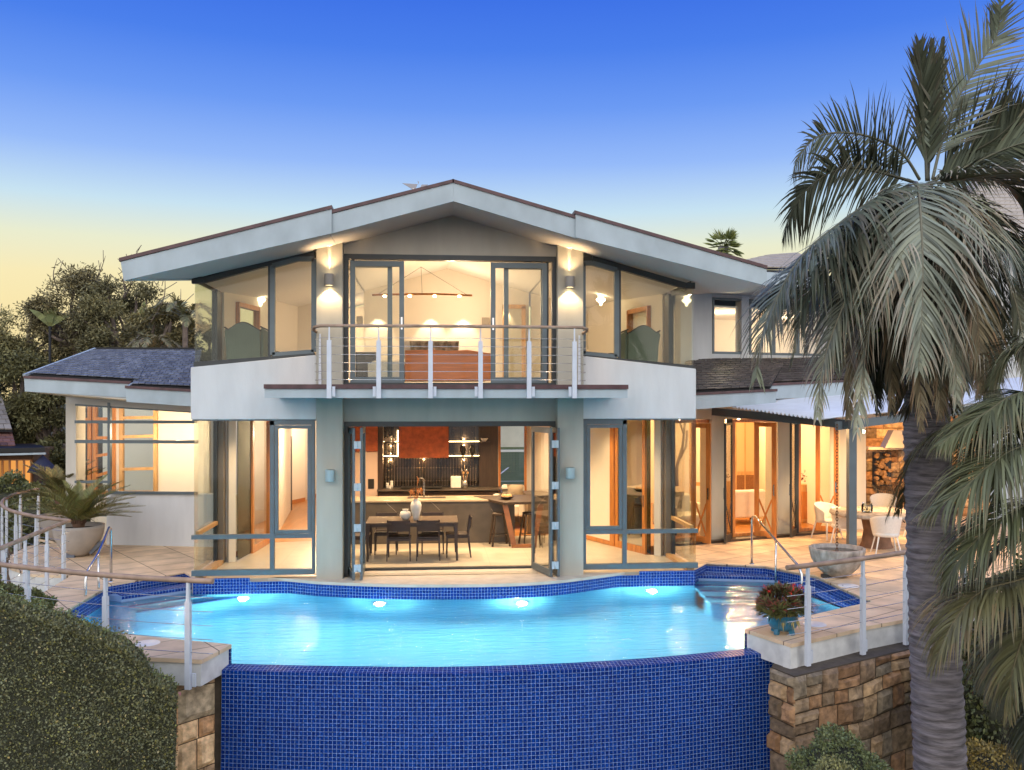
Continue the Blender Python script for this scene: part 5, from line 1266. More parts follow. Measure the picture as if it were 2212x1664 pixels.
def pillow(mb, c, s, rz=0, tilt=0, k=1.0):
    c = Vector(c); n = 6; b = len(mb.v)
    for sgn in (-1, 1):
        for i in range(n + 1):
            for j in range(n + 1):
                x = (i / n - .5) * 2; z = (j / n - .5) * 2; e = (1 - x ** 4) * (1 - z ** 4)
                px, pz = x * (1 - .08 * (1 - abs(z)) ** 1 * abs(x)) * s, z * s * k; py = sgn * e * s * .32
                y2 = py * math.cos(tilt) - pz * math.sin(tilt); z2 = py * math.sin(tilt) + pz * math.cos(tilt)
                mb.v.append((c.x + px * math.cos(rz) - y2 * math.sin(rz), c.y + px * math.sin(rz) + y2 * math.cos(rz), c.z + z2))
    for sgn in (0, 1):
        o = b + sgn * (n + 1) ** 2
        for i in range(n):
            for j in range(n): mb.face((o + i * (n + 1) + j, o + (i + 1) * (n + 1) + j, o + (i + 1) * (n + 1) + j + 1, o + i * (n + 1) + j + 1), None, 1.0, True)
m_patt = mat("patterned_cushion", (.08, .075, .05), .9, col2=(.55, .47, .36), vs=9)
def cushion(label, c, s, rz=0, tilt=.25, m=None): 
    q = MB(); pillow(q, c, s, rz, tilt); return A("cushion", q, m or m_patt, label=label, cat="cushion")
def sofa(w, label, loc, rz, m=None):
    t_ = T("sofa", label, "sofa", loc, rz)
    q = MB(); q.box(-w / 2 + .14, w / 2 - .14, -.40, .40, .16, .44); A("seat", q, m or m_wfab, t_, local=True, bevel=.04)
    q = MB(); q.box(-w / 2 + .14, w / 2 - .14, -.46, -.28, .16, .86); A("backrest", q, m or m_wfab, t_, local=True, bevel=.05)
    for s in (-1, 1): q = MB(); x = s * (w / 2 - .07); q.box(x - .075, x + .075, -.46, .42, .16, .66); A("armrest", q, m or m_wfab, t_, local=True, bevel=.04)
    for sx in (-1, 1):
        for y in (-.4, .36): q = MB(); q.box(sx * (w / 2 - .1) - .025, sx * (w / 2 - .1) + .025, y - .025, y + .025, 0, .17); A("leg", q, m_darkwood, t_, local=True)
    return t_
# kitchen corner armchair
p = PY(1103, 1060, 6.1); sofa(.85, "cream armchair with cushions by the kitchen window", (p.x, 6.15, .15), rad(165))
cushion("patterned copper cushion on the cream kitchen armchair", (p.x - .10, 5.95, .72), .17, .2, .3)
cushion("pale star patterned cushion on the cream kitchen armchair", (p.x + .12, 6.15, .86), .20, -.1, .3, mat("sand_cushion", (.5, .4, .28), .9))
dk = T("side_cabinet", "grey side cabinet with dark top right of the kitchen armchair", "cabinet", (2.05, 5.4, 0))
q = MB(); q.box(1.92, 2.6, 5.0, 6.1, 0, .86); A("cabinet_body", q, mat("taupe_cabinet", (.17, .12, .07), .5), dk); q = MB(); q.box(1.90, 2.62, 4.97, 6.1, .862, .90); A("cabinet_top", q, m_marble, dk)
# living room seen through the right hand glass
sofa(1.15, "white sofa inside the living room seen through the glass corner", (5.62, 5.0, 0), rad(200))
cushion("dark patterned cushion on the white sofa behind the glass corner", (5.45, 5.05, .74), .22, .3, .3)
cushion("large white cushion on the arm of the white sofa behind the glass corner", (5.32, 4.85, .66), .2, .5, .3, m_wfab)
sofa(1.2, "white sofa seen from behind through the middle french doors", (DP(1600, 1100, 23.2).x, DP(1600, 1100, 23.2).y, 0), rad(10))
sofa(1.4, "white sofa behind the glass of the furthest french door", (DP(1790, 1100, 24.5).x, DP(1790, 1100, 24.5).y, 0), rad(0))
def bookcase(label, u0, u1, v0, depth, yback, shelves=()):
    a = DP(u0, 900, depth); b = DP(u1, 900, depth); z1 = CAM.z + (H - v0) * depth / F
    t_ = T("bookcase", label, "cabinet", (a.x, a.y, 0))
    q = MB(); q.box(a.x, b.x, a.y, a.y + .4, 0, z1); A("carcass", q, m_timber_p, t_, bevel=.01)
    for (f0, f1, z0, zz1, m) in shelves:
        q = MB(); q.box(a.x + (b.x - a.x) * f0, a.x + (b.x - a.x) * f1, a.y - .012, a.y - .002, z0, zz1); A("door_panel", q, m, t_)
    return t_
m_pdoor = mat("honey_door_panel", (.66, .42, .22), .5)
m_wicker = mat("wicker", (.20, .09, .035), .8, var=.4, vs=40)
bookcase("tall glowing timber cabinet behind the middle french doors", 1588, 1632, 880, 25, 0, ((.08, .46, 1.15, 2.5, m_pdoor), (.54, .94, 1.15, 2.5, m_pdoor), (.08, .46, .1, 1.05, m_wicker), (.54, .94, .1, 1.05, m_wicker)))
bookcase("low timber cabinet with wicker door behind the furthest french doors", 1728, 1764, 1047, 23.0, 0, ((.1, .45, .1, .8, m_timber), (.52, .94, .1, .8, m_wicker)))
bookcase("pale tall cabinet behind the nearest french door", 1497, 1532, 900, 24.5, 0, ((.1, .9, .9, 2.4, m_cream), (.1, .9, .1, .8, m_cream)))
q = MB(); a, b = DP(1729, 1043, 24.3), DP(1757, 940, 24.3); q.box(a.x, b.x, a.y, a.y + .04, a.z, b.z); A("wall_picture", q, mat("dark_canvas", (.05, .05, .055), .5, col2=(.20, .19, .19), vs=2), label="dark framed picture over the low cabinet behind the furthest doors", cat="picture")
q = MB()
for i in range(60):
    c_ = Vector(DP(1742, 1040, 23.1)) + Vector((R.uniform(-.2, .2), R.uniform(-.1, .1), R.uniform(-.02, .22))); d = Vector((R.uniform(-1, 1), R.uniform(-1, 1), R.uniform(0, 1))) * .07; q.poly([c_, c_ + d + Vector((0, 0, .02)), c_ + d * 1.3, c_ + d + Vector((.02, 0, -.02))])
A("flower_arrangement", q, mat("dark_red_petal", (.10, .02, .02), .7), label="dark red flowers standing on the low timber cabinet", cat="flowers", kind="stuff")
q = MB(); q.tube(smooth_pts([DP(1462, 1050, 23.5), DP(1462, 1010, 23.5), DP(1474, 965, 23.5), DP(1480, 900, 23.5)], 6), [.05] * 6 + [.04] * 6 + [.03] * 7, 8); q.tube([DP(1469, 990, 23.5), DP(1482, 965, 23.5), DP(1484, 930, 23.5)], .03, 6); q.tube([DP(1477, 940, 23.5), DP(1466, 905, 23.5)], .025, 6)
A("driftwood_branch", q, m_wood, label="dark bare branch standing behind the white sofa in the living room", cat="branch")
st = T("side_table", "small dark folding table beside the white sofa behind the glass", "side table", tuple(G(1441, 1128, 0)))
p = G(1441, 1126, 0); q = MB(); q.box(p.x - .22, p.x + .2, p.y - .2, p.y + .2, .55, .575); A("table_top", q, m_dark, st)
for s in (-1, 1): q = MB(); q.bar(p + Vector((-.17 * s, .02 * s, .55)), p + Vector((.17 * s, .02 * s, 0)), .03, .02, up=(0, 1, 0)); A("leg", q, m_dark, st)

# bedroom
bed = T("bed", "wide bed with tall red timber footboard in the room behind the balcony", "bed", (0, 3.2, 3.4))
hbp = [(875, 823), (1060, 823), (1060, 764), (1010, 756), (968, 758), (925, 756), (875, 757)]
q = MB(); q.slab([PY(u - (0), v, 2.6) for u, v in hbp], (0, .05, 0)); A("footboard", q, mat("red_timber", (.56, .17, .03), .28, var=.25, vs=2, stretch=(.6, 6, 6), coat=.4), bed, bevel=.006)
q = MB(); q.box(PY(800, 800, 2.7).x, PY(1064, 800, 2.7).x, 2.68, 4.7, 3.55, 3.95); A("mattress", q, m_wfab, bed, bevel=.08)
q = MB(); q.box(PY(795, 800, 2.7).x, PY(874, 800, 2.7).x, 2.62, 2.68, 3.45, 3.90); A("side_rail", q, m_wfab, bed, bevel=.02)
for u, dx, m, lab in ((886, 0, m_wfab, "white pillow left on the bed"), (906, 0, m_patt, "patterned grey pillow beside the left white pillow on the bed"), (946, 0, m_patt, "patterned grey pillow right of the middle of the bed"), (972, 0, m_patt, "rightmost pointed pillow on the bed")):
    p = PY(u, 750, 3.1 + (.12 if m is m_wfab else 0)); cushion(lab, (p.x, p.y, 4.19), .20, R.uniform(-.15, .15), .35, m)
pd = T("pendant_lamp", "curved timber pendant bar with four small lamps hanging on thin wires in the bedroom", "pendant lamp", tuple(PY(912, 640, 3.2)))
bars_ = [PY(804, 637.5, 3.2), PY(860, 636, 3.2), PY(912, 635.5, 3.2), PY(965, 636, 3.2), PY(1020, 638.5, 3.2)]; q = MB(); q.tube(smooth_pts(bars_, 5), .022, 8); A("timber_bar", q, m_timber, pd)
ap = PY(909.5, 577, 3.2)
for e_ in (PY(815, 637, 3.2), PY(912, 636, 3.2), PY(1008, 637, 3.2)): q = MB(); q.tube([ap, e_], .004, 4); A("wire", q, m_darkwood, pd)
for u in (831, 885, 939, 992):
    p = PY(u, 639.5, 3.2); q = MB(); q.lathe([(0, 0), (.035, 0), (.035, .03), (0, .03)], 14, p - Vector((0, 0, .02))); A("lamp", q, m_bulb, pd)
ns = T("bedside_table", "dark bedside console left of the bed behind the glass", "bedside table", tuple(PY(790, 820, 3.6)))
a = PY(768, 823, 3.6); b = PY(812, 761, 3.6); q = MB(); q.box(a.x, b.x, 3.6, 4.0, 3.4, b.z); A("cabinet", q, m_darkwood, ns); 
dr_ = T("bedroom_door", "pale timber framed door ajar at the right of the bedroom", "door", tuple(PY(1110, 820, 6.2)))
a = PY(1090, 820, 6.3); b = PY(1131, 657, 6.3); z1 = 5.45
q = MB(); q.bar((a.x, 6.3, 3.4), (a.x, 6.3, z1), .1, .06, up=(0, 1, 0)); q.bar((b.x, 6.3, 3.4), (b.x, 6.3, z1), .1, .06, up=(0, 1, 0)); q.bar((a.x - .05, 6.3, z1), (b.x + .05, 6.3, z1), .1, .06, up=(0, 1, 0)); A("door_frame", q, m_timber_p, dr_)
q = MB(); q.box(a.x + .05, b.x - .05, 6.3, 6.34, 3.4, z1 - .05); A("door_panel", q, mat("frosted_panel", (.45, .40, .30), .3), dr_); q = MB(); q.tube([(b.x - .12, 6.26, 4.4), (b.x - .02, 6.26, 4.4)], .012, 8); A("handle", q, m_steel, dr_)
for (u0, u1, v0, v1, y, l) in ((770, 784, 683, 705, 6.4, "grey square speaker on the bedroom wall left of the bed"), (1041, 1056, 686, 706, 6.4, "grey square speaker on the bedroom wall right of the bed")):
    a = PY(u0, v1, y); b = PY(u1, v0, y); q = MB(); q.box(a.x, b.x, y, y + .06, a.z, b.z); A("wall_speaker", q, mat("speaker_grey", (.35, .31, .26), .8), label=l, cat="speaker", group="bedroom wall speakers", bevel=.01)

# ================================================================== terrace furniture on the right
# pergola
pg = T("pergola", "white corrugated pergola roof on grey posts over the outdoor dining area", "pergola", tuple(G(1840, 1224, 0)))
PA, PB, PC, PD = DP(1565, 877, 19.3), DP(1768, 905, 16.6), DP(2250, 856, 18.6), DP(2250, 812, 24.5)
q = MB()
def pf(i, j):
    e = PA.lerp(PB, i); f_ = PD.lerp(PC, i); p = e.lerp(f_, j); p = Vector(p); p.z += .022 * math.sin(i * 2 * math.pi * 24); return p
q.grid(pf, 192, 6); o = A("corrugated_roof", q, mat("white_corrugated_sheet", (.62, .66, .72), .5, var=.06, vs=3), pg); md = o.modifiers.new("thick", 'SOLIDIFY'); md.thickness = .006
q = MB(); q.bar(PA + Vector((-.25, .0, -.12)), PB + Vector((.5, -.2, -.10)), .08, .16); A("beam", q, m_dark, pg)
q = MB(); q.bar(PB + Vector((.3, -.1, -.13)), PC + Vector((0, 0, -.10)), .08, .15); A("beam", q, m_frame, pg)
for k in (.3, .6): q = MB(); q.bar(PA.lerp(PD, k) + Vector((0, 0, -.1)), PB.lerp(PC, k) + Vector((0, 0, -.1)), .06, .12); A("rafter", q, m_frame, pg)
p = G(1839.5, 1224, 0)
for (pp, w_, zt_) in ((p, .15, 2.72), (G(1574, 1165, 0), .13, 2.9), (G(1718, 1156.5, 0), .12, 2.85)):
    q = MB(); q.box(pp.x - w_ / 2, pp.x + w_ / 2, pp.y - .06, pp.y + .06, 0, zt_); A("post", q, m_frame if w_ == .15 else m_dark, pg)
lq = DP(1865, 933, 19.5); q = MB(); q.lathe([(0, 0), (.03, -.03), (.04, .03), (0, .04)], 12, lq); A("spot_lamp", q, m_bulb, pg); lamp("terrace_spot", 'SPOT', tuple(lq + Vector((0, -.1, -.08))), 420, (1, .60, .28), .05, tuple(DP(1885, 1120, 21)), 120, .7)
lamp("terrace_spot", 'SPOT', (lq.x + 1.6, lq.y - .2, 2.6), 340, (1, .60, .28), .05, (9.6, 1.6, 0), 130, .7)
lamp("terrace_door_glow", 'SPOT', (6.6, 3.1, 2.65), 240, (1, .58, .26), .06, (6.9, 1.2, 0), 140, .8)
pt_ = G(1885, 1240, 0); lamp("paving_spot", 'SPOT', (pt_.x - .3, pt_.y + .9, 2.6), 130, (1, .66, .34), .03, tuple(pt_), 20, .5)
for k in (1,): lamp("fireplace_glow", 'SPOT', tuple(DP(1905, 925, 22.8)), 420, (1, .50, .16), .06, tuple(DP(1905, 1040, 25.0)), 120, .7)
# fireplace corner with firewood
bq0, bq1 = DP(1868, 1000, 25.3), DP(2140, 1000, 24.0)
stone_wall("fireplace_wall", [(bq0.x, bq0.y), (bq1.x, bq1.y)], [(bq1.x + .2, bq1.y + .6), (bq0.x + .2, bq0.y + .6)], 0, 2.9, "warm lit sandstone fireplace wall behind the outdoor table", 21, (.2, .36), (.3, .6))
q = MB(); a = DP(1892, 1050, 24.9); b = DP(1926, 978, 24.9); q.box(a.x, b.x, a.y - .02, a.y + .2, a.z, b.z); A("firewood_niche", q, m_black, label="dark niche holding stacked logs in the fireplace wall", cat="niche")
q = MB()
for i in range(48):
    u = R.uniform(1894, 1924); v = R.uniform(982, 1048); p = DP(u, v, 24.75); r_ = R.uniform(.03, .055)
    q.tube([p, p + Vector((0, .15, 0))], r_, 9, R.uniform(.5, 1.3))
A("firewood", q, mat("cut_logs", (.26, .15, .07), .9, var=.4, vs=25, tint=True), label="round cut logs stacked in the dark fireplace niche", cat="firewood", kind="stuff")
hd = T("range_hood", "stainless hood and shelf on the fireplace wall beside the palm trunk", "hood", tuple(DP(1930, 970, 24)))
q = MB(); q.slab([DP(1912, 968, 24.3), DP(2000, 968, 24.0), DP(1985, 930, 24.2), DP(1930, 930, 24.4)], (0, .3, 0)); A("hood_body", q, mat("brushed_steel", (.42, .40, .37), .45, metal=.7), hd); q = MB(); q.slab([DP(1876, 972, 24.5), DP(2000, 972, 24.2), DP(2000, 966, 24.2), DP(1876, 966, 24.5)], (0, .3, 0)); A("shelf", q, m_ledge, hd)
# round stone table, jar, woven chairs
tc_ = G(1893, 1105.5, .75); tc_ = Vector((tc_.x, tc_.y, 0))
tb = T("round_stone_table", "round sandstone outdoor table on a thick stone base", "table", tuple(tc_))
q = MB(); q.lathe([(0, .76), (.93, .76), (.95, .74), (.95, .70), (.92, .68), (0, .68)], 48, tc_); A("table_top", q, m_concrete, tb); q = MB(); q.lathe([(.34, 0), (.30, .1), (.26, .35), (.32, .68)], 24, tc_); A("pedestal", q, mat("brown_stone_base", (.24, .13, .08), .8, var=.3, vs=6), tb)
jp = G(1873, 1107, .76); q = MB(); q.lathe([(0, 0), (.10, 0), (.115, .04), (.115, .15), (.09, .18), (.105, .20)], 24, jp); jr = A("glass_jar", q, glassm("jar_glass", (.8, .85, .8)), label="wide glass jar of greenery on the round stone table", cat="jar")
q = MB()
for i in range(60):
    a = R.uniform(0, 6.3); rr_ = R.uniform(0, .08); c_ = jp + Vector((rr_ * math.cos(a), rr_ * math.sin(a), R.uniform(.02, .13))); d = Vector((R.uniform(-1, 1), R.uniform(-1, 1), R.uniform(0, 1))).normalized() * .04; e_ = d.cross(Vector((0, 0, 1))) * .3; q.poly([c_ - e_, c_ + e_, c_ + d])
A("succulents", q, m_hedge, label="green succulents inside the glass jar on the round table", cat="plant", kind="stuff")
def tub_chair():
    t_ = T("woven_tub_chair", "", "chair")
    q = MB()
    def fn(i, j):
        a = math.pi * (1.5 + (i - .5) * 1.30); top = .80 - .16 * abs((i - .5) * 2) ** 2.2; z = .40 + (top - .40) * j; r_ = .25 + .055 * j
        return (r_ * math.cos(a) * 1.02, r_ * math.sin(a) + .03, z)
    q.grid(fn, 28, 8); o = A("back_shell", q, m_wv, t_, local=True); md = o.modifiers.new("thick", 'SOLIDIFY'); md.thickness = .022
    q = MB(); q.lathe([(0, .44), (.24, .44), (.255, .42), (.25, .37), (0, .36)], 24); A("seat", q, m_wv, t_, local=True)
    for sx in (-1, 1):
        for sy in (-1, 1): q = MB(); q.bar((sx * .17, sy * .16, .38), (sx * .25, sy * .23, 0), .03, .03, up=(0, 1, 0), w2=.018, h2=.018); A("leg", q, m_white_p, t_, local=True)
    return t_
m_wv = mat("white_woven_plastic", (.74, .70, .64), .7, bump=.8, bs=120, var=.05, vs=30)
GW = "white woven chairs round the stone table"
c0_ = G(1914, 1197, 0); tcx = tub_chair(); fc = lambda p: math.atan2(tc_.y - p.y, tc_.x - p.x) - math.pi / 2
place(tcx, (c0_.x, c0_.y, 0), fc(c0_), "white woven tub chair seen from behind at the near side of the stone table", GW)
for (u, v, l) in ((1822, 1176, "white woven tub chair left of the stone table behind the hanging chain"), (1786, 1163, "leftmost white woven tub chair by the furthest door"), (1908, 1138, "white woven tub chair on the far side of the stone table"), (1985, 1160, "white woven tub chair mostly behind the palm trunk")):
    p = G(u, v, 0); place(copy_tree(tcx), (p.x, p.y, 0), fc(p), l, GW)
bc = T("butterfly_chair", "black wire butterfly chair by the fireplace wall", "chair", tuple(G(1918, 1127, 0)))
b0 = G(1918, 1127, 0)
q = MB()
for (p_, q_) in (((-.38, .1, .95), (.3, -.3, 0)), ((.38, .1, .95), (-.3, -.3, 0)), ((-.36, -.35, .62), (.3, .3, 0)), ((.36, -.35, .62), (-.3, .3, 0))): q.tube([b0 + Vector(p_), b0 + Vector(q_)], .014, 6)
A("frame", q, m_black, bc)
q = MB(); cn = [Vector((-.38, .1, .95)), Vector((.38, .1, .95)), Vector((.36, -.35, .62)), Vector((-.36, -.35, .62))]
for k in range(14):
    s_ = k / 13; a = cn[0].lerp(cn[3], s_); b = cn[1].lerp(cn[2], s_); sag = .32 * math.sin(math.pi * (.2 + .7 * s_)); q.tube([b0 + a, b0 + a.lerp(b, .25) - Vector((0, 0, sag * .7)), b0 + a.lerp(b, .5) - Vector((0, 0, sag)), b0 + a.lerp(b, .75) - Vector((0, 0, sag * .7)), b0 + b], .006, 4)
    s_ = k / 13; a = cn[0].lerp(cn[1], s_); b = cn[3].lerp(cn[2], s_); w_ = math.sin(math.pi * s_) * .30; q.tube([b0 + a, b0 + a.lerp(b, .5) - Vector((0, 0, w_ + .03)), b0 + b], .006, 4)
A("wire_seat", q, m_black, bc)
# concrete water bowl with rain chain
wb0 = G(1808, 1246, 0); bowl = T("water_bowl", "weathered concrete bowl of water beneath a rusty rain chain", "water bowl", tuple(wb0))
prof = [(.0, .01), (.14, .0), (.24, .06), (.36, .18), (.44, .32), (.475, .47), (.48, .52), (.43, .52), (.42, .47), (.38, .44)]
q = MB(); q.lathe(prof, 48, wb0); A("bowl_shell", q, m_concrete, bowl); q = MB(); q.lathe([(0, .455), (.42, .455)], 40, wb0); A("bowl_water", q, mat("dark_water", (.02, .016, .01), .05), bowl)
q = MB(); q.bar(wb0 + Vector((-.3, -.05, .03)), wb0 + Vector((-.12, -.05, .03)), .10, .06); A("foot_wedge", q, m_dark, bowl)
ch = T("rain_chain", "rusty link chain hanging from the pergola into the concrete bowl", "chain", tuple(wb0 + Vector((0, 0, .45))))
q = MB(); z = .42; k = 0
while z < 2.72:
    pts = []
    for i in range(12):
        a = 2 * math.pi * i / 12; dx = .019 * math.cos(a); dz = .036 * math.sin(a); pts.append(wb0 + (Vector((dx, 0, z + dz)) if k % 2 else Vector((dx * .5, dx, z + dz))))
    q.tube(pts, .0065, 6, closed=True); z += .055; k += 1
A("chain_links", q, mat("rusty_iron", (.10, .045, .02), .7, metal=.4, var=.3, vs=20), ch)

# ================================================================== planters
def bowl_planter(loc, r, h, label, m=None):
    t_ = T("bowl_planter", label, "planter", tuple(loc)); s = r / .48; hh = h / .52
    q = MB(); q.lathe([(a * s, b * hh) for a, b in prof], 48, loc); A("bowl", q, m or m_planter, t_); q = MB(); q.lathe([(0, .455 * hh), (.42 * s, .455 * hh)], 32, loc); A("soil", q, m_soil, t_)
    return t_
m_planter = mat("pale_concrete", (.40, .36, .32), .85, var=.15, vs=3, bump=.3, bs=25)
pp = G(170, 1201, 0); bp1 = bowl_planter(pp, .49, .62, "large round concrete bowl planter on the left terrace")
q = MB(); q.bar(pp + Vector((-.25, -.12, .06)), pp + Vector((.0, -.12, .05)), .20, .12); q.bar(pp + Vector((.25, .0, .06)), pp + Vector((.46, .0, .28)), .20, .06); A("stand", q, mat("blue_grey_stand", (.13, .15, .19), .6), bp1)
pp2 = G(132, 1170, 0); bowl_planter(pp2, .45, .6, "second round bowl planter half hidden behind the nearer planter")
# blue footed pot on the right front deck
bpz = G(1691, 1368, 0); bpt = T("blue_pot", "glazed blue footed pot on the corner of the right front deck", "pot", tuple(bpz)); m_blue = mat("blue_glaze", (.03, .17, .28), .3, var=.3, vs=8)
q = MB(); q.lathe([(0, .05), (.12, .05), (.18, .10), (.20, .17), (.185, .24), (.20, .26), (.18, .26), (.16, .22)], 28, bpz); A("pot_body", q, m_blue, bpt)
for k in range(4): a = .6 + k * math.pi / 2; q = MB(); q.bar(bpz + Vector((.11 * math.cos(a), .11 * math.sin(a), .12)), bpz + Vector((.15 * math.cos(a), .15 * math.sin(a), 0)), .07, .06, w2=.05, h2=.05, up=(math.cos(a), math.sin(a), 0)); A("foot", q, m_blue, bpt)
# ================================================================== vegetation
def leafq(mb, c, d, up, l, w, tint):
    """one leaf: pointed rhombus folded a little along its rib"""
    s_ = d.cross(up)
    if s_.length < 1e-4: s_ = Vector((1, 0, 0))
    s_.normalize(); m = c + d * (l * .5)
    mb.poly([c, m + s_ * (w * .5), c + d * l, m - s_ * (w * .5)], tint)
def rdir(rr=R):
    z = rr.uniform(-1, 1); a = rr.uniform(0, 6.2832); k = math.sqrt(1 - z * z); return Vector((k * math.cos(a), k * math.sin(a), z))
def greens(rr, base=(1, 1, 1), lo=.55, hi=1.5, yellow=.25):
    k = rr.uniform(lo, hi); y = rr.random() * yellow
    return (base[0] * k * (1 + y), base[1] * k * (1 + y * .4), base[2] * k * (1 - y * .5))
def cloud(mb, c, rad3, n, size, rr, lo=.5, hi=1.5, shell=.55, base=(1, 1, 1), asp=.5, hang=0.0):
    c = Vector(c)
    for _ in range(n):
        d = rdir(rr); k = shell + (1 - shell) * rr.random(); nz = 1 + .25 * math.sin(d.x * 5 + c.x) * math.cos(d.z * 6 + c.z)
        p = c + Vector((d.x * rad3[0], d.y * rad3[1], d.z * rad3[2])) * k * nz
        q = (rdir(rr) + d * .6 + Vector((0, 0, -hang))).normalized()
        l = size * rr.uniform(.6, 1.4); leafq(mb, p, q, rdir(rr), l, l * asp, greens(rr, base, lo, hi))
def frond(mb, pts, L, n=46, w=.030, seg=4, droop=.6, spread=.75, rr=R, start=.12, tint=(1, 1, 1), both=True, ragged=.15, tipf=.45, rach=.016, fold=0.0, sidev=None):
    P = smooth_pts(pts, 8) if len(pts) > 2 else pts; m = len(P); T_ = [0]
    for a, b in zip(P[:-1], P[1:]): T_.append(T_[-1] + (b - a).length)
    tot = T_[-1]
    mb.tube(P, [max(.003, rach * (1 - .8 * i / (m - 1))) for i in range(m)], 5, (tint[0] * 1.1, tint[1] * .9, tint[2] * .8))
    for k in range(n):
        t = start + (1 - start) * (k + .5) / n; s = t * tot; i = max(j for j in range(m) if T_[j] <= s + 1e-9); i = min(i, m - 2)
        f = (s - T_[i]) / max(1e-6, T_[i + 1] - T_[i]); p = P[i].lerp(P[i + 1], f); d = (P[i + 1] - P[i]).normalized()
        sv = d.cross(Vector((0, 0, 1)))
        if sidev is not None: sv = Vector(sidev) - d * d.dot(Vector(sidev))
        if sv.length < .12: sv = d.cross(Vector((.3, -1, .1)))
        sv.normalize(); upv = sv.cross(d).normalized()
        ll = L * (math.sin(math.pi * min(1, (t * .8 + .12))) ** .6) * (1 - (1 - tipf) * max(0, t - .6) / .4) * rr.uniform(1 - ragged, 1 + ragged) * (.55 if rr.random() < ragged * .5 else 1)
        for sg in ((-1, 1) if both else (1,)):
            if rr.random() < ragged * .25: continue
            g = (sv * sg * spread + d * (.55 + .5 * t) + upv * (.25 + fold) + rdir(rr) * .10).normalized()
            tn = greens(rr, tint, .65, 1.45, .15); pa = p; ww = w * rr.uniform(.7, 1.2); dd = g; b0 = len(mb.v)
            wv = dd.cross(upv).normalized()
            if wv.length < .5: wv = Vector((1, 0, 0))
            for q in range(seg + 1):
                u = q / seg; hw = ww * .5 * (1 - u ** 2.2) * (.6 + .4 * min(1, u * 6))
                mb.v.append(tuple(pa + wv * hw)); mb.v.append(tuple(pa - wv * hw))
                dd = (dd + Vector((0, 0, -1)) * droop * (.5 + u) / seg * 1.6 + rdir(rr) * .05).normalized(); pa = pa + dd * (ll / seg)
            tip = rr.random() < .55; tb = (tn[0] * 1.2, tn[1] * .98, tn[2] * .98)
            for q in range(seg): mb.face((b0 + 2 * q, b0 + 2 * q + 1, b0 + 2 * q + 3, b0 + 2 * q + 2), None, tb if (tip and q >= seg - 2) else tn, True)
PG = (.95, 1.0, .95); PS = (1.5, 1.5, 1.55); PBn = (1.35, 1.0, .80); PDk = (.45, .47, .40); PGr = (2.2, 2.1, 2.1)
# ---- the big palm in front of the right terrace
def dpp(L_): return [DP(u, v, d) for (u, v, d) in L_]
palm = T("palm_tree", "tall feather palm with drooping grey green fronds in front of the right terrace", "palm tree", tuple(DP(2032, 1664, 8.6) * 1))
tb_ = MB(); rr = random.Random(5)
path = [DP(2040, 1900, 8.6), DP(2031, 1664, 8.6), DP(2024, 1500, 8.6), DP(2016, 1300, 8.6), DP(2008, 1100, 8.6), DP(2003, 960, 8.6), DP(2002, 890, 8.6), DP(1998, 800, 8.6), DP(1996, 600, 8.6), DP(1998, 400, 8.6)]
sp_ = smooth_pts(path, 44); rads = []
for i, p in enumerate(sp_):
    z = p.z; r_ = .205 + .045 * max(0, min(1, (2.8 - z) / 5.5)); r_ *= 1 + .045 * (math.sin(z * 62 + math.sin(z * 7) * 2.5) > .2) + .012 * math.sin(z * 9) + .012 * math.sin(z * 23)
    if z > 2.9: r_ *= max(.35, 1 - (z - 2.9) * .30)
    rads.append(r_)
tb_.tube(sp_, rads, 28); A("trunk", tb_, m_bark, palm)
D0 = 8.5
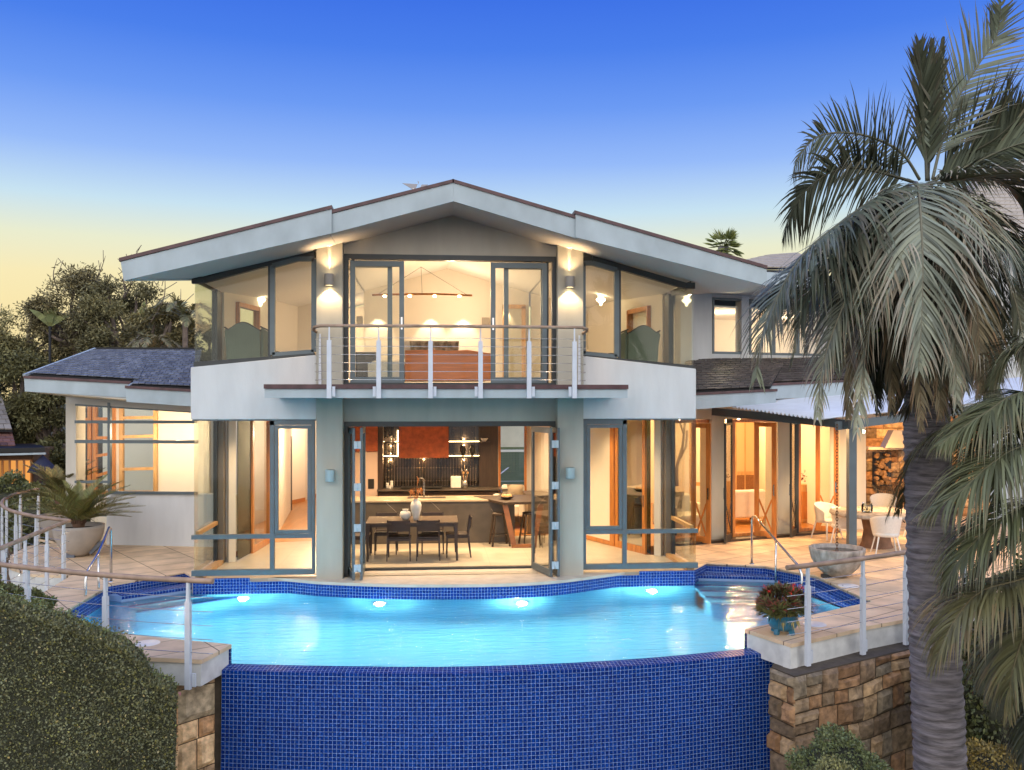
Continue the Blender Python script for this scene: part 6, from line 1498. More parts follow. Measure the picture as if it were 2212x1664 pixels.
FR = [  # points (u, v, depth), leaflet length, tint, droop, n, width
 ([(2002, 391, 8.5), (1998, 300, 8.5), (1994, 190, 8.45), (1985, 95, 8.4)], .42, PDk, .15, 60, .032, .35),
 ([(2004, 391, 8.6), (2010, 300, 8.6), (2022, 190, 8.6), (2036, 88, 8.6)], .20, PDk, .0, 90, .045, .16),
 ([(2006, 391, 8.7), (2003, 300, 8.7), (2004, 190, 8.7), (2012, 90, 8.7)], .22, PDk, .0, 90, .045, .18),
 ([(2014, 388, 8.5), (2036, 300, 8.5), (2066, 218, 8.5), (2110, 145, 8.5), (2152, 80, 8.5), (2163, 5, 8.4)], .50, PG, .12, 46, .028, .8),
 ([(1986, 388, 8.4), (1943, 327, 8.2), (1861, 291, 7.9), (1775, 292, 7.7), (1728, 335, 7.6), (1712, 380, 7.6)], .50, PG, .22, 56, .024, .75),
 ([(1978, 395, 8.4), (1890, 370, 8.1), (1820, 364, 7.9), (1755, 398, 7.8), (1712, 455, 7.8), (1690, 520, 7.8)], .55, PDk, .40, 60, .034, .85),
 ([(1970, 405, 8.4), (1900, 425, 7.9), (1825, 475, 7.5), (1745, 540, 7.2), (1690, 620, 7.1), (1655, 720, 7.1)], .62, PG, .55, 60, .036, .8),
 ([(1975, 395, 8.4), (1982, 400, 8.0), (1988, 455, 7.7), (1993, 560, 7.6), (1991, 680, 7.6), (1984, 800, 7.65)], .72, PS, .85, 66, .036, 1.0),
 ([(1998, 400, 8.6), (2060, 372, 8.6), (2120, 345, 8.6), (2200, 312, 8.5), (2290, 300, 8.4)], .50, PG, .35, 50, .034, .8),
 ([(2010, 398, 8.4), (2080, 385, 8.1), (2160, 375, 7.9), (2260, 380, 7.8)], .55, PGr, .45, 60, .036, .9),
 ([(2020, 410, 8.4), (2075, 420, 8.0), (2120, 500, 7.8), (2175, 600, 7.7), (2205, 700, 7.7), (2215, 830, 7.7)], .55, PGr, .8, 60, .030, .9),
 ([(2000, 415, 8.4), (2035, 430, 8.0), (2052, 560, 7.9), (2062, 700, 7.85), (2066, 870, 7.85)], .50, PGr, .95, 60, .032, .8),
 ([(1975, 415, 8.5), (1960, 520, 8.0), (1972, 660, 7.9), (1984, 780, 7.9), (1990, 930, 7.9)], .45, PBn, .95, 50, .030, .8),
 ([(1960, 410, 8.5), (1890, 460, 8.2), (1838, 560, 8.0), (1805, 680, 7.9), (1798, 790, 7.9)], .60, PG, .8, 56, .032, .8),
 ([(1965, 420, 8.6), (1900, 500, 8.4), (1860, 620, 8.2), (1838, 760, 8.1), (1832, 900, 8.1)], .50, PBn, .95, 50, .030, .8),
 ([(1950, 420, 8.7), (1880, 470, 8.7), (1800, 560, 8.7), (1762, 660, 8.7), (1742, 760, 8.7)], .50, PDk, .8, 56, .034, .8),
 ([(2040, 420, 8.7), (2110, 450, 8.7), (2180, 520, 8.7), (2240, 640, 8.7)], .55, PDk, .7, 56, .034, .8),
 ([(2030, 430, 8.8), (2090, 560, 8.8), (2120, 700, 8.8), (2130, 860, 8.8)], .50, PDk, .9, 56, .034, .8),
 ([(2000, 430, 8.7), (1920, 560, 8.9), (1895, 700, 8.9), (1890, 850, 8.9)], .50, PDk, .9, 56, .034, .8),
 ([(2010, 430, 8.9), (2050, 520, 9.1), (2080, 680, 9.2), (2085, 840, 9.2)], .50, PDk, .9, 56, .034, .8),
 ([(1990, 430, 8.4), (1940, 600, 8.1), (1930, 720, 8.1), (1925, 880, 8.1)], .42, PBn, .95, 50, .028, .7),
 ([(2060, 600, 8.3), (2110, 700, 8.0), (2140, 800, 7.9), (2150, 900, 7.9)], .42, PGr, .95, 46, .028, .7),
 ([(2000, 560, 8.6), (1880, 640, 8.5), (1820, 720, 8.5), (1790, 800, 8.5)], .45, PDk, .9, 50, .032, .8),
]
SV = {(1998, 300): (1, 0, 0), (2010, 300): (1, 0, 0), (2003, 300): (1, 0, 0), (2036, 300): (1, -.2, 0), (1943, 327): (0, -.45, .9), (1890, 370): (0, -.45, .9), (1975, 300): (1, -.2, .3), (2060, 372): (0, -.5, .8), (2080, 340): (0, -.5, .8), (1900, 425): (0, -.9, .45), (1890, 440): (0, -.7, .6)}
FR += [
 ([(1968, 410, 8.5), (1890, 440, 8.2), (1790, 520, 8.0), (1712, 590, 7.9), (1640, 660, 7.9)], .66, PDk, .45, 56, .034, .9),
 ([(1960, 415, 8.4), (1880, 470, 8.0), (1790, 570, 7.7), (1735, 660, 7.6), (1712, 780, 7.6)], .60, PG, .8, 56, .034, .9),
 ([(1965, 420, 8.2), (1920, 520, 7.8), (1890, 640, 7.7), (1868, 770, 7.7), (1850, 930, 7.7)], .50, PGr, .95, 54, .030, .8),
 ([(2018, 388, 8.6), (2080, 340, 8.6), (2150, 300, 8.5), (2215, 240, 8.4)], .60, PDk, .3, 50, .032, .9),
 ([(2025, 400, 8.5), (2100, 370, 8.4), (2180, 400, 8.3), (2260, 470, 8.3)], .60, PDk, .5, 50, .034, .9),
 ([(2022, 405, 8.2), (2070, 450, 7.9), (2100, 570, 7.8), (2112, 700, 7.8), (2118, 850, 7.8)], .48, PBn, .95, 52, .030, .8),
 ([(1960, 415, 8.4), (1880, 462, 8.1), (1780, 535, 7.8), (1695, 615, 7.6), (1650, 710, 7.5), (1632, 820, 7.5)], .62, PG, .9, 60, .032, .85),
 ([(1962, 430, 8.4), (1890, 520, 8.0), (1830, 640, 7.8), (1780, 780, 7.7), (1765, 900, 7.7)], .50, PGr, .95, 54, .028, .8),
 ([(2006, 420, 8.3), (2020, 560, 8.0), (2030, 700, 7.95), (2030, 900, 7.95)], .44, PBn, .95, 54, .028, .75),
 ([(2120, 420, 8.6), (2170, 520, 8.4), (2215, 640, 8.3), (2240, 800, 8.3)], .6, PG, .85, 54, .032, .9),
]
for (pp_, L_, tn, dr, n_, w_, spd) in FR:
    mb = MB(); frond(mb, dpp(pp_), L_ * 1.15, int(n_ * 1.6), w_ * .82, 4, dr, spd, rr, tint=tn, sidev=SV.get((pp_[1][0], pp_[1][1])), ragged=.28); A("frond", mb, m_palm, palm)
for k in range(22):                                      # old fronds packed round the top of the trunk
    a = rr.uniform(0, 6.28); r1 = rr.uniform(.35, .75); c_ = DP(2000 + rr.uniform(-15, 15), 430 + rr.uniform(0, 150), 8.6)
    pts = [c_, c_ + Vector((math.cos(a) * r1 * .7, math.sin(a) * r1 * .7, .05)), c_ + Vector((math.cos(a) * r1, math.sin(a) * r1, -.6)), c_ + Vector((math.cos(a) * r1 * .95, math.sin(a) * r1 * .95, -1.15 - rr.random() * .4))]
    mb = MB(); frond(mb, pts, .46, 76, .020, 3, .9, .8, rr, tint=PDk if k % 3 else PBn); A("frond", mb, m_palm, palm)
mb = MB()                                                 # fibrous boots and seed stalks
for k in range(420):
    t = rr.random(); a = rr.uniform(0, 6.28); c_ = DP(1998, 470 + 400 * t, 8.6) + Vector((math.cos(a), math.sin(a), 0)) * (.16 + .10 * rr.random()); leafq(mb, c_, Vector((math.cos(a) * .5, math.sin(a) * .5, -1)).normalized(), rdir(rr), rr.uniform(.12, .35), .035, greens(rr, (.5, .42, .32)))
A("old_leaf_bases", mb, m_palm, palm)
mb = MB(); cc = DP(1852, 660, 8.3); cloud(mb, cc, (.22, .25, .30), 900, .06, rr, .4, 1.6, .2, (1.1, 1.25, .35), .4, .6); cc = DP(2075, 620, 8.9); cloud(mb, cc, (.25, .25, .5), 500, .07, rr, .3, .9, .2, (.7, .6, .45), .4, .6); A("seed_stalks", mb, m_hedge, palm)
# ---- second palm, its crown leaning in from the right edge
palm2 = T("palm_tree", "lower feather palm leaning in from the right edge with arching olive fronds", "palm tree", tuple(DP(2330, 1664, 7.6)))
tb_ = MB(); sp_ = smooth_pts([DP(2350, 1850, 7.6), DP(2340, 1500, 7.6), DP(2330, 1150, 7.6), DP(2325, 980, 7.6)], 14); tb_.tube(sp_, [.17 + .006 * math.sin(i * 2.2) for i in range(len(sp_))], 18); A("trunk", tb_, m_bark, palm2)
OL = (.95, .92, .62)
F2 = [([(2325, 900, 7.4), (2212, 851, 7.2), (2128, 893, 7.0), (2063, 936, 6.95), (2028, 962, 6.9)], .62, OL, .95, 62, .032),
      ([(2325, 960, 7.3), (2212, 965, 7.0), (2145, 1000, 6.8), (2070, 1065, 6.7), (1998, 1108, 6.7)], .68, OL, .95, 66, .034),
      ([(2325, 1080, 7.2), (2235, 1085, 6.9), (2150, 1130, 6.7), (2080, 1200, 6.6), (2040, 1260, 6.6)], .62, (.7, .7, .45), .95, 60, .032),
      ([(2325, 1200, 7.2), (2212, 1250, 6.9), (2117, 1280, 6.7), (2060, 1345, 6.6), (2015, 1440, 6.6)], .60, (1.0, .85, .52), .95, 66, .032),
      ([(2325, 1000, 7.6), (2240, 900, 7.8), (2160, 880, 7.9), (2090, 920, 8.0)], .55, (.7, .75, .5), .9, 56, .032),
      ([(2325, 1250, 7.4), (2240, 1290, 7.4), (2170, 1380, 7.4), (2130, 1480, 7.4)], .62, (.5, .5, .35), .95, 60, .034),
      ([(2325, 1150, 7.8), (2200, 1160, 8.0), (2110, 1240, 8.1), (2070, 1340, 8.2)], .60, (.45, .45, .32), .95, 60, .034),
      ([(2325, 1300, 7.6), (2230, 1350, 7.0), (2190, 1440, 6.8), (2175, 1540, 6.8)], .55, (.9, .8, .5), .95, 56, .032),
      ([(2325, 850, 7.6), (2250, 760, 7.6), (2190, 760, 7.6), (2140, 830, 7.6)], .50, (.8, .8, .6), .8, 50, .030),
      ([(2325, 1350, 7.6), (2260, 1430, 7.6), (2230, 1520, 7.6), (2210, 1640, 7.6)], .55, (.4, .4, .3), .95, 56, .034)]
for (pp_, L_, tn, dr, n_, w_) in F2:
    mb = MB(); frond(mb, dpp(pp_), L_ * 1.12, int(n_ * 2.1), w_ * .62, 5, dr * 1.15, .6, rr, tint=tn); A("frond", mb, m_palm, palm2)
for k in range(13):                                      # the rest of the crown, away from the camera's left
    a = -1.9 + 4.4 * k / 12; c_ = DP(2325, 960, 7.55); h = Vector((math.cos(a), math.sin(a), 0)); e = rr.uniform(.0, 1.0); l = rr.uniform(1.3, 1.7)
    mb = MB(); frond(mb, [c_, c_ + h * l * .4 + Vector((0, 0, .35 * e + .1)), c_ + h * l * .8 + Vector((0, 0, .3 * e - .15)), c_ + h * l + Vector((0, 0, .1 * e - .75))], .6, 80, .022, 4, .95, .7, rr, tint=(.8, .8, .55)); A("frond", mb, m_palm, palm2)
# ---- cycads in the bowl planters
def cycad(base, r, n, label, seed, tint=(1.2, 1.1, .62), inner=None):
    rr = random.Random(seed); t_ = T("cycad", label, "cycad", tuple(base))
    q = MB(); q.lathe([(.0, .16), (.09, .13), (.12, .05), (.11, -.02)], 16, base)
    for k in range(70): a = rr.uniform(0, 6.28); q.bar(base + Vector((math.cos(a) * .09, math.sin(a) * .09, .02)), base + Vector((math.cos(a) * .14, math.sin(a) * .14, rr.uniform(.08, .17))), .02, .02)
    A("caudex", q, mat("brown_caudex%d" % seed, (.13, .07, .04), .9), t_)
    for k in range(n):
        a = 2 * math.pi * k / n * 2.38 + rr.uniform(-.15, .15); e = .10 + 1.0 * ((k % 7) / 6); l = r * rr.uniform(.85, 1.1)
        ca, sa = math.cos(a), math.sin(a); p0 = base + Vector((ca * .05, sa * .05, .10)); p1 = p0 + Vector((ca * l * .45 * math.cos(e) , sa * l * .45 * math.cos(e), l * .45 * math.sin(e) + .06)); p2 = p0 + Vector((ca * l * (.25 + .75 * math.cos(e)), sa * l * (.25 + .75 * math.cos(e)), l * (.86 * math.sin(e) - .02)))
        mb = MB(); frond(mb, [p0, p1, p2], .19, 54, .021, 2, .12, .75, rr, start=.14, tint=tint, ragged=.06, rach=.010, fold=.25); A("frond", mb, m_hedge, t_)
cycad(pp + Vector((0, 0, .60)), 1.12, 40, "stiff leaved cycad in the large bowl planter on the left terrace", 3, (1.05, 1.08, .66))
cycad(pp2 + Vector((-.05, .1, .85)), 1.1, 30, "darker cycad behind, in the second bowl planter by the left wing", 4, (.8, .8, .55))
# ---- red bromeliads in the blue pot
br_ = T("bromeliads", "clump of spiky red and green bromeliads in the blue pot", "plant", tuple(bpz + Vector((0, 0, .2))))
mb = MB(); rr = random.Random(9)
for k in range(150):
    d = rdir(rr); d.z = abs(d.z); c_ = bpz + Vector((d.x * .29, d.y * .24, .28 + d.z * .30)); ax = (d + Vector((0, 0, .5))).normalized()
    for j in range(15):
        a = j * 2.4; s_ = ax.cross(Vector((0, 0, 1)) if abs(ax.z) < .9 else Vector((1, 0, 0))).normalized(); t2 = ax.cross(s_)
        g = (ax * rr.uniform(.5, 1.2) + s_ * math.cos(a) + t2 * math.sin(a)).normalized(); red = rr.random()
        leafq(mb, c_, g, ax, rr.uniform(.09, .17), .024, (1.5 * rr.uniform(.6, 1.2), .38, .42) if (red < .42 and d.z > .3) else greens(rr, (.75, .72, .42), .4, 1.3))
A("rosettes", mb, m_hedge, br_)
mb = MB()
for k in range(9):
    a = rr.uniform(0, 6.28); p = bpz + Vector((math.cos(a) * .18, math.sin(a) * .12, .52)); q = p + Vector((math.cos(a) * .12 + .02, math.sin(a) * .1, rr.uniform(.06, .14))); mb.tube([p, q], .005, 4)
    for j in range(6): leafq(mb, q, rdir(rr), Vector((0, 0, 1)), .045, .02, (2.0, .5, .3))
A("flower_spikes", mb, mat("red_bract", (.35, .06, .03), .6, tint=True), br_)
mb = MB()
for k in range(90): a = rr.uniform(-2.2, .6); p = bpz + Vector((math.cos(a) * .15, math.sin(a) * .15, .30)); leafq(mb, p, Vector((math.cos(a) * .4, math.sin(a) * .4, -1)).normalized(), rdir(rr), rr.uniform(.12, .26), .02, greens(rr, (2.8, 2.2, 1.6)))
A("dry_leaves", mb, m_hedge, br_)
# ---- the clipped hedge in the left foreground
hd_ = T("hedge", "broad clipped small leaved hedge filling the lower left corner", "hedge", tuple(DP(150, 1700, 9.0)))
sil = [(-900, 1180), (-260, 1225), (-100, 1252), (0, 1283), (69, 1309), (153, 1333), (218, 1362), (268, 1381), (306, 1409), (326, 1451), (366, 1466), (388, 1500), (394, 1560), (390, 1640), (386, 1800)]
def silv(u):
    for a, b in zip(sil[:-1], sil[1:]):
        if a[0] <= u <= b[0]: return a[1] + (b[1] - a[1]) * (u - a[0]) / (b[0] - a[0])
    return sil[-1][1]
rr = random.Random(12)
def hsurf(s, t):                                         # s across, t 0 front foot .. 1 back
    u = -700 + 1080 * s; vt = silv(min(u, 365)) + (max(0, u - 365)) * 1.6
    if t < .62:
        k = t / .62; v = 1860 - (1860 - (vt + 40)) * k; d = 8.9 + .5 * k + .25 * (s ** 2)
    else:
        k = (t - .62) / .38; ang = k * math.pi / 2; v = vt + 40 - 40 * math.sin(ang) + 6 * k; d = 9.4 + .25 * s * s + 1.0 * (1 - math.cos(ang))
    p = DP(u, v, d); n = noise.noise(p * 1.3) * .10 + noise.noise(p * 4) * .045
    return p + Vector((0, -1, .5)).normalized() * n
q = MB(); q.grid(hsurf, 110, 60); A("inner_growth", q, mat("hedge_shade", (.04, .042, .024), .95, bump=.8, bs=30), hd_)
mb = MB()
for _ in range(96000):
    s = rr.random() ** .62; t = rr.random() ** .8; p = hsurf(s, t); nn = Vector((0, -.85, .5)) if t < .62 else Vector((0, -.3, .95)); d = (rdir(rr) * 1.1 + nn).normalized(); l = rr.uniform(.018, .038)
    x = rr.random(); pn = noise.noise(p * 2.2); base = (1, 1, 1) if x < .86 else ((1.5, 1.4, .8) if x < .965 else (2.3, 1.8, 1.6))
    leafq(mb, p + nn * rr.uniform(-.03, .05), d, rdir(rr), l, l * .6, greens(rr, base, .45 + .25 * pn, 1.5 + .5 * pn))
for _ in range(500):                                      # loose shoots on the rim
    s = .55 + .45 * rr.random(); p = hsurf(s, rr.uniform(.80, 1)); g = Vector((rr.uniform(-.4, .6), -.2, 1)).normalized(); h = rr.uniform(.03, .13)
    for j in range(5): leafq(mb, p + g * h * j / 4, (rdir(rr) + g).normalized(), rdir(rr), .032, .02, greens(rr, (1.1, 1.2, .9)))
A("leaves", mb, m_hedge, hd_)
def bush(label, c, r3, n, size, seed, base=(1, 1, 1), lo=.5, hi=1.5, name="shrub"):
    rr = random.Random(seed); t_ = T(name, label, "shrub", (c[0], c[1], c[2] - r3[2]))
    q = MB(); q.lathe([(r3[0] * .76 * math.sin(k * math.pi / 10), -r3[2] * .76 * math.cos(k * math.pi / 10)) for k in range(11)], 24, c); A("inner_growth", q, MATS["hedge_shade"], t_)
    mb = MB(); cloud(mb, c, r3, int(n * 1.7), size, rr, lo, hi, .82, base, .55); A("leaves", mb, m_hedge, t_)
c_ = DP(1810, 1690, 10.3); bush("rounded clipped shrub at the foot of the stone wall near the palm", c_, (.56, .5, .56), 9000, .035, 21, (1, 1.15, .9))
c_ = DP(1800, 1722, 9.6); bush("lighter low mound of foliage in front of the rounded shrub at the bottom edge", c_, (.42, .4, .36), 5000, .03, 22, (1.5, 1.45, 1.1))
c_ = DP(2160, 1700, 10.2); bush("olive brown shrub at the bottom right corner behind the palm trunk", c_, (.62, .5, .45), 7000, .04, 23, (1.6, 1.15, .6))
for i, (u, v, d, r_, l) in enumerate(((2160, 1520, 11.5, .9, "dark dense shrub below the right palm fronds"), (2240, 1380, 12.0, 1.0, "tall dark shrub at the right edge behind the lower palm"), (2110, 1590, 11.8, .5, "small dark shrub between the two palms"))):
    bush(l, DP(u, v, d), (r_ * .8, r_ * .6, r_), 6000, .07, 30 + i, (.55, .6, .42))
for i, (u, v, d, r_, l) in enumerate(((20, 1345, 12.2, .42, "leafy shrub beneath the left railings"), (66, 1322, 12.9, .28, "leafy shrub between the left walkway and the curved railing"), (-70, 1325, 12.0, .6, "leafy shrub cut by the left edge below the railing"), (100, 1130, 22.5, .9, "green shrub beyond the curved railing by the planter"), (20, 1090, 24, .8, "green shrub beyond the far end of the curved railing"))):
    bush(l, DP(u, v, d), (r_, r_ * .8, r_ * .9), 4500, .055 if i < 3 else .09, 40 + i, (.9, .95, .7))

# ---- background trees on the left
m_bleaf = mat("background_leaf", (.15, .145, .09), .6, tint=True, spec=.2)
def tree(label, u, v, d, rx_, rz_, n, size, seed, base=(1, 1, 1), bare=0, clumps=26, zg=-4.5):
    rr = random.Random(seed); c_ = DP(u, v, d); s_ = d / F
    t_ = T("leafy_tree", label, "tree", (c_.x, c_.y, zg)); RX_, RZ_ = rx_ * s_, rz_ * s_
    q = MB(); base_p = Vector((c_.x + .3, c_.y, zg)); cr_ = c_ - Vector((0, 0, RZ_ * .55))
    q.tube(smooth_pts([base_p, base_p.lerp(cr_, .5) + Vector((.2, 0, 0)), cr_], 5), [.28 - .012 * i for i in range(11)], 9)
    cl = []
    for k in range(clumps):
        dd = rdir(rr); e = c_ + Vector((dd.x * RX_ * .8, dd.y * RX_ * .6, dd.z * RZ_ * .8 + (RZ_ * .1))); cl.append(e)
        if k % 2 == 0: q.tube(smooth_pts([cr_, cr_.lerp(e, .5) + rdir(rr) * .3, e], 4), [.11, .10, .09, .08, .07, .055, .045, .035, .02], 6)
    for k in range(bare):
        a = c_ + Vector((rr.uniform(-.6, .8) * RX_, rr.uniform(-.3, .3), RZ_ * .55)); e = a + Vector((rr.uniform(-.5, .7), 0, rr.uniform(.8, 1.9))); q.tube(smooth_pts([a, a.lerp(e, .5) + rdir(rr) * .2, e], 4), [.03, .028, .025, .022, .019, .016, .013, .01, .006], 5)
        for j in range(4): f_ = a.lerp(e, rr.uniform(.3, 1)); q.tube([f_, f_ + Vector((rr.uniform(-.5, .6), 0, rr.uniform(.1, .6)))], .012, 4)
    A("trunk", q, m_wood, t_)
    mb = MB()
    for e in cl:
        kr = rr.uniform(.16, .34) * min(RX_, RZ_) * 1.25; br2 = rr.uniform(.6, 1.35); cloud(mb, e, (kr * 1.25, kr, kr * .8), n // clumps, size, rr, .5, 1.5, .25, (base[0] * br2, base[1] * br2, base[2] * br2), .32, .1)
    A("crown", mb, m_bleaf, t_)
TR = [("tall tree with bare twigs on top, behind the left wing roof", 165, 690, 34, 100, 100, (1.15, 1.1, 1), 3), ("broad tree behind the middle of the left wing roof", 262, 705, 33, 95, 110, (1.1, 1.12, 1), 3),
      ("dense tree just left of the upper bay window", 345, 745, 31, 75, 85, (1, .98, .85), 2), ("wide tree at the far left of the skyline", 60, 745, 35, 100, 85, (1.2, 1.2, .95), 0),
      ("dark tree filling the gap left of the left wing gutter", 20, 850, 30, 90, 95, (.8, .85, .65), 0), ("low dark tree behind the left corner column", 105, 915, 29, 70, 100, (.65, .68, .52), 0),
      ("tree behind the ridge beside the upper bay's corner glass", 415, 770, 34, 60, 75, (.9, .95, .8), 0), ("small tree below the left gutter behind the planters", 110, 1020, 27, 55, 60, (.6, .65, .5), 0),
      ("pale green tree cut by the left edge of the photo", -50, 790, 34, 80, 90, (1.1, 1.1, .9), 0)]
TR += [("spreading tree outside the left edge beyond the neighbour's house", -260, 760, 36, 100, 110, (1, 1, .85), 0), ("low tree outside the left edge in front of the neighbour's house", -330, 1060, 22, 90, 70, (.8, .85, .65), 0), ("garden tree outside the right edge beyond the terrace", 2420, 900, 26, 120, 130, (.8, .85, .6), 0), ("garden tree far outside the right edge", 2650, 800, 32, 110, 120, (.9, .95, .7), 0)]
for i, (l, u, v, d, a, b, ba, bare) in enumerate(TR): tree(l, u, v, d, a, b, 16000, .14, 60 + i, ba, bare)
# big paddle leaved clumps and a feathery palm in that belt
def paddle(label, u, v, d, seed):
    rr = random.Random(seed); c_ = DP(u, v, d); t_ = T("banana_palm", label, "plant", (c_.x, c_.y, -4.5)); q = MB(); q.tube([Vector((c_.x, c_.y, -4.5)), c_], .05, 8); A("trunk", q, m_under, t_); mb = MB()
    for k in range(7):
        a = rr.uniform(-.7, .7); g = Vector((math.sin(a), rr.uniform(-.3, .3), math.cos(a))).normalized(); s_ = Vector((math.cos(a), .2, -math.sin(a))); l = rr.uniform(.8, 1.4); n = 6; b0 = len(mb.v)
        for j in range(n + 1): w_ = .11 * math.sin(math.pi * (.12 + .86 * j / n)); p = c_ + g * l * j / n + Vector((0, 0, -.35 * (j / n) ** 2)); mb.v.append(tuple(p + s_ * w_)); mb.v.append(tuple(p - s_ * w_))
        for j in range(n): mb.face((b0 + 2 * j, b0 + 2 * j + 1, b0 + 2 * j + 3, b0 + 2 * j + 2), None, greens(rr, (1.1, 1.35, 1.0), .6, 1.3), True)
    A("leaves", mb, m_bleaf, t_)
paddle("upright paddle leaved plant rising out of the tall left tree", 108, 705, 33, 5); paddle("paddle leaves standing above the trees near the eave", 300, 712, 32, 6)
def feather(label, u, v, d, n, L_, zg, seed, tint=(1.0, .95, .62), ln=.35, name="feather_palm", w=.05):
    rr = random.Random(seed); c_ = DP(u, v, d); t_ = T(name, label, "palm tree", (c_.x, c_.y, zg)); q = MB(); q.tube([Vector((c_.x, c_.y, zg)), c_], .09, 10); A("trunk", q, m_wood, t_)
    for k in range(n):
        a = 6.283 * k / n + rr.uniform(-.2, .2); e = rr.uniform(-.1, 1.2); l = L_ * rr.uniform(.8, 1.1); h = Vector((math.cos(a), math.sin(a), 0)); mb = MB()
        frond(mb, [c_, c_ + h * l * .5 * math.cos(e) + Vector((0, 0, l * .5 * math.sin(e) + .1)), c_ + h * l * (.35 + .6 * math.cos(e)) + Vector((0, 0, l * (.55 * math.sin(e) - .25)))], ln, 26, w, 3, .5, .8, rr, tint=tint); A("frond", mb, m_palm, t_)
feather("slender palm between the trees and the upper bay's corner glass", 400, 690, 30, 13, 1.6, -4.5, 71)
feather("small palm low among the trees left of the white parapet", 325, 770, 29, 10, 1.3, -4.5, 72, (1.1, .95, .65))
# fan palm behind the right roof
fp = T("fan_palm", "small fan palm showing over the right slope of the main roof", "palm tree", tuple(DP(1562, 900, 34))); c_ = DP(1562, 535, 34); q = MB(); q.tube([c_ - Vector((0, 0, 7)), c_], .2, 10); A("trunk", q, m_bark, fp)
rr = random.Random(77); mb = MB()
for k in range(26):
    a = rr.uniform(0, 6.28); e = rr.uniform(-.5, 1.4); g = Vector((math.cos(a) * math.cos(e), math.sin(a) * math.cos(e), math.sin(e))); h = c_ + g * .38; s_ = g.cross(Vector((0, 0, 1)))
    if s_.length < .1: s_ = Vector((1, 0, 0))
    s_.normalize(); mb.tube([c_, h], .012, 4)
    for j in range(13):
        b = -1.25 + 2.5 * j / 12; f_ = (g * math.cos(b) + s_ * math.sin(b) + Vector((0, 0, -.15))).normalized(); leafq(mb, h, f_, rdir(rr), rr.uniform(.38, .52), .07, greens(rr, (1.2, 1.5, .8)))
A("fans", mb, m_bleaf, fp)

# ================================================================== neighbours
nh = T("neighbour_house", "neighbour's low house with warm lit narrow windows and tiled roof at the left edge", "house", tuple(DP(0, 1080, 26)))
a, b = DP(-260, 1000, 26.0), DP(72, 1000, 25.5); q = MB(); q.slab([(a.x, a.y, -4.6), (b.x, b.y, -4.6), (b.x, b.y, 1.75), (a.x, a.y, 1.75)], (.3, 6, 0)); A("wall", q, mat("brown_boards", (.12, .08, .05), .8, var=.3, vs=8), nh)
for k in range(9):
    u0 = 67 - 15.5 * k; p0, p1 = DP(u0, 1062, 25.42), DP(u0 - 11, 1062, 25.42); z0, z1 = p0.z, CAM.z - (995 - H) * 25.4 / F; q = MB()
    for (x0, x1, za, zb2) in ((p1.x - .02, p0.x + .02, z0 - .03, z0), (p1.x - .02, p0.x + .02, z1, z1 + .03), (p1.x - .03, p1.x, z0, z1), (p0.x, p0.x + .03, z0, z1)): q.box(x0, x1, p0.y - .06, p0.y + .02, za, zb2)
    w_ = A("window", q, m_timber, nh); q = MB(); q.slab([(p1.x, p0.y - .02, z0), (p0.x, p0.y - .02, z0), (p0.x, p0.y - .02, z1), (p1.x, p0.y - .02, z1)], (0, .01, 0)); A("lit_pane", q, emit("amber_window%d" % k, (1, .42, .10), R.uniform(.5, 1.1)), w_)
q = MB(); q.slab([DP(-260, 984, 25.0), DP(97, 976, 24.8), DP(84, 968, 27.5), DP(-260, 968, 28)], (0, 0, .12)); A("porch_roof", q, m_slate_w, nh)
q = MB(); q.slab([DP(-260, 986, 24.95), DP(98, 978, 24.75), DP(98, 982, 24.75), DP(-260, 991, 24.95)], (0, .05, 0)); A("fascia", q, m_fascia, nh)
slates(nh, DP(-260, 968, 26.5), DP(34, 966, 26.5), DP(24, 925, 28.5), DP(-260, 925, 28.5), 6, 18, mat("red_brown_tile", (.15, .07, .055), .7, tint=True), "tiled_roof", .04)
slates(nh, DP(-260, 930, 27.5), DP(27, 930, 27.5), DP(-14, 800, 31), DP(-260, 800, 31), 14, 18, mat("grey_shingle", (.20, .18, .16), .9, tint=True), "shingle_roof", .04)
um = T("umbrella", "closed dark blue umbrella beside the neighbour's lit windows", "umbrella", tuple(DP(92, 1062, 25))); c_ = DP(92, 1018, 25); q = MB(); q.lathe([(.01, .45), (.32, .12), (.40, -.02), (.36, -.02), (.30, .10)], 10, c_); A("canopy", q, mat("navy_canvas", (.02, .025, .06), .8), um); q = MB(); q.tube([c_ - Vector((0, 0, .9)), c_ + Vector((0, 0, .45))], .02, 6); A("pole", q, m_dark, um)
rh = T("neighbour_house", "pale neighbouring house with a sandy tiled roof behind the palm at the right edge", "house", tuple(DP(2230, 800, 36)))
m_sandy = mat("sandy_tile", (.45, .39, .31), .9, var=.08, vs=2)
slates(rh, DP(2010, 508, 33), DP(2420, 520, 33), DP(2420, 330, 38), DP(2170, 352, 38), 22, 30, m_sandy, "tiled_roof", .05)
slates(rh, DP(1850, 570, 38), DP(2010, 508, 33), DP(2170, 352, 38), DP(2165, 353, 38.2), 18, 14, m_sandy, "tiled_roof", .05, base=False)
a, b = DP(2030, 700, 34), DP(2420, 700, 34); q = MB(); q.box(a.x, b.x, a.y + .3, a.y + 4, -4.6, CAM.z + (H - 515) * 34 / F); A("wall", q, m_white, rh)
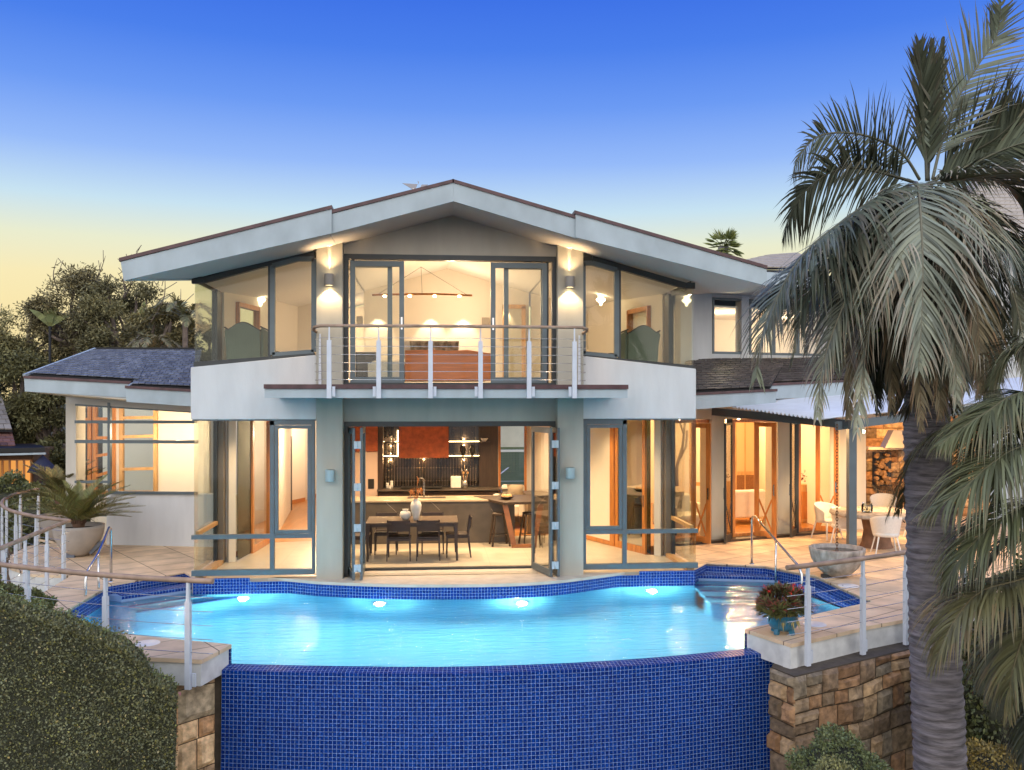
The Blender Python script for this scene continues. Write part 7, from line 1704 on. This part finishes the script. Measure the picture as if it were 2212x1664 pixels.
for k in range(3): p = DP(2100 + 60 * k, 640, 34); q = MB(); q.box(p.x - .35, p.x + .35, a.y + .24, a.y + .31, p.z - .8, p.z + .7); w_ = A("window", q, m_frame, rh); q = MB(); q.box(p.x - .28, p.x + .28, a.y + .22, a.y + .239, p.z - .72, p.z + .62); A("pane", q, m_black, w_)
rh2 = T("neighbour_house", "low pale hipped roof showing just above the right end of the main roof", "house", tuple(DP(1640, 800, 42)))
slates(rh2, DP(1540, 580, 40), DP(1800, 580, 40), DP(1720, 548, 44), DP(1665, 552, 44), 8, 16, m_sandy, "tiled_roof", .05)
a, b = DP(1555, 700, 40.3), DP(1790, 700, 40.3); q = MB(); q.box(a.x, b.x, a.y, a.y + 5, 0, CAM.z + (H - 580) * 40 / F); A("wall", q, m_white, rh2)
# tennis court glimpsed through the kitchen window
q = MB(); q.poly([(-12, 12.2, -.05), (16, 12.2, -.05), (16, 46, -.05), (-12, 46, -.05)]); A("tennis_court", q, mat("court_green", (.13, .15, .08), 1.0, var=.1, vs=2, spec=0), kind="structure")
q = MB()
for (x0, y0, x1, y1) in ((.8, 19, 7, 19), (1.2, 15, 3.2, 26), (3.0, 15, 5.5, 26)): q.bar((x0, y0, -.044), (x1, y1, -.044), .08, .004)
A("court_lines", q, m_white_p, kind="structure")
tn_ = T("tennis_net", "dark tennis net with white top band seen through the kitchen window", "net", (3, 21.5, 0)); q = MB()
for k in range(64): q.bar((0 + .12 * k, 21.5, .0), (0 + .12 * k, 21.5, .95), .006, .006, up=(0, 1, 0))
for k in range(9): q.bar((0, 21.5, .08 + .1 * k), (7.6, 21.5, .08 + .1 * k), .006, .006)
A("mesh", q, m_black, tn_); q = MB(); q.box(0, 7.6, 21.48, 21.52, .95, 1.04); A("top_band", q, m_white_p, tn_)
for x in (-.05, 7.65): q = MB(); q.tube([(x, 21.5, -.05), (x, 21.5, 1.08)], .04, 8); A("post", q, m_dark, tn_)
cw = MB(); cw.box(-12, 16, 44, 44.4, -.05, 3.6); A("boundary_wall", cw, mat("court_wall", (.50, .47, .40), .9, var=.1, vs=1), label="pale boundary wall at the far end of the tennis court", cat="wall")
